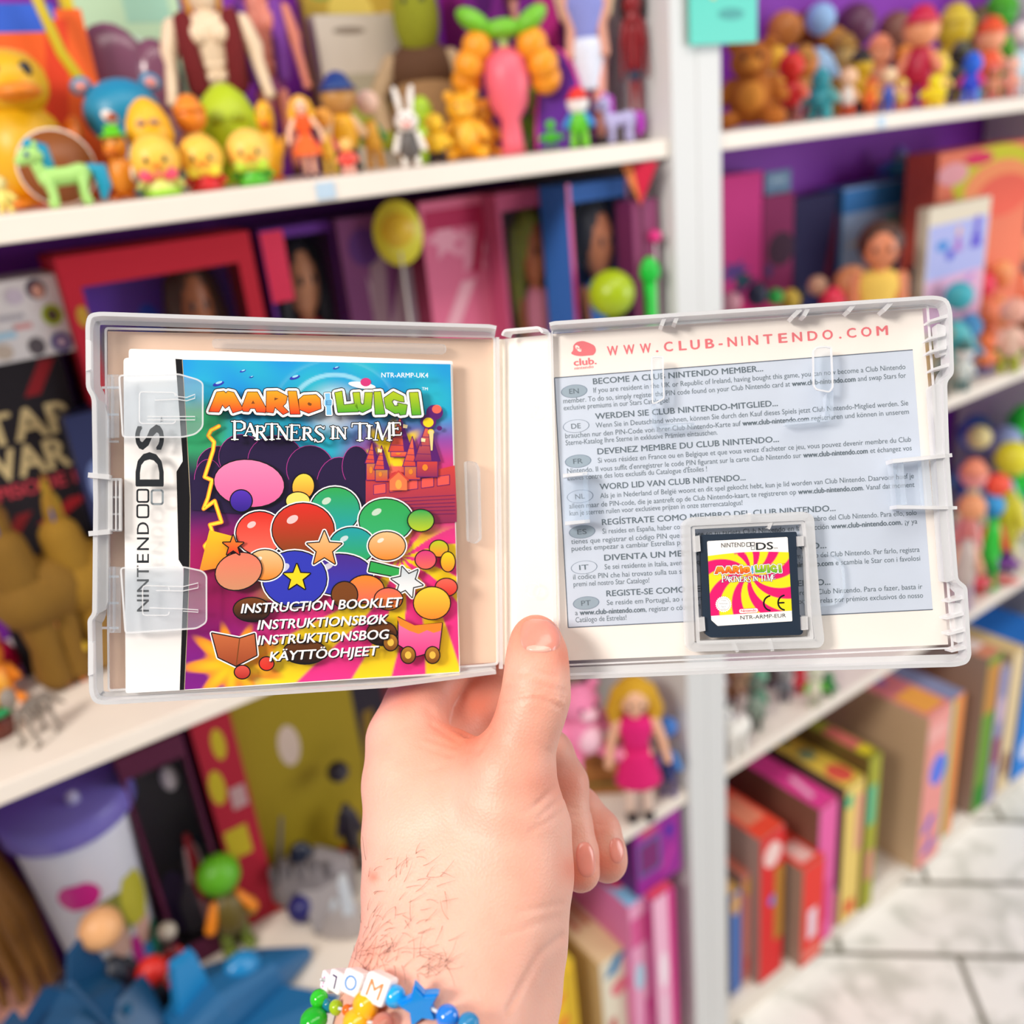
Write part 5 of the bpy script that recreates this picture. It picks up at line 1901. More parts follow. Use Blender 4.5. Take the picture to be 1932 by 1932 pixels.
def rabbit(root, H, W, fur, body, inner):
    b = MB(); b.lathe([(W * .2, H * .1), (W * .28, H * .2), (W * .22, H * .4), (W * .12, H * .46)], m_(body), sy=.8); b.build('body', root)
    b = MB(); b.ell((0, 0, H * .56), (W * .3, W * .26, H * .14), m_(fur)); b.build('head', root)
    eyes(root, (0, -W * .24, H * .6), W * .04, W * .1)
    b = MB(); b.ell((0, -W * .24, H * .52), (W * .14, W * .08, H * .04), m_(inner), None, 10, 6); b.build('muzzle', root)
    for s in (-1, 1):
        b = MB(); b.tube([(s * W * .13, 0, H * .66), (s * W * .17, 0, H * .84), (s * W * .22, 0, H * .96)], [W * .06, W * .09, W * .06], m_(fur), 10); b.build('ear', root)
        b = MB(); b.tube([(s * W * .24, 0, H * .4), (s * W * .36, -W * .06, H * .22)], [W * .08, W * .09], m_(fur), 10); b.build('arm', root)
        b = MB(); b.tube([(s * W * .14, 0, H * .16), (s * W * .16, -W * .02, H * .06)], [W * .1, W * .09], m_(fur), 10); b.ell((s * W * .17, -W * .12, H * .03), (W * .1, W * .2, H * .03), m_(fur), None, 10, 6); b.build('leg', root)


def duck(root, H, W, col, beak, hat, belly):
    b = MB(); b.ell((0, 0, H * .32), (W * .34, W * .34, H * .3), m_(col)); b.build('body', root)
    b = MB(); b.ell((0, -W * .02, H * .7), (W * .3, W * .3, H * .2), m_(col)); b.build('head', root)
    b = MB(); b.ell((0, -W * .34, H * .64), (W * .18, W * .22, H * .05), m_(beak), None, 12, 8); b.build('beak', root)
    eyes(root, (0, -W * .27, H * .76), W * .05, W * .11)
    if hat:
        b = MB(); b.lathe([(W * .36, H * .84), (W * .34, H * .87), (W * .22, H * .88), (W * .18, H * .99), (W * .05, H)], m_(hat)); b.build('hat', root)
    for s in (-1, 1):
        b = MB(); b.ell((s * W * .36, 0, H * .36), (W * .09, W * .2, H * .16), m_(belly or col), rot_y(s * .3), 10, 8); b.build('wing', root)
        b = MB(); b.ell((s * W * .18, -W * .2, H * .03), (W * .16, W * .24, H * .03), m_(beak), None, 10, 6); b.build('foot', root)


def figurine(root, H, W, head, body, legs, extra=None, hat=None):
    W = max(W, min(H * .5, W * 1.2))
    r = min(H * .2, W * .36)
    b = MB(); b.ell((0, 0, H - r * (1.0 if not hat else 1.3)), (r, r * .92, r), m_(head), None, 14, 10); b.build('head', root)
    b = MB(); b.lathe([(W * .2, H * .22), (W * .3, H * .32), (W * .26, H * .5), (W * .12, H * .62)], m_(body), sy=.8, seg=16); b.build('body', root)
    for s in (-1, 1):
        b = MB(); b.tube([(s * W * .2, 0, H * .54), (s * W * .38, -W * .1, H * .38)], [W * .09, W * .1], m_(extra or body), 8); b.build('arm', root)
        b = MB(); b.tube([(s * W * .13, 0, H * .28), (s * W * .16, 0, H * .1)], [W * .12, W * .11], m_(legs), 8); b.ell((s * W * .17, -W * .06, H * .04), (W * .13, W * .2, H * .042), m_(legs), None, 10, 6); b.build('leg', root)
    if hat:
        b = MB(); b.lathe([(r * 1.1, H - r * 1.0), (r * .85, H - r * .7), (r * .5, H - r * .15), (r * .1, H)], m_(hat), seg=14); b.build('hat', root)


def settle(root):
    """Bring a toy's lowest point exactly onto its board."""
    lo_ = min(v.co.z for c in root.children if c.type == 'MESH' for v in c.data.vertices)
    root.location.z -= lo_ * root.scale.z - 0.0002


def add_toy(name, label, cat, fn, shelf, u, vt, y=None, vb=None, w=40, args=(), turn=0.0, group=None, rng=11, **kw):
    p, H, mp = spot(shelf, u, vt, y, vb, w * (1.15 if fn is figurine else 1.0), rng=rng)
    root = empty(name, p, facing(p[0], p[1], turn), label, cat, group)
    fn(root, H, w * mp, *args, **kw)
    settle(root)
    return root


GA = 'vinyl toys on the top shelf'
T = add_toy


# ---------- cartons: everything printed on them stays in their own mesh
def carton(name, label, cat, u0, u1, vt, y, depth, face, side=None, top=None, prints=(), shelf='C', zb=None, group=None, zt=None, taper=None):
    """Box whose front face spans u0..u1 with its top-left corner at row vt."""
    zs = ZS[shelf] if zb is None else zb
    P0, P1 = on_y(u0, vt, y), on_y(u1, vt, y)
    x0, x1 = P0[0], P1[0]
    z1 = P0[2] if zt is None else zt
    Wd, Hh = x1 - x0, z1 - zs - 0.0004
    o_b = MB()
    fm, sm, tm = mat(face, .75, 'carton_print'), mat(side or face, .5, 'carton_side'), mat(top or side or face, .45, 'carton_top')
    OCC.setdefault(shelf, []).append((x0, x1, y, y + depth))
    hx = Wd / 2
    o_b.box((0, depth / 2, Hh / 2), (Wd, depth, Hh), sm)
    e = 0.0003
    o_b.add([(-hx, -e, 0), (hx, -e, 0), (hx, -e, Hh), (-hx, -e, Hh)], [(0, 1, 2, 3)], fm)
    o_b.add([(-hx, 0, Hh + e), (hx, 0, Hh + e), (hx, depth, Hh + e), (-hx, depth, Hh + e)], [(0, 1, 2, 3)], tm)
    k = 0
    for pr in prints:
        k += 1
        kind, cx, cz, w_, h_, colr = pr[:6]
        yy = -e - 0.00012 * k
        X, Z = (cx - .5) * Wd, cz * Hh
        w2, h2 = w_ * Wd / 2, h_ * Hh / 2
        pm = mat(colr, .75, 'carton_ink')
        if kind == 'r':
            pts = [(X - w2, Z - h2), (X + w2, Z - h2), (X + w2, Z + h2), (X - w2, Z + h2)]
        elif kind == 'o':
            pts = [(X + w2 * math.cos(a), Z + h2 * math.sin(a)) for a in np.linspace(0, 2 * PI, 21)[:-1]]
        elif kind == 's':
            pts = [(X + (w2 if i % 2 == 0 else w2 * .5) * math.cos(i * PI / 6), Z + (h2 if i % 2 == 0 else h2 * .5) * math.sin(i * PI / 6)) for i in range(12)]
        elif kind == 'd':
            pts = [(X - w2, Z - h2), (X - w2 * .2, Z - h2), (X + w2, Z + h2), (X + w2 * .2, Z + h2)]
        elif kind == 'f':      # little printed person: dress and head
            pts = [(X - w2, Z - h2), (X + w2, Z - h2), (X + w2 * .35, Z + h2 * .25), (X - w2 * .35, Z + h2 * .25)]
            hd_ = [(X + w2 * .55 * math.cos(a), Z + h2 * .62 + h2 * .36 * math.sin(a)) for a in np.linspace(0, 2 * PI, 15)[:-1]]
            o_b.add([(px, yy, pz) for px, pz in hd_], [tuple(range(14))], mat(pr[6] if len(pr) > 6 else 'e8b090', .4, 'carton_ink'))
        elif kind == 't':
            V, Fc = text_geo(pr[6], .03)
            if len(V):
                a0, a1 = V.min(0), V.max(0)
                o_b.add([(X - w2 + (vx - a0[0]) / (a1[0] - a0[0]) * 2 * w2, yy - dh, Z - h2 + (vy - a0[1]) / (a1[1] - a0[1]) * 2 * h2) for (vx, vy), dh in zip(V, text_lift(V, pr[6], .03))], Fc, pm)
            continue
        o_b.add([(px, yy, pz) for px, pz in pts], [tuple(range(len(pts)))], pm)
    o = o_b.build(name)
    o.location = ((x0 + x1) / 2, y, zs + 0.0004)
    return tag(o, label, cat, group)


def window_box(name, label, cat, u0, u1, vt, y, depth, face, inner, rim=(.09, .06, .12), prints=(), shelf='C', group=None):
    """Toy box with an open window covered by clear film; the toy inside is a thing of its own."""
    zs = ZS[shelf]
    P0, P1 = on_y(u0, vt, y), on_y(u1, vt, y)
    x0, x1, z1 = P0[0], P1[0], P0[2]
    Wd, Hh, hx = x1 - x0, z1 - zs - .0004, (x1 - x0) / 2
    OCC.setdefault(shelf, []).append((x0, x1, y - .001, y + depth))
    root = empty(name, ((x0 + x1) / 2, y, zs + .0004), 0, label, cat, group)
    fm, im = mat(face, .75, 'carton_print'), mat(inner, .5, 'carton_lining')
    t = .0015
    b = MB()
    b.box((0, depth - t / 2, Hh / 2), (Wd, t, Hh), im)
    for s in (-1, 1): b.box((s * (hx - t / 2), depth / 2, Hh / 2), (t, depth - .002, Hh), fm)
    b.box((0, depth / 2, t / 2), (Wd, depth - .002, t), im)
    b.box((0, depth / 2, Hh - t / 2), (Wd, depth, t), fm)
    b.build('carton', root)
    l, tp, bt = rim
    b = MB()
    b.box((-hx + l * Wd / 2, t / 2, Hh / 2), (l * Wd, t, Hh), fm)
    b.box((hx - l * Wd / 2, t / 2, Hh / 2), (l * Wd, t, Hh), fm)
    b.box((0, t / 2, Hh - tp * Hh / 2), (Wd - 2 * l * Wd, t, tp * Hh), fm)
    b.box((0, t / 2, bt * Hh / 2), (Wd - 2 * l * Wd, t, bt * Hh), fm)
    k = 0
    for kind, cx, cz, w_, h_, colr in prints:
        k += 1
        X, Z, w2, h2 = (cx - .5) * Wd, cz * Hh, w_ * Wd / 2, h_ * Hh / 2
        yy = (-.0002 - .0001 * k) if kind in 'ro' else depth - t - .0003 - .0001 * k
        kk = kind.lower()
        pts = [(X - w2, Z - h2), (X + w2, Z - h2), (X + w2, Z + h2), (X - w2, Z + h2)] if kk == 'r' else [(X + w2 * math.cos(a), Z + h2 * math.sin(a)) for a in np.linspace(0, 2 * PI, 21)[:-1]]
        b.add([(px, yy, pz) for px, pz in pts], [tuple(range(len(pts)))], mat(colr, .4, 'carton_ink'))
    b.build('window_frame', root)
    b = MB()
    b.box((0, .0022, Hh * (bt + 1 - tp) / 2), (Wd * (1 - 2 * l), .0004, Hh * (1 - tp - bt)), FILM)
    b.build('window_film', root)
    return root, ((x0 + x1) / 2, y + depth * .5, zs + .0004 + t), Wd, Hh


FILM = clear_mat('clear_film', 0.01, tint=(.97, .97, .97), body=(.2, .2, .22), rough=.08, edge=.03)


def in_box(name, label, cat, fn, u, vt, vb, y, w, args, turn=0.0, floor=None, slim=.54, **kw):
    """A toy inside a window box, on its floor, seen between rows vt and vb."""
    P = on_y(u, vt, y)
    z0 = floor if floor is not None else on_y(u, vb, y)[2]
    H = P[2] - z0
    root = empty(name, (P[0], y, z0), turn, label, cat)
    root.scale = (slim, slim, 1)
    fn(root, H, w * proj(P)[2] / F_PX / slim * .9, *args, **kw)
    settle(root)
    return root


# back of the top shelf
carton('toy_card', 'orange toy card with a blue header at the left of the top shelf', 'toy package', -60, 155, 30, 1.0, .02, 'f0631e', 'e85a1e', None,
       [('r', .35, .96, .8, .14, '2f5fd0'), ('d', .6, .6, .5, .7, 'e0401a'), ('o', .3, .75, .3, .12, 'f68a3a')], 'A', zt=1.71)
carton('toy_card', 'pale green blister card with yellow edging behind the teal toy', 'toy package', 118, 335, 0, 1.06, .02, 'b9d8b4', 'd8c21e', None,
       [('r', .04, .5, .08, 1, 'd9c31c'), ('o', .5, .62, .34, .16, 'cfe6d6'), ('r', .7, .85, .4, .2, '9ccab4'), ('o', .75, .9, .1, .08, 'e2dc4a')], 'A', zt=1.76)
T('blister_bubble', 'plum-coloured lobed blister bubble in front of the pale green card', 'toy package', bubble, 'A', 252, 42, y=1.03, w=180, args=('7a4a62',))
T('tube_toy', 'yellow curved tube rising behind the teal round-headed toy', 'toy', lambda r, H, W: (lambda b: (b.tube([(W * .5, 0, .008), (W * .42, 0, H * .3), (W * .05, 0, H * .5), (-W * .3, 0, H * .75), (-W * .45, 0, H)], W * .09, m_('c9b312')), b.build('tube', r)))(MB()), 'A', 165, -10, y=.99, w=110)
carton('toy_card', 'grey cardboard hang card with a slot behind the tan block-headed toy', 'toy package', 590, 745, 28, 1.03, .02, 'c9beb0', 'a89c8c', None,
       [('o', .4, .9, .4, .05, '8a7c6e'), ('r', .4, .55, .6, .16, 'a8a08a'), ('r', .6, .3, .8, .3, '9aa63a')], 'A')
carton('toy_card', 'dull yellow package behind the grey hang card on the top shelf', 'toy package', 560, 735, -60, 1.075, .015, 'c8a83a', 'a8882a', None, [('o', .5, .8, .5, .2, 'e8d060'), ('o', .2, .9, .3, .1, '8aa84a')], 'A')
carton('doll_carton', 'purple doll carton behind the tall pink figure on the top shelf', 'toy package', 868, 1000, -60, 1.0, .05, '7a1a8a', '8a1a7a', None,
       [('r', .5, .5, .25, 1, '8a2a9a'), ('o', .28, .8, .3, .3, '5a0f72'), ('r', .8, .8, .05, .6, '4a1496'), ('d', .5, .3, .6, .2, '9a1f7a')], 'A', zt=1.78)
carton('doll_carton', 'violet carton with magenta edges at the right end of the top shelf', 'toy package', 1046, 1130, -60, .885, .04, '7a2a9a', 'c02a86', None,
       [('r', .96, .5, .08, 1, 'c8328c'), ('r', .04, .5, .08, 1, '6a1a7a'), ('o', .5, .3, .5, .2, 'a44ab4')], 'A', zt=1.78)
T('fashion_doll', 'doll in a pale blue and white dress before the purple doll carton', 'doll', doll, 'A', 1112, -120, y=.868, w=76, args=('d89a84', 'e0c8a0', '8a92d8', 'dfe6f8', 'e8a090'))
T('fashion_doll', 'bare-legged doll standing in front of the purple doll carton', 'doll', doll, 'A', 1022, -110, y=.97, w=80, args=('c98474', '5a2a2a', '7a1a8a', '8a1f8a', 'c98474'))
T('hero_figure', 'dark red and navy action figure beside the right end panel of the left unit', 'action figure', hero, 'A', 1200, -20, y=.84, w=56, args=('8a1a22', '2a1a1e', '8a1420', '1c2a48'))
T('bird_toy', 'cream winged toy peeking over the grey hang card', 'toy', duck, 'A', 745, -10, y=1.06, w=60, args=('f2e6cc', 'f0c29a', None, 'f6ecd8'))

# ---------- top shelf, left unit
T('bird_toy', 'large glossy yellow bird toy with blue eyes at the left edge of the top shelf', 'toy', duck, 'A', 20, 58, y=.96, w=230, args=('dfae12', 'e8861e', None, 'd8701c'), turn=.15)
T('round_plaque', 'round brown plaque with a white rim behind the green pony', 'plaque', lambda r, H, W: (
    (lambda b: (b.lathe([(W * .5, -.003), (W * .5, .003)], m_('8a4a1a'), (0, 0, H * .5), 28, rot_x(PI / 2)), b.build('disc', r)))(MB()),
    (lambda b: (b.tube([(W * .5 * math.cos(a), 0, H * .5 + W * .5 * math.sin(a)) for a in np.linspace(0, 2 * PI, 25)], .0018, m_('f3e4d6'), 6, False), b.build('rim', r)))(MB())), 'A', 105, 255, y=.905, w=130)
T('pony_toy', 'light green pony toy with blue mane and tail at the front of the top shelf', 'toy pony', pony, 'A', 112, 268, y=.85, w=140, args=('a9d977', '1596b8'), turn=.12)
T('figurine', 'pale cream figurine cut by the left edge of the photo on the top shelf', 'toy', figurine, 'A', 2, 335, y=.85, w=50, args=('f6e9a0', 'f2e27a', 'f2e27a'))
T('duck_toy', 'orange duck toy in a bright green hat behind the chick with the pink bow', 'toy duck', duck, 'A', 222, 238, y=.868, w=70, args=('e08a1c', 'd8731a', '62c81c', 'f0ead8'), turn=-.4)
T('masked_toy', 'teal round-headed animal toy with pink-lined ears on the top shelf', 'toy', masked, 'A', 236, 138, y=.945, w=150, args=('1487ae', 'd98c86', 'b85a34'), turn=.1)
T('egg_toy', 'yellow egg-shaped toy with a small grey eye patch in front of the teal toy', 'toy', egg, 'A', 285, 186, y=.888, w=86, args=('f6b81c', 'a87c6a', 'e8901c'))
T('chick_toy', 'round yellow chick toy with a pink bow and green base', 'toy chick', baby, 'A', 293, 255, y=.84, w=92, args=('f9c64a', 'f4506e', 'd8e27a', '9cd83a'), group=GA)
T('chick_toy', 'round yellow chick toy in a red dress with a yellow bow', 'toy chick', baby, 'A', 380, 256, y=.85, w=78, args=('f9c64a', 'f3dc3e', 'd8262c', 'c81f28'), group=GA)
T('chick_toy', 'round yellow chick toy in a green dress with a lime bow', 'toy chick', baby, 'A', 470, 244, y=.852, w=80, args=('f9c95a', 'b9dd3c', '52b52c', '52b52c'), group=GA)
T('sprout_toy', 'small orange toy with a spiky orange top behind the red chick', 'toy', figurine, 'A', 366, 180, y=.905, w=72, args=('f08c22', 'f6d67a', 'f6d67a', 'f08c22', 'f08c22'))
T('pear_toy', 'lime green pear-shaped toy behind the chicks on the top shelf', 'toy', egg, 'A', 432, 158, y=.94, w=120, args=('b5cc12', '9db010', 'a3b810'))
T('bird_toy', 'slim yellow bird toy with a long head between the pear toy and the girl doll', 'toy', duck, 'A', 505, 174, y=.915, w=58, args=('f4b81e', 'e87c1e', None, None), turn=-.2)
T('girl_doll', 'small girl doll with golden hair and orange dress at the front of the top shelf', 'doll', doll, 'A', 575, 183, y=.865, w=90, args=('f8c7a8', 'f8b21e', 'ee5a20', 'f26a2a', 'f6bfa4', True), turn=.1)
T('hero_figure', 'bare-chested action figure with blond hair and dark red vest', 'action figure', hero, 'A', 412, -40, y=1.0, w=200, args=('ecd3b2', 'd9992a', '6e0d12', '3a1a14'))
T('hero_figure', 'thin purple action figure with a long pink arm beside the red-vested figure', 'action figure', hero, 'A', 510, -70, y=1.03, w=150, args=('d8806c', '7a3a8a', '7a3a9c', '8a2a6a'))
T('egg_toy', 'tan block-headed toy with a dark blue cap and yellow body', 'toy', figurine, 'A', 645, 136, y=.905, w=92, args=('c08c4a', 'f0b01c', '2a2420', 'd8b48a', '1c3f82'), turn=.2)
T('figurine', 'orange figurine with a pink cape beside the girl doll', 'toy', figurine, 'A', 615, 205, y=.872, w=40, args=('f2a63a', 'f6c23a', 'f3d04a', 'd83a74'))
T('figurine', 'red and white figurine at the shelf front below the tan block-headed toy', 'toy', figurine, 'A', 655, 262, y=.85, w=46, args=('f2c06a', 'e8463a', 'f2b4a4', 'e86a5a'))
T('figurine', 'pink-eared cream mouse toy behind the white rabbit', 'toy', figurine, 'A', 700, 172, y=.9, w=50, args=('efc8b4', 'f0b23a', 'e0a02a', '2a8a4a'))
T('rabbit_toy', 'white rabbit toy with upright ears and dark grey trousers', 'toy rabbit', rabbit, 'A', 768, 162, y=.862, w=72, args=('f2efe8', '5a5654', 'f2a6a0'))
T('egg_toy', 'small lime green egg toy behind the white rabbit', 'toy', egg, 'A', 800, 182, y=.925, w=42, args=('a8cf2a', '8ab41e', '8ab41e'))
T('figurine', 'yellow figurine on black feet right of the white rabbit', 'toy', figurine, 'A', 822, 215, y=.88, w=66, args=('f4c21e', 'f4c21e', '2a1e2e', 'f4c21e'))
T('bear_toy', 'golden yellow bear toy sitting on a blue foot at the top shelf front', 'toy bear', bear, 'A', 874, 168, y=.88, w=92, args=('f0ac1c', 'f2bc3a', False))
T('bear_toy', 'small orange bear toy partly behind the golden bear', 'toy bear', bear, 'A', 915, 178, y=.915, w=60, args=('e8961c', 'f0b23a', False))
T('big_plush', 'big brown-vested plush with a green head at the back of the top shelf', 'plush toy', big_plush, 'A', 800, -55, y=1.0, w=190, args=('8a8f12', '97734a', '5a3a22', 'b59a78'), turn=-.05)
T('balloon_figure', 'tall pink figure with orange pom-poms and a green top', 'toy', lambda r, H, W: (
    (lambda b: (b.lathe([(W * .2, 0), (W * .17, H * .1), (W * .15, H * .25), (W * .3, H * .36), (W * .34, H * .55), (W * .3, H * .68), (W * .1, H * .76)], m_('f06a7e'), sy=.8), b.build('body', r)))(MB()),
    [(lambda b: (b.ell(c, W * .24, m_('f7a01e'), None, 14, 10), b.build('pom_pom', r)))(MB()) for c in ((-W * .55, 0, H * .66), (-W * .4, 0, H * .78), (W * .42, 0, H * .76), (W * .56, 0, H * .62), (-W * .62, .01, H * .56), (W * .6, .01, H * .52))],
    (lambda b: ([b.ell((W * x, 0, H * z), (W * .3, W * .24, H * .075), m_('76c62c'), rot_y(t), 14, 10) for x, z, t in ((0, .88, 0), (-.42, .95, .6), (.42, .92, -.6))], b.tube([(0, 0, H * .74), (0, 0, H * .86)], W * .08, m_('b7d98a')), b.build('green_top', r)))(MB())), 'A', 958, 22, y=.885, w=120)
T('figurine', 'bright green frog figurine right of the tall pink figure', 'toy', figurine, 'A', 1002, 165, y=.915, w=44, args=('6cc82c', '7ac03a', '8ab05a'))
T('figurine', 'light green snake-like figurine at the shelf front right of the pink figure', 'toy', figurine, 'A', 1040, 226, y=.865, w=50, args=('49c41c', '3fb81a', '3fb81a'))
T('egg_toy', 'small orange egg toy behind the green figurines', 'toy', egg, 'A', 1040, 172, y=.945, w=36, args=('f0a01e', 'd88a1a', 'd88a1a'))
T('figurine', 'green figurine with a white head and red cap at the shelf front', 'toy', figurine, 'A', 1092, 165, y=.87, w=66, args=('f2f0ee', '5cc41e', '7ad02a', '2a8ad8', 'e8352a'))
T('egg_toy', 'little white egg toy between the green figurine and the lavender pony', 'toy', egg, 'A', 1136, 238, y=.87, w=30, args=('f6ece8', 'eac8c0', 'f0d8d0'))
T('pony_toy', 'lavender pony toy with magenta mane at the right end of the top shelf', 'toy pony', pony, 'A', 1166, 176, y=.84, w=90, args=('b9b4e2', 'b83ac0'), turn=.3)
T('fan', 'purple hand fan edged in pink standing behind the green figurines', 'fan', lambda r, H, W: (
    (lambda b: (b.prism([(W * .5 * math.cos(a), -.0015, H * .98 * math.sin(a)) for a in np.linspace(0.05, PI - .05, 18)] + [(0, -.0015, .002)], [(W * .5 * math.cos(a), .0015, H * .98 * math.sin(a)) for a in np.linspace(0.05, PI - .05, 18)] + [(0, .0015, .002)], m_('5f1d96')), b.build('fan_leaf', r)))(MB()),
    (lambda b: (b.tube([(W * .5 * math.cos(a), 0, H * .98 * math.sin(a)) for a in np.linspace(0.05, PI - .05, 18)], .0022, m_('e2389a'), 6), b.build('fan_edge', r)))(MB())), 'A', 1056, 88, y=.872, w=96)

# ---------- second shelf, left unit: boxes
red, _, _, _ = window_box('doll_box', 'crimson doll box with a purple window on the second shelf', 'toy box', 100, 478, 484, .955, .09, 'c8102e', '6a34c0', (.09, .075, .1),
                          [('O', .25, .66, .2, .28, '8f8a94'), ('O', .48, .78, .14, .12, '2a4ae0'), ('O', .82, .7, .3, .5, '4a1f8a'), ('o', .06, .86, .06, .05, 'c89a2a')])
in_box('boxed_doll', 'brown-haired doll inside the crimson box', 'doll', doll, 348, 492, 1000, .995, 70, ('a8623a', '4a2a1a', 'b88ad0', '7a4ac0'), floor=ZS['C'] + .002)
vb_, _, _, _ = window_box('doll_box', 'violet doll box with a hot pink corner beside the crimson box', 'toy box', 486, 628, 432, .965, .08, '5a1a86', '4a1a7c', (.05, .03, .1),
                          [('r', .16, .9, .3, .18, 'e8104c'), ('O', .8, .8, .3, .3, '6a2a7a')])
in_box('boxed_doll', 'black-haired doll in a pink and orange gown inside the violet box', 'doll', doll, 553, 446, 1000, 1.0, 110, ('d8946a', '141020', 'e0143c', 'e08a2a'), floor=ZS['C'] + .002)
carton('gift_bag', 'mauve bag with a whitish front between the violet and pink boxes', 'toy package', 632, 782, 415, .95, .07, '6a2a5c', '4a1a4a', None,
       [('s', .5, .5, .9, .8, '9a7a86'), ('r', .82, .5, .2, .7, 'b8a8b8'), ('d', .3, .5, .5, .8, '8a6a74'), ('o', .3, .92, .4, .1, '4a1060')])
T('oval_tag', 'yellow oval price tag standing before the mauve bag', 'tag', lambda r, H, W: (
    (lambda b: (b.lathe([(W * .5, -.001), (W * .5, .001)], m_('e6dc3a'), (0, 0, H - W * .62), 28, rot_x(PI / 2) @ np.diag([1, 1.28, 1])), b.build('tag_plate', r)))(MB()),
    (lambda b: (b.lathe([(W * .34, -.0012), (W * .34, .0012)], m_('e8c02a'), (0, 0, H - W * .55), 24, rot_x(PI / 2)), b.build('tag_print', r)))(MB()),
    (lambda b: (b.tube([(0, 0, .002), (0, 0, H - W)], .0015, m_('d8d2c8')), b.build('stem', r)))(MB())), 'C', 745, 394, y=.93, w=84)
carton('toy_carton', 'pink toy carton with rose lettering shapes on the second shelf', 'toy box', 788, 930, 383, .915, .07, 'd86a8c', '8a2a4a', None,
       [('s', .3, .9, .5, .12, 'e8a0b4'), ('s', .65, .86, .6, .14, 'e694ac'), ('r', .5, .95, .9, .05, 'b01c50'), ('d', .4, .72, .5, .12, 'e8a8b8'), ('r', .55, .45, .5, .3, '8a3a6a'), ('r', .2, .45, .25, .4, 'e0488a'),
        ('f', .55, .4, .3, .3, 'e88ab0'), ('o', .75, .3, .3, .2, 'e86aa8'), ('d', .75, .88, .3, .16, 'b82050')])
window_box('doll_box', 'rose and teal doll box holding a doll in a pink shirt', 'toy box', 934, 1062, 364, .885, .08, 'b0456a', '9a4a6a', (.06, .05, .1),
           [('O', .2, .5, .3, .3, '1a8a9c'), ('R', .85, .55, .3, .4, '0f7a90'), ('o', .8, .93, .22, .07, 'e8cfc8'), ('R', .75, .8, .25, .2, 'a8203c')])
in_box('boxed_doll', 'doll in a pink shirt and lime headscarf inside the rose box', 'doll', doll, 998, 396, 960, .915, 108, ('b8683e', '9aa03a', 'd07a90', '3a3a7a'), floor=ZS['C'] + .002, long=True)
window_box('doll_box', 'blue doll box holding a black-haired doll in a blue swimsuit', 'toy box', 1066, 1186, 348, .835, .05, '2a62b0', '1f5aa0', (.06, .05, .1),
           [('O', .5, .9, .1, .05, 'c8d02a'), ('O', .65, .9, .14, .06, 'b8b8d0'), ('r', .04, .5, .06, 1, 'c83a86'), ('r', .97, .5, .06, 1, '8a2a6a')])
in_box('boxed_doll', 'black-haired doll in a blue swimsuit with raised arms inside the blue box', 'doll', doll, 1120, 376, 960, .858, 92, ('b06a48', '10142a', '1f7ae0', None), floor=ZS['C'] + .002, long=False)
T('ball', 'big lime green ball on a short stand in front of the blue doll box', 'ball', lambda r, H, W: (
    (lambda b: (b.ell((0, 0, H - W * .5), W * .5, m_('a6bf14', .3)), b.build('ball_skin', r)))(MB()),
    (lambda b: (b.lathe([(W * .2, 0), (W * .1, H * .2), (W * .12, H - W * .97)], m_('5a6a1a')), b.build('stand', r)))(MB())), 'C', 1155, 515, y=.812, w=80)
carton('toy_carton', 'narrow plum carton standing against the end panel, below the red kite', 'toy box', 1192, 1240, 380, .812, .03, '8a3a66', '6a2450', None, [('o', .5, .6, .3, .2, 'a05a7a')])
T('kite_toy', 'red and orange star kite at the top right of the second shelf', 'kite', lambda r, H, W: (
    (lambda b: (b.prism([(-W * .5, 0, H), (W * .5, 0, H), (0, .002, H - W * 1.1)], [(-W * .5, .003, H), (W * .5, .003, H), (0, .006, H - W * 1.1)], m_('d81c44')), b.build('sail', r)))(MB()),
    (lambda b: (b.prism([(-W * .5, -.002, H), (-W * .2, -.002, H), (0, -.001, H - W * 1.1)], [(-W * .5, -.0005, H), (-W * .2, -.0005, H), (0, 0, H - W * 1.1)], m_('f08a4a')), b.build('sail_stripe', r)))(MB()),
    (lambda b: (b.tube([(0, .006, H - W * 1.1), (0, .006, .002)], .0014, m_('6a2a4a')), b.build('stick', r)))(MB())), 'C', 1214, 306, y=.806, w=60)
T('skittle', 'bright green oval skittle at the foot of the end panel', 'skittle', egg, 'C', 1228, 488, y=.806, w=36, args=('12c83c', '0fae34', '0fa030'))
T('ball_on_stick', 'pink ball on a thin stick by the end panel', 'toy', lambda r, H, W: (
    (lambda b: (b.ell((0, 0, H - W * .5), W * .5, m_('e02a84')), b.build('knob', r)))(MB()),
    (lambda b: (b.tube([(0, 0, .002), (0, 0, H - W)], .0012, m_('e8e0e4')), b.build('stick', r)))(MB())), 'C', 1240, 436, y=.803, w=22)
bk = carton('toy_carton', 'black toy box with glowing red rays and gold lettering', 'toy box', -150, 128, 716, .985, .08, '140a16', '0c0610', None,
            [('d', .8, .94, .3, .1, '9a0f1c'), ('d', .25, .92, .2, .1, '8a0c1a'), ('d', .7, .52, .5, .06, 'a81420'), ('d', .3, .5, .3, .08, '7a0c14'),
             ('t', .55, .81, .86, .10, 'd8c08a', 'STAR'), ('t', .55, .70, .86, .10, 'd8c08a', 'WARS'), ('t', .5, .615, .7, .045, 'c83a4a', 'EPISODE I')], 'C')
P_ = on_y(128, 716, .985)
ztb = bk.location.z + max(v.co.z for v in bk.data.vertices) + .0006
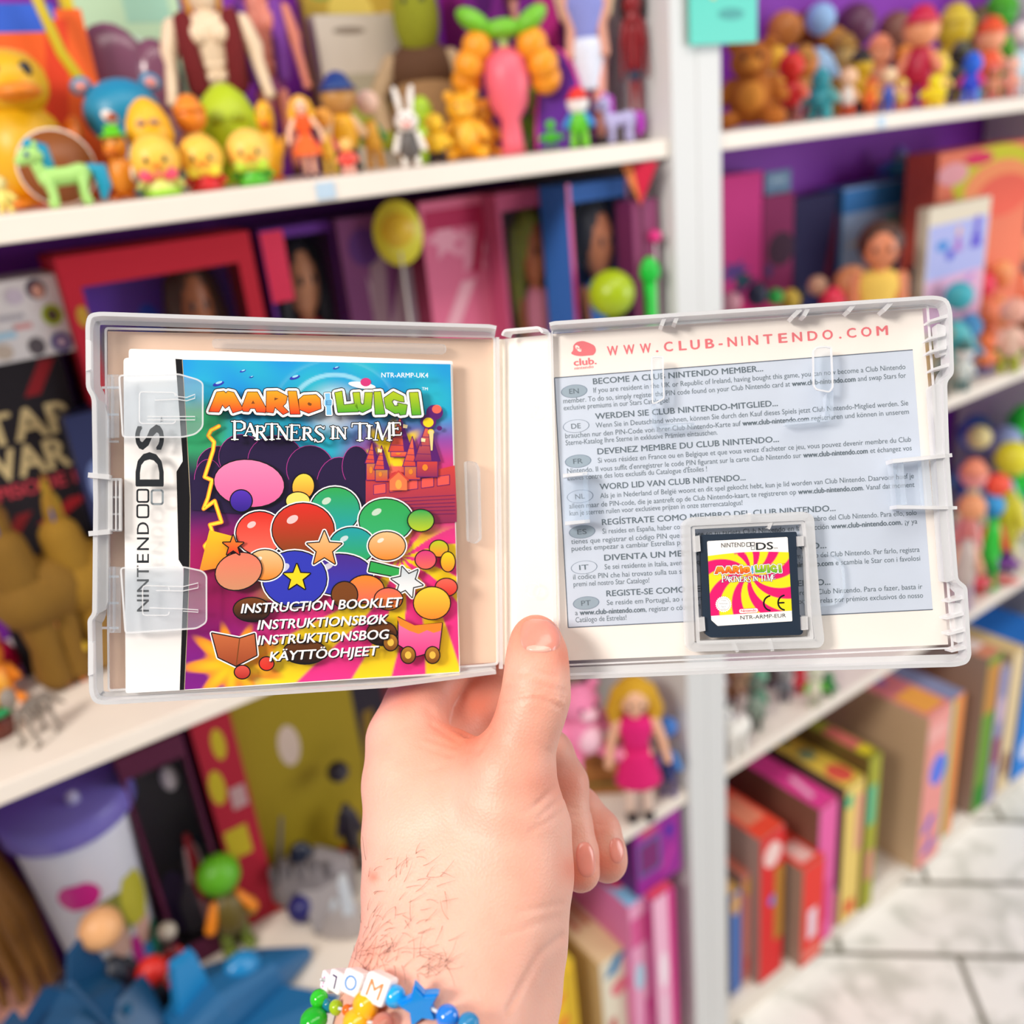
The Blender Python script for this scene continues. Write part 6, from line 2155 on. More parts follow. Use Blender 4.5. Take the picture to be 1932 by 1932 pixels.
carton('sticker_box', 'white box covered with round picture badges, on top of the black toy box', 'toy box', -140, 118, 553, .975, .08, 'e6e2e2', 'c8c2c8', None,
       [('o', .80, .85, .16, .26, '3a2a4a'), ('o', .81, .82, .10, .18, 'e2a894'), ('o', .87, .5, .17, .28, 'a8bc1c'), ('o', .87, .5, .09, .16, '5a4a3a'), ('o', .88, .14, .17, .26, '3a3a8a'), ('o', .88, .14, .09, .14, 'c8b0c8'),
        ('o', .68, .14, .14, .24, '5a5258'), ('r', .5, .55, .3, .06, 'b4b0b8'), ('o', .62, .8, .14, .2, 'd0c4d4'), ('r', .62, .42, .14, .07, 'e0a0a0'), ('r', .45, .34, .2, .08, 'a8d4ec'), ('o', .42, .14, .14, .2, 'c8b8a8')], zb=ztb)
carton('toy_carton', 'dark blue toy box with a pale round emblem beside the black box', 'toy box', 118, 190, 788, .95, .05, '16204e', '0e1636', None, [('o', .5, .72, .7, .2, '5a6a9a'), ('o', .5, .72, .5, .12, '98a4c4')])
T('plush_horse', 'mustard yellow plush horse beside the left edge of the open case', 'plush toy', pony, 'C', 146, 915, y=.965, w=88, args=('8f680c', '9a7816', True), turn=.5)
T('plush_horse', 'dull ochre plush horse behind the crimson ball at the left edge of the second shelf', 'plush toy', pony, 'C', 50, 940, y=.94, w=100, args=('7a560c', '6a450c', True), turn=.3)
T('eye_ball_toy', 'crimson ball toy with a blue centre at the left edge of the second shelf', 'toy', lambda r, H, W: (
    (lambda b: (b.ell((0, 0, W * .5), W * .5, m_('d81450')), b.build('ball_skin', r)))(MB()),
    (lambda b: (b.ell((W * .08, -W * .42, W * .55), (W * .16, W * .12, W * .16), m_('3a3a9a')), b.build('pupil', r)))(MB())), 'C', 2, 1145, vb=1275, w=90)
T('bear_toy', 'small orange bear figure on the second shelf in front of the crimson ball', 'toy bear', bear, 'C', 12, 1192, vb=1306, w=76, args=('e8861a', 'f0a83a', False))
T('clown_doll', 'small orange-haired doll in dark clothes beside the case on the second shelf', 'doll', figurine, 'C', 142, 1138, vb=1285, w=70, args=('e0834a', '2a3a5a', 'c8621a', 'd8b020'))
T('basket_toy', 'yellow flower in a green-rimmed brown pot at the left edge', 'toy', lambda r, H, W: (
    (lambda b: (b.lathe([(W * .34, 0), (W * .44, H * .45)], m_('6a2a1c')), b.build('pot', r)))(MB()),
    (lambda b: (b.tube([(W * .48 * math.cos(a), W * .48 * math.sin(a), H * .5) for a in np.linspace(0, 2 * PI, 20)], W * .1, m_('0fa05c'), 8, False), b.build('pot_rim', r)))(MB()),
    (lambda b: (b.ell((0, 0, H * .7), (W * .36, W * .36, H * .3), m_('f4a81a')), b.build('flower', r)))(MB())), 'C', 2, 1288, vb=1386, w=76)


def skeleton(root, H, W, c):
    m = m_(c, .6)
    b = MB(); b.tube([(-W * .4, 0, H * .5), (-W * .1, 0, H * .55), (W * .2, 0, H * .5), (W * .5, 0, H * .2)], [W * .04, W * .07, W * .06, W * .02], m, 8); b.build('spine', root)
    b = MB(); b.ell((-W * .42, 0, H * .8), (W * .14, W * .09, H * .14), m, None, 12, 8); b.tube([(-W * .38, 0, H * .5), (-W * .4, 0, H * .74)], W * .035, m, 8); b.build('skull', root)
    for k in range(5):
        x = -W * .25 + k * W * .09
        b = MB(); b.tube([(x, W * .02, H * .55), (x, W * .12, H * .42), (x, W * .04, H * .3)], W * .018, m, 6); b.tube([(x, -W * .02, H * .55), (x, -W * .12, H * .42), (x, -W * .04, H * .3)], W * .018, m, 6); b.build('rib_bone', root)
    for x, s in ((-W * .28, -1), (-W * .28, 1), (W * .16, -1), (W * .16, 1)):
        b = MB(); b.tube([(x, s * W * .08, H * .5), (x - W * .06, s * W * .14, H * .25), (x, s * W * .16, H * .03), (x - W * .1, s * W * .16, H * .02)], W * .03, m, 8); b.build('leg', root)


T('skeleton_toy', 'grey dinosaur skeleton toy standing alone on the second shelf', 'toy', skeleton, 'C', 88, 1265, vb=1385, w=120, args=('8f8378',), turn=.7)

# ---------- third shelf, left unit
carton('toy_carton', 'big mustard yellow toy box at the back of the third shelf', 'toy box', 402, 760, 1300, 1.03, .06, 'a8900c', '8a740a', None,
       [('o', .3, .55, .12, .16, 'e0c8b8'), ('d', .78, .9, .16, .08, 'd8521c'), ('r', .84, .6, .3, .8, '241a2c'), ('d', .72, .35, .16, .4, '8a6a10'), ('r', .9, .5, .06, .5, '6a1a2a')], 'F', zt=1.02)
carton('toy_carton', 'red and yellow chequered box left of the mustard box on the third shelf', 'toy box', 357, 440, 1372, 1.0, .05, 'b81030', '8a0c24', None,
       [('o', .55, .88, .34, .14, 'd0b81c'), ('o', .25, .7, .4, .16, 'd0b81c'), ('r', .7, .62, .4, .1, 'c8a0a0'), ('r', .4, .42, .6, .14, 'c8b01c'), ('o', .3, .1, .3, .1, 'd8c85a')], 'F')
window_box('doll_box', 'maroon box with a small white-legged doll inside, behind the tumbler', 'toy box', 215, 356, 1432, .985, .05, '5a0c38', '1c0818', (.06, .1, .1), [('O', .3, .2, .5, .3, '3a1a5a')], 'F')
in_box('boxed_doll', 'small red and white doll inside the maroon box', 'doll', figurine, 312, 1445, 1530, 1.012, 40, ('d8ccd0', 'b8182a', 'd8a8b0', 'e0c0c4'), floor=ZS['F'] + .002)
def cyl_patch(b, W, H, a0, a1, z0, z1, c):
    """Printed patch that follows the wall of the tumbler."""
    V, Fc = [], []
    n, k = 10, 5
    for j in range(k + 1):
        z = z0 + (z1 - z0) * j / k
        R = W * (.3185 + .1519 * z) + .0005 + .00012 * (len(b.v) % 7)
        sh = math.sin(PI * (j + .5) / (k + 1)) ** .5
        for i in range(n + 1):
            a = (a0 + a1) / 2 + (a1 - a0) * (i / n - .5) * sh
            V.append((R * math.sin(a), -R * math.cos(a), z * H))
    for j in range(k):
        for i in range(n):
            q = j * (n + 1) + i
            Fc.append((q, q + 1, q + n + 2, q + n + 1))
    b.add(V, Fc, mat(c, .4, 'cup_ink'), True)


def tumbler(r, H, W):
    b = MB(); b.lathe([(W * .30, 0), (W * .32, H * .01), (W * .44, H * .8), (W * .45, H * .86)], m_('e6e6f2', .35), seg=36)
    for a0, a1, z0, z1, c in ((-.7, .05, .56, .68, 'd42a92'), (-.25, .5, .34, .56, '8a8a3a'), (.3, .95, .36, .6, 'c8c03a'), (-.15, .3, .26, .44, 'd8b0a0'), (.45, .85, .24, .44, 'e0b0a0'),
                              (.25, .5, .14, .32, 'c0208a'), (.5, .75, .12, .28, '2a8ac8'), (.75, 1.1, .12, .3, '2a8a6a'), (-.5, -.1, .16, .3, 'b8b0a8')):
        cyl_patch(b, W, H, a0, a1, z0, z1, c)
    b.build('cup', r)
    b = MB(); b.lathe([(W * .455, H * .84), (W * .5, H * .86), (W * .5, H * .93), (W * .47, H * .955), (W * .1, H * .96)], m_('7a6fc8', .35), seg=36); b.build('lid', r)
    b = MB(); b.tube([(W * .05, -W * .2, H * .955), (W * .05, -W * .2, H * .975)], W * .05, m_('c8c4e8')); b.build('straw_hole', r)


T('tumbler', 'white printed plastic tumbler with a violet lid on the third shelf', 'cup', tumbler, 'F', 222, 1475, vb=1790, w=218, rng=1)
def bust(root, H, W, hair, skin):
    hm = mat(hair, 0.5, 'doll_hair', noise=.25, scale=200)
    b = MB(); b.ell((0, -W * .1, H * .5), (W * .3, W * .28, H * .3), m_(skin)); b.lathe([(W * .4, 0), (W * .34, H * .1), (W * .12, H * .2), (W * .11, H * .3)], m_(skin)); b.build('head', root)
    b = MB(); b.ell((0, W * .06, H * .66), (W * .42, W * .36, H * .34), hm)
    for k in range(9):
        a_ = -.2 + k * (PI + .4) / 8
        x, y = math.cos(a_) * W * .36, math.sin(a_) * W * .3 + W * .04
        b.tube([(x * .6, y * .6, H * .9), (x * 1.1, y, H * .6), (x * 1.3, y * 1.1, H * .2)], [W * .1, W * .13, W * .05], hm, 8)
    b.build('hair', root)
    eyes(root, (0, -W * .36, H * .54), W * .04, W * .12)


T('styling_doll', 'doll bust with long light brown hair at the left edge of the third shelf', 'doll', bust, 'F', 62, 1570, vb=1900, w=150, args=('9a6424', 'e0a08c'), turn=2.5)
def loft(b, secs, m, seg=12):
    """Hull through cross-sections (x, half width, z centre, half height)."""
    V, Fc = [], []
    for x, w_, z, h_ in secs:
        for j in range(seg):
            a_ = 2 * PI * j / seg
            c, s = math.cos(a_), math.sin(a_)
            V.append((x, w_ * math.copysign(abs(c) ** .6, c), z + h_ * math.copysign(abs(s) ** .6, s)))
    for i in range(len(secs) - 1):
        for j in range(seg):
            p, q = i * seg + j, i * seg + (j + 1) % seg
            Fc.append((p, q, q + seg, p + seg))
    Fc += [tuple(range(seg - 1, -1, -1)), tuple((len(secs) - 1) * seg + j for j in range(seg))]
    return b.add(V, Fc, m)


def mech_ship(root, H, W, c, c2, light):
    m, m2 = m_(c, .4), m_(c2, .45)
    b = MB(); loft(b, [(-W * .5, W * .1, H * .3, H * .12), (-W * .3, W * .22, H * .36, H * .26), (W * .1, W * .26, H * .4, H * .32), (W * .36, W * .2, H * .34, H * .24), (W * .46, W * .1, H * .3, H * .12)], m)
    for k in range(4): b.box((-W * .1 + k * W * .12, -W * .24, H * .42), (W * .05, W * .04, H * .22), m2)
    b.build('hull', root)
    for s, x in ((-1, -W * .3), (1, W * .24)):
        b = MB(); b.prism([(x - W * .16, s * .003, H * .55), (x + W * .18, s * .003, H * .55), (x + W * .12, s * .003, H * .86), (x - W * .02, s * .003, H * .84)], [(x - W * .16, s * .003 + .006, H * .55), (x + W * .18, s * .003 + .006, H * .55), (x + W * .12, s * .003 + .006, H * .86), (x - W * .02, s * .003 + .006, H * .84)], m); b.build('fin', root)
        b = MB(); b.prism([(x - W * .2, -W * .24, H * .5), (x + W * .22, -W * .24, H * .5), (x + W * .1, -W * .5, H * .12), (x - W * .24, -W * .5, H * .12)], [(x - W * .2, -W * .2, H * .56), (x + W * .22, -W * .2, H * .56), (x + W * .1, -W * .5, H * .18), (x - W * .24, -W * .5, H * .18)], m); b.build('wing', root)
    b = MB(); b.lathe([(W * .14, -.004), (W * .16, .002), (W * .12, .008), (W * .1, .006), (W * .05, .01), (W * .01, .01)], m2, (W * .12, -W * .27, H * .3), 24, rot_x(PI / 2)); b.build('engine_disc', root)
    for x0, x1 in ((-.3, .0), (.02, .3)):
        b = MB(); b.tube([(x0 * W, -W * .22, H * .9), (x1 * W * .6, -W * .3, H * .3)], W * .022, m, 8); b.build('strut', root)
    b = MB(); b.ell((-W * .22, -W * .3, H * .3), (W * .028, W * .02, H * .08), m_(light, .3), None, 10, 8); b.build('orange_lamp', root)


def wedge_ship(root, H, W, c, c2):
    m = m_(c, .4)
    b = MB(); loft(b, [(-W * .48, W * .16, H * .3, H * .2), (-W * .2, W * .22, H * .36, H * .3), (W * .2, W * .14, H * .26, H * .2), (W * .5, W * .02, H * .12, H * .06)], m); b.build('hull', root)
    b = MB(); b.prism([(-W * .4, -W * .16, H * .2), (W * .2, -W * .12, H * .14), (W * .42, -W * .42, H * .04), (-W * .3, -W * .46, H * .04)], [(-W * .4, -W * .16, H * .28), (W * .2, -W * .12, H * .2), (W * .42, -W * .42, H * .1), (-W * .3, -W * .46, H * .1)], m); b.build('wing', root)
    b = MB(); b.prism([(-W * .42, -.004, H * .5), (-W * .18, -.004, H * .5), (-W * .22, -.004, H), (-W * .36, -.004, H)], [(-W * .42, .012, H * .5), (-W * .18, .012, H * .5), (-W * .22, .01, H), (-W * .36, .01, H)], m_(c2, .4)); b.build('tail_fin', root)
    b = MB(); b.ell((W * .02, 0, H * .46), (W * .14, W * .1, H * .2), m_(c2, .25)); b.build('canopy', root)


def grey_ship(root, H, W, c, c2):
    m, m2 = m_(c, .5), m_(c2, .5)
    b = MB(); loft(b, [(-W * .5, W * .05, H * .2, H * .1), (-W * .25, W * .16, H * .3, H * .22), (W * .15, W * .2, H * .34, H * .26), (W * .5, W * .12, H * .3, H * .18)], m)
    for k in range(5): b.box((-W * .3 + k * W * .14, -W * .14, H * (.5 + .05 * (k % 2))), (W * .07, W * .1, H * .14), m2, rot_z(.3 * k), .0008)
    b.build('hull', root)
    for s in (-1, 1):
        b = MB(); b.prism([(-W * .1, s * W * .12, H * .3), (W * .34, s * W * .12, H * .34), (W * .5, s * W * .5, H * .1), (W * .1, s * W * .5, H * .06)], [(-W * .1, s * W * .12, H * .36), (W * .34, s * W * .12, H * .4), (W * .5, s * W * .5, H * .15), (W * .1, s * W * .5, H * .11)], m); b.build('wing', root)
    b = MB(); b.tube([(-W * .3, 0, H * .4), (-W * .12, 0, H)], [W * .03, W * .018], m2, 8); b.build('mast', root)
    b = MB(); b.ell((0, 0, H * .56), (W * .14, W * .1, H * .16), m_('20263a', .2), None, 12, 8); b.build('canopy', root)


T('spacecraft', 'large dark blue toy spacecraft with an orange lamp at the bottom left', 'toy vehicle', mech_ship, 'F', 165, 1790, vb=2070, w=310, args=('124a74', '1a5f86', 'f2561c'), turn=.5)
T('spacecraft', 'flat bright blue wedge-shaped toy spacecraft beside the wrist', 'toy vehicle', wedge_ship, 'F', 470, 1745, vb=1905, w=290, args=('176296', '1c86c4'), turn=.35)
T('villain_figure', 'figure with a peach head and black suit before the tumbler', 'action figure', figurine, 'F', 262, 1722, vb=1950, w=90, args=('efb27a', '1a2030', '1a1e2e', '20242e'), turn=.3)
T('figurine', 'red-gloved black figurine lying near the blue spacecraft', 'toy', figurine, 'F', 318, 1812, vb=1925, w=80, args=('e02a22', '151a2a', 'd8241e', 'e02a22'))
T('figurine', 'small cream-headed maroon figurine right of the black-suited figure', 'toy', figurine, 'F', 345, 1745, vb=1850, w=40, args=('d0c4b4', '6a1420', '2a1418', 'c8281e'))
T('spacecraft', 'grey toy spacecraft with a tall mast in the middle of the third shelf', 'toy vehicle', grey_ship, 'F', 415, 1452, vb=1735, w=120, args=('77727c', '5f5a66'), turn=.3)
T('spacecraft', 'wide pale grey toy spacecraft behind the wrist', 'toy vehicle', grey_ship, 'F', 590, 1530, vb=1700, w=170, args=('8a8386', '6a6468'), turn=-.3)
T('spacecraft', 'small white toy jet beside the wrist on the third shelf', 'toy vehicle', wedge_ship, 'F', 648, 1650, vb=1745, w=80, args=('b3aaa8', 'c9d0d8'), turn=2.8)
T('caped_figure', 'figure in a red cape standing behind the grey spacecraft', 'action figure', figurine, 'F', 466, 1490, vb=1640, w=60, args=('c82018', 'c82018', '3a2a30', 'd8a878'), turn=.2)
T('turtle_figure', 'green-headed figure with orange ball hands on the third shelf', 'action figure', figurine, 'F', 452, 1620, vb=1788, w=92, args=('5fae1c', '6a5a28', '6a7a2a', 'f08a1e'), turn=.2)
for u, vt, vb, w, c, lb in ((575, 1682, 1734, 54, '1e1a66', 'dark blue ball in front of the pale grey spacecraft'), (527, 1682, 1715, 26, 'd0201e', 'small red ball left of the dark blue ball'),
                            (622, 1692, 1722, 34, 'f0502a', 'orange-red ball right of the dark blue ball'), (345, 1600, 1636, 34, 'e0351e', 'red ball by the foot of the maroon doll box'),
                            (378, 1670, 1712, 36, 'd8c8ac', 'cream ball left of the green-headed figure'), (655, 1555, 1600, 40, 'c8402e', 'brick red ball by the wrist behind the white jet')):
    p, H, mp = spot('F', u, vt, None, vb, w)
    b = MB(); b.ell((0, 0, w * mp / 2), w * mp / 2, m_(c), None, 18, 12)
    o = b.build('ball'); o.location = p; tag(o, lb, 'ball', 'loose balls on the third shelf')
T('striped_toy', 'black and yellow striped bee toy in front of the mustard box', 'toy', lambda r, H, W: (
    [(lambda b: (b.lathe([(W * .42 * math.sin(PI * (k + .12) / 7), H * .7 * k / 6), (W * .45 * math.sin(PI * (k + .62) / 7), H * .7 * (k + .5) / 6), (W * .42 * math.sin(PI * (k + 1.1) / 7), H * .7 * (k + 1) / 6)], m_('1a141c' if k % 2 else 'd0a818')), b.build('stripe', r)))(MB()) for k in range(6)],
    (lambda b: (b.ell((0, 0, H * .84), (W * .26, W * .24, H * .16), m_('8a5a4a')), b.build('head', r)))(MB())), 'F', 570, 1365, vb=1565, w=66)
T('clutter_figure', 'dark purple figure between the bee toy and the wrist', 'action figure', figurine, 'F', 640, 1380, vb=1600, w=56, args=('2a1420', '24102a', '1c1024', '7a1a2a', '3a1424'))
T('figurine', 'navy figurine lying behind the green-headed figure', 'toy', figurine, 'F', 520, 1560, vb=1650, w=70, args=('1c2a4a', '16203a', '101a2a', '9a3a6a'))
T('figurine', 'brown and navy figurine at the foot of the maroon doll box', 'toy', figurine, 'F', 345, 1570, vb=1640, w=44, args=('3a2a6a', '5a2412', '4a1a10', '241a5a'))

for u, vt, vb, w, c, lb in ((395, 1590, 1660, 44, ('4a4652', '3a3642', '2a2a36', '5a5662'), 'gunmetal grey figurine behind the green-headed figure'), (505, 1612, 1685, 46, ('2a3350', '5a5a66', '2a2a3a', '6a6a76'), 'navy and grey figurine right of the green-headed figure'),
                            (545, 1590, 1640, 44, ('6a6468', '7a7478', '5a5458', '8a8488'), 'ash grey figurine in front of the mustard box'), (606, 1470, 1590, 52, ('4a3230', '3a2a3a', '2a1a24', '5a3a3a'), 'dusky brown figurine right of the bee toy'),
                            (676, 1440, 1640, 46, ('241a2c', '1c1424', '181020', '2a2034'), 'near-black figurine against the wrist'), (528, 1440, 1575, 44, ('7a6a12', '6a5a10', '4a3a10', '8a7a1a'), 'olive figurine left of the bee toy')):
    T('figurine', lb, 'toy', figurine, 'F', u, vt, vb=vb, w=w, args=c, rng=16, group='dark figures in front of the mustard box')

# by the post, third shelf
T('rag_doll', 'blonde rag doll in a magenta dress at the right end of the third shelf', 'rag doll', doll, 'F', 1208, 1286, vb=1558, w=128, args=('eab492', 'cf9c1c', 'e01074', 'dd0f6e', 'f0d2c0', True), turn=.1, yarn=True)
T('wicker_trunk', 'brown wicker trunk beside the rag doll', 'basket', lambda r, H, W: (
    (lambda b: (b.box((0, 0, H * .36), (W, W * .6, H * .72), mat('a5682c', .7, 'wicker', noise=.2, scale=120), bevel=.003), b.build('trunk', r)))(MB()),
    (lambda b: (b.box((0, 0, H * .86), (W * 1.02, W * .62, H * .26), mat('b87838', .7, 'wicker_lid', noise=.2, scale=120), bevel=.003), b.build('lid', r)))(MB()),
    (lambda b: (b.box((0, -W * .315, H * .42), (W * .98, .002, H * .07), m_('5a6a2a')), b.build('strap', r)))(MB())), 'F', 1120, 1420, vb=1505, w=150)
_p, _h, _m = spot('F', 1120, 1420, None, 1505)
T('plush_toy', 'pink plush with white paws sitting on the wicker trunk', 'plush toy', bear, _p[2] + _h * .995, 1096, 1292, y=_p[1], w=135, args=('f28ab4', 'f6c6d6', True), turn=.5)
T('plush_toy', 'grey and cream plush behind the blonde rag doll', 'plush toy', bear, 'F', 1140, 1268, y=1.03, w=110, args=('b9ac98', 'd2c6b2', True))
T('figurine', 'blue figurine between the rag doll and the post', 'toy', figurine, 'F', 1262, 1355, vb=1500, w=46, args=('3a7ad0', '1c2f78', '6a5a8a', '3f8fe0'))
T('figurine', 'green and pale figurine behind the blue figurine near the post', 'toy', figurine, 'F', 1272, 1290, y=1.02, w=40, args=('7cae3a', '9ab0c8', '5a6a8a'))

# ---------- games standing on the lowest board
def game_box(label, u0, u1, vt, vb, side, spine, top, prints=(), depth=.24, cat='game box', over=0.0):
    """Box standing like a book with its printed spine to the front."""
    z = ZS['G']
    p0 = on_z(u0, vb, z)
    y = min(max(p0[1], YF - .03), 1.0) if not over else YF - over
    a_, c_ = on_y(u0, vb, y), on_y(u1, vb, y)
    x0, x1 = a_[0], c_[0]
    z1 = on_y(u0, vt, y)[2]
    Wd, Hh = x1 - x0, min(z1 - z, .47)
    depth = min(depth, YB - .003 - y)
    b = MB()
    e = .0003
    b.box((0, depth / 2, Hh / 2), (Wd, depth, Hh), mat(side, .5, 'game_box_side'), bevel=.001)
    b.add([(-Wd / 2 + .0006, -e, .001), (Wd / 2 - .0006, -e, .001), (Wd / 2 - .0006, -e, Hh - .001), (-Wd / 2 + .0006, -e, Hh - .001)], [(0, 1, 2, 3)], mat(spine, .7, 'game_box_spine'))
    b.add([(-Wd / 2 + .0006, .001, Hh + e), (Wd / 2 - .0006, .001, Hh + e), (Wd / 2 - .0006, depth - .001, Hh + e), (-Wd / 2 + .0006, depth - .001, Hh + e)], [(0, 1, 2, 3)], mat(top, .7, 'game_box_top'))
    k = 0
    for face, s0, t0, w_, h_, c, shp in prints:
        k += 1
        n = 16
        if shp == 'o': q = [(s0 + w_ / 2 * math.cos(i * 2 * PI / n), t0 + h_ / 2 * math.sin(i * 2 * PI / n)) for i in range(n)]
        elif shp == 'd': q = [(s0 - w_ / 2, t0 - h_ / 2), (s0, t0 - h_ / 2), (s0 + w_ / 2, t0 + h_ / 2), (s0, t0 + h_ / 2)]
        else: q = [(s0 - w_ / 2, t0 - h_ / 2), (s0 + w_ / 2, t0 - h_ / 2), (s0 + w_ / 2, t0 + h_ / 2), (s0 - w_ / 2, t0 + h_ / 2)]
        if face == 'S': V = [((s - .5) * Wd, -e - .00015 * k, t * Hh) for s, t in q]
        else: V = [((s - .5) * Wd, t * depth, Hh + e + .00015 * k) for s, t in q]
        b.add(V, [tuple(range(len(q)))], mat(c, .7, 'game_box_ink'))
    o = b.build('game_box')
    o.location = ((x0 + x1) / 2, y, z + .0004)
    return tag(o, label, cat, 'boxed games on the lowest board')


game_box('narrow cream and blue game box touching the right side of the post', 1378, 1398, 1690, 1880, '8a7a6a', '4a72b8', 'd8a860', [('S', .5, .88, .8, .2, 'e0a85a', 'o')])
game_box('salmon pink game box second from the post', 1400, 1420, 1655, 1855, 'b08a82', 'e88a80', 'e8806a', [('S', .5, .88, .7, .16, 'f0b04a', 'o'), ('S', .5, .15, .6, .16, 'e8585a', 'o'), ('T', .5, .3, .6, .2, 'e8622a', 'o'), ('T', .5, .7, .6, .2, 'd8a08a', 'o')])
game_box('red game box with a white emblem, third from the post', 1432, 1474, 1590, 1848, 'a08078', 'e01c1c', 'e8452a', [('S', .5, .86, .7, .16, 'f6d2cc', 'o'), ('S', .6, .55, .5, .08, '7a6ad0', 'o'), ('S', .8, .5, .4, .5, 'b87a1c', 'r'), ('T', .5, .3, .7, .3, 'e88a6a', 'r')], over=.005)
game_box('brown-sided game box with a bright red spine overhanging the lowest board', 1508, 1545, 1650, 1868, 'a98a78', 'ee3528', 'f03a2a', [('S', .5, .4, .4, .3, 'f0d8e4', 'r'), ('T', .5, .15, .6, .2, 'f4c0b8', 'r'), ('S', .5, .1, .8, .1, 'f08070', 'r')], over=.03)
game_box('hot pink game box with a long pink top edge', 1536, 1567, 1538, 1790, '8a5a48', 'ee62a8', 'e23a92', [('T', .5, .25, .5, .25, 'f0a8cc', 'd'), ('T', .5, .7, .3, .1, 'c04a8a', 'o'), ('S', .5, .3, .5, .3, 'e0408a', 'r')])
game_box('low dusty pink booklet box right of the hot pink game box', 1568, 1579, 1690, 1772, 'b8706c', 'c8807a', '7aa8b8', [('T', .5, .5, .6, .8, 'e8e2dc', 'r')], depth=.10, over=.01)
game_box('pale yellow game box with picture squares along its top', 1582, 1614, 1500, 1748, '7a5a52', 'f0d070', 'e8c84a', [('T', .5, .15, .8, .22, 'e85a4a', 'o'), ('T', .5, .45, .6, .14, '8aa47a', 'o'), ('T', .5, .7, .6, .14, '6a7a4a', 'o'), ('S', .8, .7, .4, .4, 'e8a888', 'r'), ('S', .2, .9, .4, .1, '4ac08a', 'o'), ('S', .5, .1, .5, .1, 'e8552a', 'r')])
game_box('olive green game box behind the pale yellow one', 1622, 1642, 1448, 1722, '6a5a2a', 'a8a82a', '8a8a1c', [('T', .5, .3, .8, .3, 'c8605a', 'r'), ('S', .4, .7, .7, .25, '5aba8a', 'r'), ('T', .5, .1, .8, .12, 'd8c41c', 'o'), ('S', .5, .3, .6, .2, 'd88a7a', 'r')])
game_box('tall game box with a plain tan side and pink spine with blue spots', 1724, 1762, 1378, 1668, 'd8b68e', 'f09a92', 'e8848a', [('S', .6, .62, .7, .2, '5a7ae8', 'o'), ('S', .4, .28, .6, .1, '7a6ad0', 'd'), ('S', .5, .12, .7, .08, '7a6ad0', 'd'), ('S', .4, .88, .8, .1, 'f4b0a8', 'r'), ('T', .5, .2, .8, .3, 'f2a84a', 'r'), ('T', .5, .6, .4, .2, '9a6ab0', 'o')], over=.03)
game_box('thin green and orange game box right of the tan-sided box', 1766, 1790, 1345, 1590, 'e0853a', 'f0944a', '8a92b8', [('S', .2, .5, .35, .98, '3ac88a', 'r')], over=.0)
game_box('brown-sided game box with a green spine near the right edge', 1830, 1852, 1270, 1540, 'a08a7c', '6a9a2a', 'd88a6a', [('S', .5, .8, .9, .3, 'c88a3a', 'r'), ('S', .5, .1, .9, .15, '2a8a1c', 'r'), ('T', .5, .4, .8, .5, 'e8d8d2', 'r')])
game_box('slate and pink game box between the green-spined and cream boxes', 1856, 1872, 1290, 1522, '8a8a9a', '9a94b8', 'b8a4a4', [('S', .5, .7, .7, .2, 'e0c0d0', 'o'), ('S', .5, .4, .7, .2, '9a3a5a', 'r')])
game_box('cream and gold game box left of the blue one at the right edge', 1878, 1897, 1262, 1500, 'c8b08a', 'e8cfa0', 'e0c48a', [('S', .5, .2, .6, .2, '7a3a12', 'o')])
game_box('bright blue game box at the right edge of the photo', 1906, 1952, 1250, 1478, '1c5a9a', '1f86e0', '1a70c8', [('S', .5, .2, .6, .2, 'd8e0f4', 'o'), ('S', .7, .6, .5, .3, 'd8b86a', 'o')])
# same board, left of the post
game_box('cream box with two red stripes on top, right of the wrist', 1150, 1204, 1808, 2060, 'd8b884', 'e8e0c8', 'e8cda0', [('T', .3, .55, .12, .5, 'c0282a', 'r'), ('T', .62, .55, .12, .5, 'c0282a', 'r'), ('S', .5, .93, .8, .12, '1c86b8', 'd'), ('S', .6, .75, .6, .12, 'e8808a', 'o'), ('S', .3, .3, .2, .5, 'c84a4a', 'r')], over=.0)
gb1 = game_box('pink and sky blue game box right of the cream striped box', 1206, 1238, 1700, 2040, 'e07ab0', 'f2a8cc', '8ac0e8', [('T', .5, .3, .9, .3, 'e84a7a', 'o'), ('S', .4, .6, .6, .15, 'b8d8ec', 'o'), ('S', .6, .3, .6, .3, 'e860a8', 'd'), ('S', .5, .85, .9, .15, 'e05a98', 'r'), ('T', .5, .7, .9, .3, '5a9ad8', 'o')])
gb2 = game_box('tall magenta and white striped game box against the post', 1246, 1284, 1690, 2030, 'b0287a', 'f6b8d4', 'e04a6a', [('S', .85, .5, .3, 1, 'd81c86', 'r'), ('S', .4, .6, .4, .2, 'fae6f0', 'o'), ('T', .5, .2, .8, .3, 'f0524a', 'o'), ('S', .3, .3, .4, .3, 'f4d0e2', 'd')])
game_box('bright yellow game box with orange lettering shapes beside the wrist', 1052, 1112, 1830, 2130, 'd8b41c', 'f2c41c', 'e8c83a', [('S', .4, .8, .6, .08, 'f07a2a', 'd'), ('S', .5, .65, .6, .08, 'f07a2a', 'd'), ('S', .4, .5, .6, .08, 'f07a2a', 'd'), ('S', .8, .6, .2, .7, 'd8b01a', 'r'), ('S', .3, .93, .4, .06, 'e8e07a', 'o')])

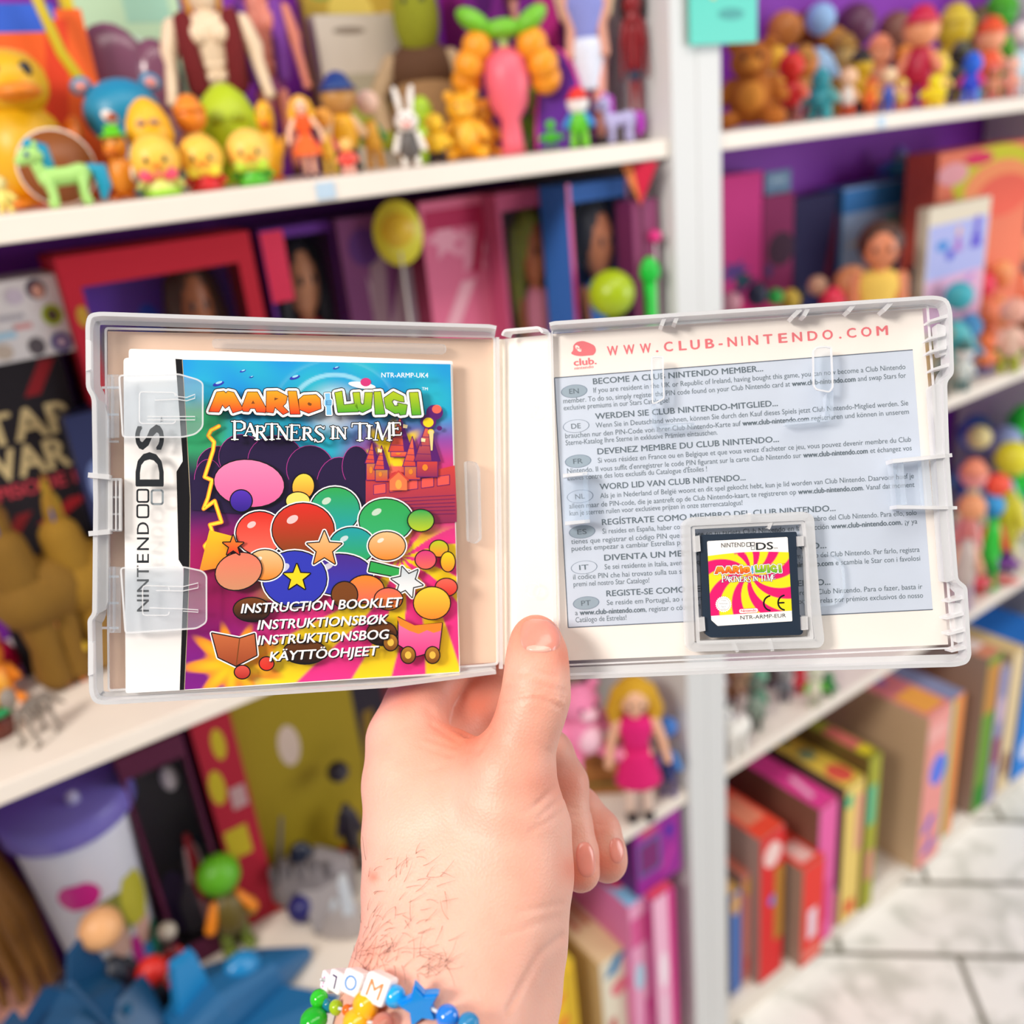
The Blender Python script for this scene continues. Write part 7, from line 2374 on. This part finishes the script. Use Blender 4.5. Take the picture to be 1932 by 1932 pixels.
zt_ = max(g.location.z + max(v.co.z for v in g.data.vertices) for g in (gb1, gb2)) + .0004
carton('game_box', 'purple game box with a framed picture lying on the pink boxes by the post', 'game box', 1196, 1283, 1568, .803, .12, '9a1a94', '5a1a6a', '8a1686',
       [('o', .3, .86, .4, .12, 'c84a6a'), ('r', .3, .5, .5, .5, '5a5a9a'), ('r', .3, .5, .4, .4, '7a1a6a'), ('o', .75, .7, .2, .2, '4a1aa0'), ('d', .7, .3, .4, .3, 'c02aa0')], 'G', zb=zt_)

# ---------- right unit, second shelf (boxes and figures)
carton('toy_carton', 'hot pink carton with dark graffiti shapes right of the post', 'toy box', 1362, 1438, 333, 1.02, .06, 'd02c84', '8a1a5a', None,
       [('s', .3, .62, .9, .1, '5a3a8a'), ('d', .5, .55, .8, .06, '1c2a5a'), ('o', .5, .58, .4, .05, '1a4a5a'), ('r', .5, .42, 1, .12, 'e0147c'), ('d', .45, .32, .9, .04, 'c888a8')], 'C')
mc = carton('toy_carton', 'maroon carton next to the hot pink carton right of the post', 'toy box', 1440, 1498, 372, 1.02, .06, '8a1458', '5a0f40', None,
       [('o', .6, .75, .9, .16, '3a0a30'), ('s', .2, .66, .4, .1, '4a2a6a'), ('r', .3, .45, .6, .14, 'd8147c'), ('d', .4, .34, .8, .04, 'c888a8')], 'C')
carton('price_card', 'small grey-blue price card standing on the maroon carton', 'card', 1444, 1492, 326, 1.03, .004, '6a8aa8', '56688a', None, [('r', .5, .6, .6, .2, '9ab4c8')], 'C', zb=mc.location.z + max(v.co.z for v in mc.data.vertices))
carton('toy_carton', 'dark navy carton with maroon shapes on the right second shelf', 'toy box', 1500, 1596, 376, 1.04, .05, '150f4a', '0c0a30', None, [('d', .75, .7, .4, .4, '6a1440'), ('o', .3, .5, .3, .14, '1c2a6a'), ('o', .7, .45, .3, .12, '5a0f4a')], 'C')
carton('toy_carton', 'sky blue carton showing a printed doll in a yellow dress', 'toy box', 1592, 1738, 357, 1.03, .06, '9ab4d8', '3a7ab8', None,
       [('r', .4, .93, .8, .12, '2f7ac0'), ('d', .5, .75, .9, .1, 'c8bca8'), ('d', .4, .62, .8, .1, 'a8b8d8'), ('o', .6, .78, .12, .1, '5ac8c0'), ('d', .3, .5, .6, .1, 'b8b4b8'), ('f', .55, .4, .5, .5, 'ecc860', 'e8a47a'), ('o', .85, .6, .2, .1, '8ab0f0'), ('o', .2, .4, .2, .1, 'c8b45a')], 'C')
T('crystal_toy', 'blue and white winged toy on top of the sky blue carton', 'toy', figurine, on_y(1690, 351, 1.055)[2] + .001, 1695, 276, y=1.05, w=80, args=('8a94b8', '2a7a9c', '3a62b8', '4a6ad0', '7a6ac8'))
T('wand_toy', 'yellow round ornament beside the winged blue toy', 'toy', egg, 'C', 1735, 338, y=1.0, w=40, args=('dcae3a', 'e8c85a', 'c8922a'))
carton('toy_carton', 'dark violet upright carton right of the sky blue carton', 'toy box', 1742, 1778, 290, 1.0, .03, '2a0a5a', '1a0640', None, [('o', .5, .6, .6, .2, '5a1a5a'), ('o', .5, .3, .6, .2, '3a3a9a')], 'C')
carton('toy_carton', 'big pink and orange carton with a yellow arch at the right edge', 'toy box', 1772, 1950, 290, .93, .06, 'e87a5a', 'd85a4a', None,
       [('o', .6, .85, .9, .3, 'c8c41c'), ('o', .65, .8, .75, .26, 'f0905a'), ('o', .7, .76, .6, .2, 'e8604a'), ('o', .4, .95, .3, .06, 'd81c5a'), ('o', .15, .9, .3, .1, 'e8a0a8')], 'C')
carton('picture_card', 'pale card with blue and violet figures at the right of the second shelf', 'toy package', 1754, 1868, 394, .88, .02, 'd8cdb8', 'c8bca8', None,
       [('r', .5, .72, .96, .36, 'a8aee0'), ('r', .5, .45, .96, .3, 'd8a8c8'), ('o', .25, .78, .2, .06, '3a86d0'), ('o', .38, .72, .14, .06, '4a52c8'), ('f', .5, .8, .14, .14, 'a86ac0'), ('f', .8, .82, .2, .18, '5a4ac8', '6a5ad0'), ('d', .7, .55, .3, .06, 'b08ad0'), ('r', .5, .1, .96, .3, 'e0b070')], 'C')

SMALL = [   # shelf, u, top row, depth or base row, width px, head, body, legs, arm, hat, what it is
    ('A', 1492, 98, .87, 74, 'e0261c', 'c8161c', '9a5a5a', 'e86a52', None, 'red toy with a grey front'), ('A', 1548, 128, .855, 84, '2f9aa8', '2f9aa8', '3aa8b0', '5aa8a8', None, 'teal star-shaped figurine'),
    ('A', 1462, 86, .93, 52, 'f0b41e', 'f0a01e', 'e8901c', 'f0b41e', None, 'golden yellow figurine'), ('A', 1516, 84, .95, 60, 'd8863a', 'c88a3a', 'a8702a', 'd8a85a', None, 'tan and brown figurine'),
    ('A', 1568, 50, 1.0, 50, 'c88a1e', 'd89a2a', '9a6a1a', 'c88a1e', None, 'ochre figurine'), ('A', 1600, 128, .87, 44, 'f2c4a0', 'e8e0d8', 'e8562a', 'f0b48a', None, 'pale peach figurine with orange feet'),
    ('A', 1622, 92, .90, 72, 'd8b01c', 'e0b41e', '2a2420', 'c8a01c', None, 'yellow and black figurine'), ('A', 1656, 64, .93, 56, 'f2a27a', 'f0a884', 'd8a86a', 'f2b08a', 'f0946a', 'peach figurine with a cap'),
    ('A', 1642, 145, .858, 40, 'f0922a', 'e8621c', 'c8521c', 'f0a23a', None, 'orange figurine'), ('A', 1676, 128, .86, 34, 'f0d2a8', '3a5ac0', '4a6ad0', 'e8c090', None, 'blue-suited figurine'),
    ('A', 1705, 84, .92, 46, 'f4a23a', 'f0923a', 'e87a4a', 'f0b05a', None, 'bright orange figurine'), ('A', 1700, 148, .85, 36, 'f0b898', 'f0d060', 'e88a6a', 'f0b898', None, 'peach and yellow figurine'),
    ('A', 1733, 8, .88, 88, 'f0a070', 'b8123a', 'c8104a', 'e88a6a', 'd02a4a', 'tall crimson figurine in a hooded gown'), ('A', 1768, 98, .875, 56, 'f6e01a', 'f2cf5a', 'f6d81a', 'f2d46a', None, 'bright yellow figurine'),
    ('A', 1762, 142, .85, 54, 'f8e60e', 'f8de12', 'f2d00e', 'f8e60e', None, 'lemon yellow duckling figurine'), ('A', 1832, 98, .86, 56, '1f6ae8', '2a4ae0', '6a8af0', 'd83a8a', '1f6ae8', 'royal blue figurine with a pink band'),
    ('A', 1808, 76, .93, 50, '3a3a30', '4a4a44', '5a5a4a', '6a6a5a', None, 'dark grey figurine'), ('A', 1862, 30, .95, 50, 'f0a27a', 'e8542a', '3a9a9a', 'f0a07a', 'f05a2a', 'figurine in an orange cap'),
    ('A', 1872, 120, .855, 44, 'c87a52', 'd8906a', 'e87a6a', 'd88a6a', None, 'brown and salmon figurine'), ('A', 1905, 108, .86, 42, 'f2b8a0', 'f0a08a', 'e88a7a', 'f2c0a8', None, 'pale salmon figurine'),
    ('A', 1922, 40, .92, 40, 'f4f0ee', 'bfe0f0', 'e8e8f0', 'f4f0ee', None, 'white and light blue figurine'), ('A', 1878, -20, 1.02, 46, '3aa01c', '4ab01e', '2a8a1a', '6ac03a', None, 'green figurine'),
    ('A', 1545, 5, .965, 42, '9ac4f4', 'a8cef4', '8ab4e8', 'a8d0f8', None, 'light blue egg-headed figurine'), ('A', 1795, 5, 1.0, 62, 'd8c02a', 'e0c83a', 'c8a82a', 'd8c02a', None, 'mustard figurine'),
    ('A', 1610, 5, 1.04, 70, '6a3a5a', '7a4a5a', '5a2a4a', '8a5a6a', None, 'plum figurine'), ('A', 1685, 20, 1.04, 60, '8a5a4a', '6a3a4a', '5a2a3a', '9a6a5a', None, 'brown and plum figurine'),
    ('A', 1590, 62, .97, 48, 'e0c07a', 'c8a04a', 'b88a3a', 'd8b06a', None, 'sandy figurine'), ('A', 1520, 20, 1.05, 50, '7a3a1a', '8a4a20', '6a2a14', '9a5a2a', None, 'chestnut figurine'),
    ('A', 1840, 10, 1.05, 60, '7a6a3a', '8a7a4a', '6a5a3a', 'a08a5a', None, 'khaki figurine'), ('A', 1478, 20, 1.03, 50, 'd8863a', 'e0a86a', 'c8762a', 'e8b07a', None, 'pale brown figurine'),
    # second shelf, right
    ('C', 1380, 552, .95, 44, 'c88a9a', '8a1a3a', '6a1a2a', 'b86a7a', None, 'maroon figurine'), ('C', 1428, 532, .93, 44, '101a3a', 'c8a83a', 'b8982a', 'c8b04a', '101a3a', 'gold figurine with a navy hat'),
    ('C', 1462, 545, .92, 34, '1a9a3a', '15a04a', '128a3a', '2aa85a', None, 'emerald figurine'), ('C', 1490, 545, .94, 40, 'b89a2a', 'c8a83a', 'a8882a', 'b8a04a', None, 'dull gold figurine'),
    ('C', 1512, 540, .93, 30, '141a3a', '1a2040', '101428', '2a3050', None, 'black figurine'), ('C', 1540, 520, .95, 40, 'd8a88a', 'd8c0a8', 'b8a088', 'e0b898', None, 'beige figurine'),
    ('C', 1570, 540, .91, 52, 'e8344a', 'e83a5a', 'd82a4a', 'f06a7a', None, 'scarlet figurine'), ('C', 1602, 500, .94, 70, 'e89a6a', 'e8a01e', 'e0901c', 'e8a86a', None, 'amber figurine'),
    ('C', 1720, 500, .93, 50, '8a6a8a', '4a3a6a', '3a2a4a', '7a6a8a', None, 'dusky purple figurine'),
    ('C', 1800, 530, .90, 60, '3aa8b8', '4ab0b8', '2a98a8', '6ac0c8', None, 'turquoise figurine'), ('C', 1842, 510, .89, 58, 'e02a4a', 'e8344a', 'd81c3a', 'f05a6a', None, 'raspberry red figurine'),
    ('C', 1880, 490, .91, 50, 'f0905a', 'f0a06a', 'e8804a', 'f2b08a', None, 'apricot figurine'), ('C', 1915, 440, .93, 60, 'f0a27a', 'e86a3a', 'd85a2a', 'f4d8c0', None, 'vermilion figurine'),
    ('C', 1825, 590, .86, 50, '4a94c8', '3a84b8', '5a9ac8', '7ab0d0', None, 'steel blue figurine'), ('C', 1862, 565, .87, 64, 'e8825a', 'd8724a', 'c8623a', 'f09a7a', None, 'terracotta figurine'),
    ('C', 1905, 560, .86, 56, 'e8a894', 'e0b8a4', 'a8b02a', 'f0c0b0', None, 'flesh pink figurine'), ('C', 1815, 640, .84, 44, 'e6e2e0', 'd0d8d4', '3a6a6a', 'e0e0dc', None, 'white and dark green figurine'),
    ('C', 1858, 630, .83, 50, 'e8703a', 'e87a4a', '5a5a9a', 'f0905a', None, 'coral figurine'), ('C', 1900, 625, .835, 54, '7cc82a', '6aba2a', '5aa824', '9ad85a', None, 'apple green figurine'),
    ('C', 1928, 600, .85, 40, '8a5a3a', '7a4a2a', '6a3a20', '9a6a4a', None, 'cocoa brown figurine'), ('C', 1780, 610, .86, 40, '6a7a6a', '4a4a4a', '3a3a3a', '7a8a7a', None, 'slate figurine'),
    # third shelf, right
    ('F', 1830, 780, 1.02, 70, '5a9ad8', '3a6ab8', '2a5aa8', '7ab0e0', None, 'big blue figurine'), ('F', 1880, 800, 1.0, 70, '8a9ac8', '7a8ab8', 'b8b07a', '9aa8d0', None, 'periwinkle figurine'),
    ('F', 1912, 760, .98, 60, '1fd83a', '18d038', '14b82e', '3ae05a', None, 'neon green figurine'), ('F', 1895, 830, .95, 74, 'e0d82a', 'd8d02a', 'c8c02a', 'e8e04a', None, 'citron yellow figurine'),
    ('F', 1828, 800, .98, 50, 'd8c88a', 'c8c0a0', 'b8b090', 'e0d8b0', None, 'cream and sand figurine'), ('F', 1822, 862, .93, 56, 'f09a94', 'e88a84', 'e88a6a', 'f0aaa4', None, 'rose pink figurine'),
    ('F', 1868, 890, .92, 50, 'f0543a', '2ac83a', '20b832', 'e8443a', None, 'red-headed green figurine'), ('F', 1905, 865, .93, 60, 'c8c0d8', '2a1a4a', '3a1a3a', 'd8d0e0', None, 'lilac and dark purple figurine'),
    ('F', 1820, 930, .90, 56, 'e89a6a', 'c8b8b0', 'b8a8b8', 'e8a884', None, 'tan and grey figurine'), ('F', 1862, 930, .88, 54, '2a9ae0', '2a8ad0', '2a7ac0', '4aaae8', None, 'azure blue figurine'),
    ('F', 1905, 935, .88, 62, 'e8d8b8', 'd8c8a8', 'e8dcc8', 'f0e4cc', None, 'cream figurine'), ('F', 1828, 985, .865, 50, 'c8c8c8', 'b8b8c0', 'a8a8b0', 'd0d0d4', None, 'light grey figurine'),
    ('F', 1862, 1010, .85, 54, '7a1aa0', '6a1490', '5a1080', '8a2ab0', None, 'deep violet figurine'), ('F', 1900, 1040, .84, 50, '6a1a90', '8a4aa8', '5a1a80', '7a2aa0', None, 'purple and mauve figurine'),
    ('F', 1895, 985, .86, 54, 'f0ead8', 'e8e0cc', 'd8d0b8', 'f4eee0', None, 'ivory figurine'), ('F', 1930, 900, .9, 40, '3aa0c8', '2a90b8', '2080a8', '4ab0d8', None, 'cyan figurine'),
    ('F', 1840, 1072, .835, 60, 'e04a5a', 'd83a4a', 'c82a3a', 'f06a7a', None, 'cherry red figurine'), ('F', 1888, 1092, .822, 66, 'f07a7a', 'f08a84', 'e86a6a', 'f49a94', None, 'coral pink figurine'),
    ('F', 1382, 1262, 1330, 40, '8a5a3a', '7a4a2a', '6a3a20', 'c89a7a', None, 'walnut brown figurine'), ('F', 1432, 1262, 1352, 36, '6aa88a', '7ab89a', '5a6a5a', '5a9a7a', None, 'sage green figurine'),
    ('F', 1408, 1258, 1325, 50, 'c8a07a', 'd8b48a', 'b88a6a', 'c8a88a', None, 'sandy tan figurine'), ('F', 1480, 1258, 1322, 36, '8a8a8a', '6a6a72', '5a5a60', '9a9aa0', None, 'mid grey figurine'),
    ('F', 1508, 1255, 1312, 34, 'd8243a', 'c81c2e', 'b81424', 'e83a4a', None, 'crimson figurine'), ('F', 1535, 1252, 1322, 44, 'c8c8b0', 'd8d0b8', 'b8b8a0', '6aba3a', None, 'pale stone figurine'),
    ('F', 1562, 1268, 1322, 40, '2a8a4a', '3a9a2a', '2a7a2a', '1a7a5a', None, 'leaf green figurine'), ('F', 1456, 1250, 1318, 44, '4a3a3a', '6a5a5a', '3a2a2a', '5a4a4a', None, 'charcoal figurine'),
]
SHN = {'A': 'the top shelf', 'C': 'the second shelf', 'F': 'the third shelf'}
for i, (sh, u, vt, y, w, hd_, bd, lg, ar, ht, what) in enumerate(SMALL):
    if sh == 'A' and .94 < y < 2: w *= 1.5
    if ht is None and i % 5 in (1, 3): ht = bd if i % 2 else lg
    T('figurine', f'{what} on {SHN[sh]}, right of the post', 'toy', figurine, sh, u, vt, y=y if y < 2 else None, vb=None if y < 2 else y, w=w, args=(hd_, bd, lg, ar, ht), turn=random.uniform(-.5, .5), rng=30, group=f'small figurines on {SHN[sh]} right of the post')
T('fashion_doll', 'dark-haired doll in a pale yellow gown on the second shelf right of the post', 'doll', doll, 'C', 1655, 420, y=.9, w=110, args=('d8825a', '4a2a20', 'ecc45a', 'f0cc6a', 'd8825a', False), turn=.1)
T('plush_bear', 'ginger brown plush bear seated against the post on the right top shelf', 'plush toy', bear, 'A', 1418, 70, y=.905, w=130, args=('b5661a', 'd88a2e', True))
T('pony_toy', 'black and white cow toy on the third shelf beside the post', 'toy animal', pony, 'F', 1386, 1318, vb=1425, w=70, args=('e6e2da', '2a2622'), turn=.9)
T('figurine', 'grey-green figurine standing right of the cow toy', 'toy', figurine, 'F', 1425, 1278, vb=1362, w=36, args=('5a6a5a', '8a9a8a', '4a5a4a'))
# sign card on the post
sg = empty('sign_card', (0, 0, 0), 0, 'turquoise card fixed to the front of the post at the top', 'sign')
P0, P1 = on_y(1300, 0, YF - .012), on_y(1428, 0, YF - .012)
zb_ = on_y(1300, 86, YF - .012)[2]
sg.location = ((P0[0] + P1[0]) / 2, YF - .012, zb_)
Wd = P1[0] - P0[0]
b = MB(); b.box((0, 0, .09), (Wd, .0016, .18), m_('35c8b4', .35), bevel=.0004)
b.add([(-Wd / 2 + .001, -.0010, .06), (-Wd * .2, -.0010, .06), (-Wd * .1, -.0010, .178), (-Wd / 2 + .001, -.0010, .178)], [(0, 1, 2, 3)], m_('2ab06a'))
b.add([(Wd * .36 * math.cos(a) + Wd * .2, -.0011, .095 + .03 * math.sin(a)) for a in np.linspace(0, 2 * PI, 19)[:-1]], [tuple(range(18))], m_('b8d8dc'))
b.add([(-Wd * .2, -.0011, .045), (-Wd * .12, -.0011, .045), (-Wd * .16, -.0011, .1), (-Wd * .26, -.0011, .1)], [(0, 1, 2, 3)], m_('d8c070'))
b.add([(Wd * .1 + Wd * .2 * math.cos(a), -.0011, .03 + .006 * math.sin(a)) for a in np.linspace(0, 2 * PI, 15)[:-1]], [tuple(range(14))], m_('1f9a94'))
b.build('card', sg)
b = MB(); b.box((-Wd * .3, .0065, .1), (.014, .0105, .05), m_('e8e8e4')); b.build('mount', sg)
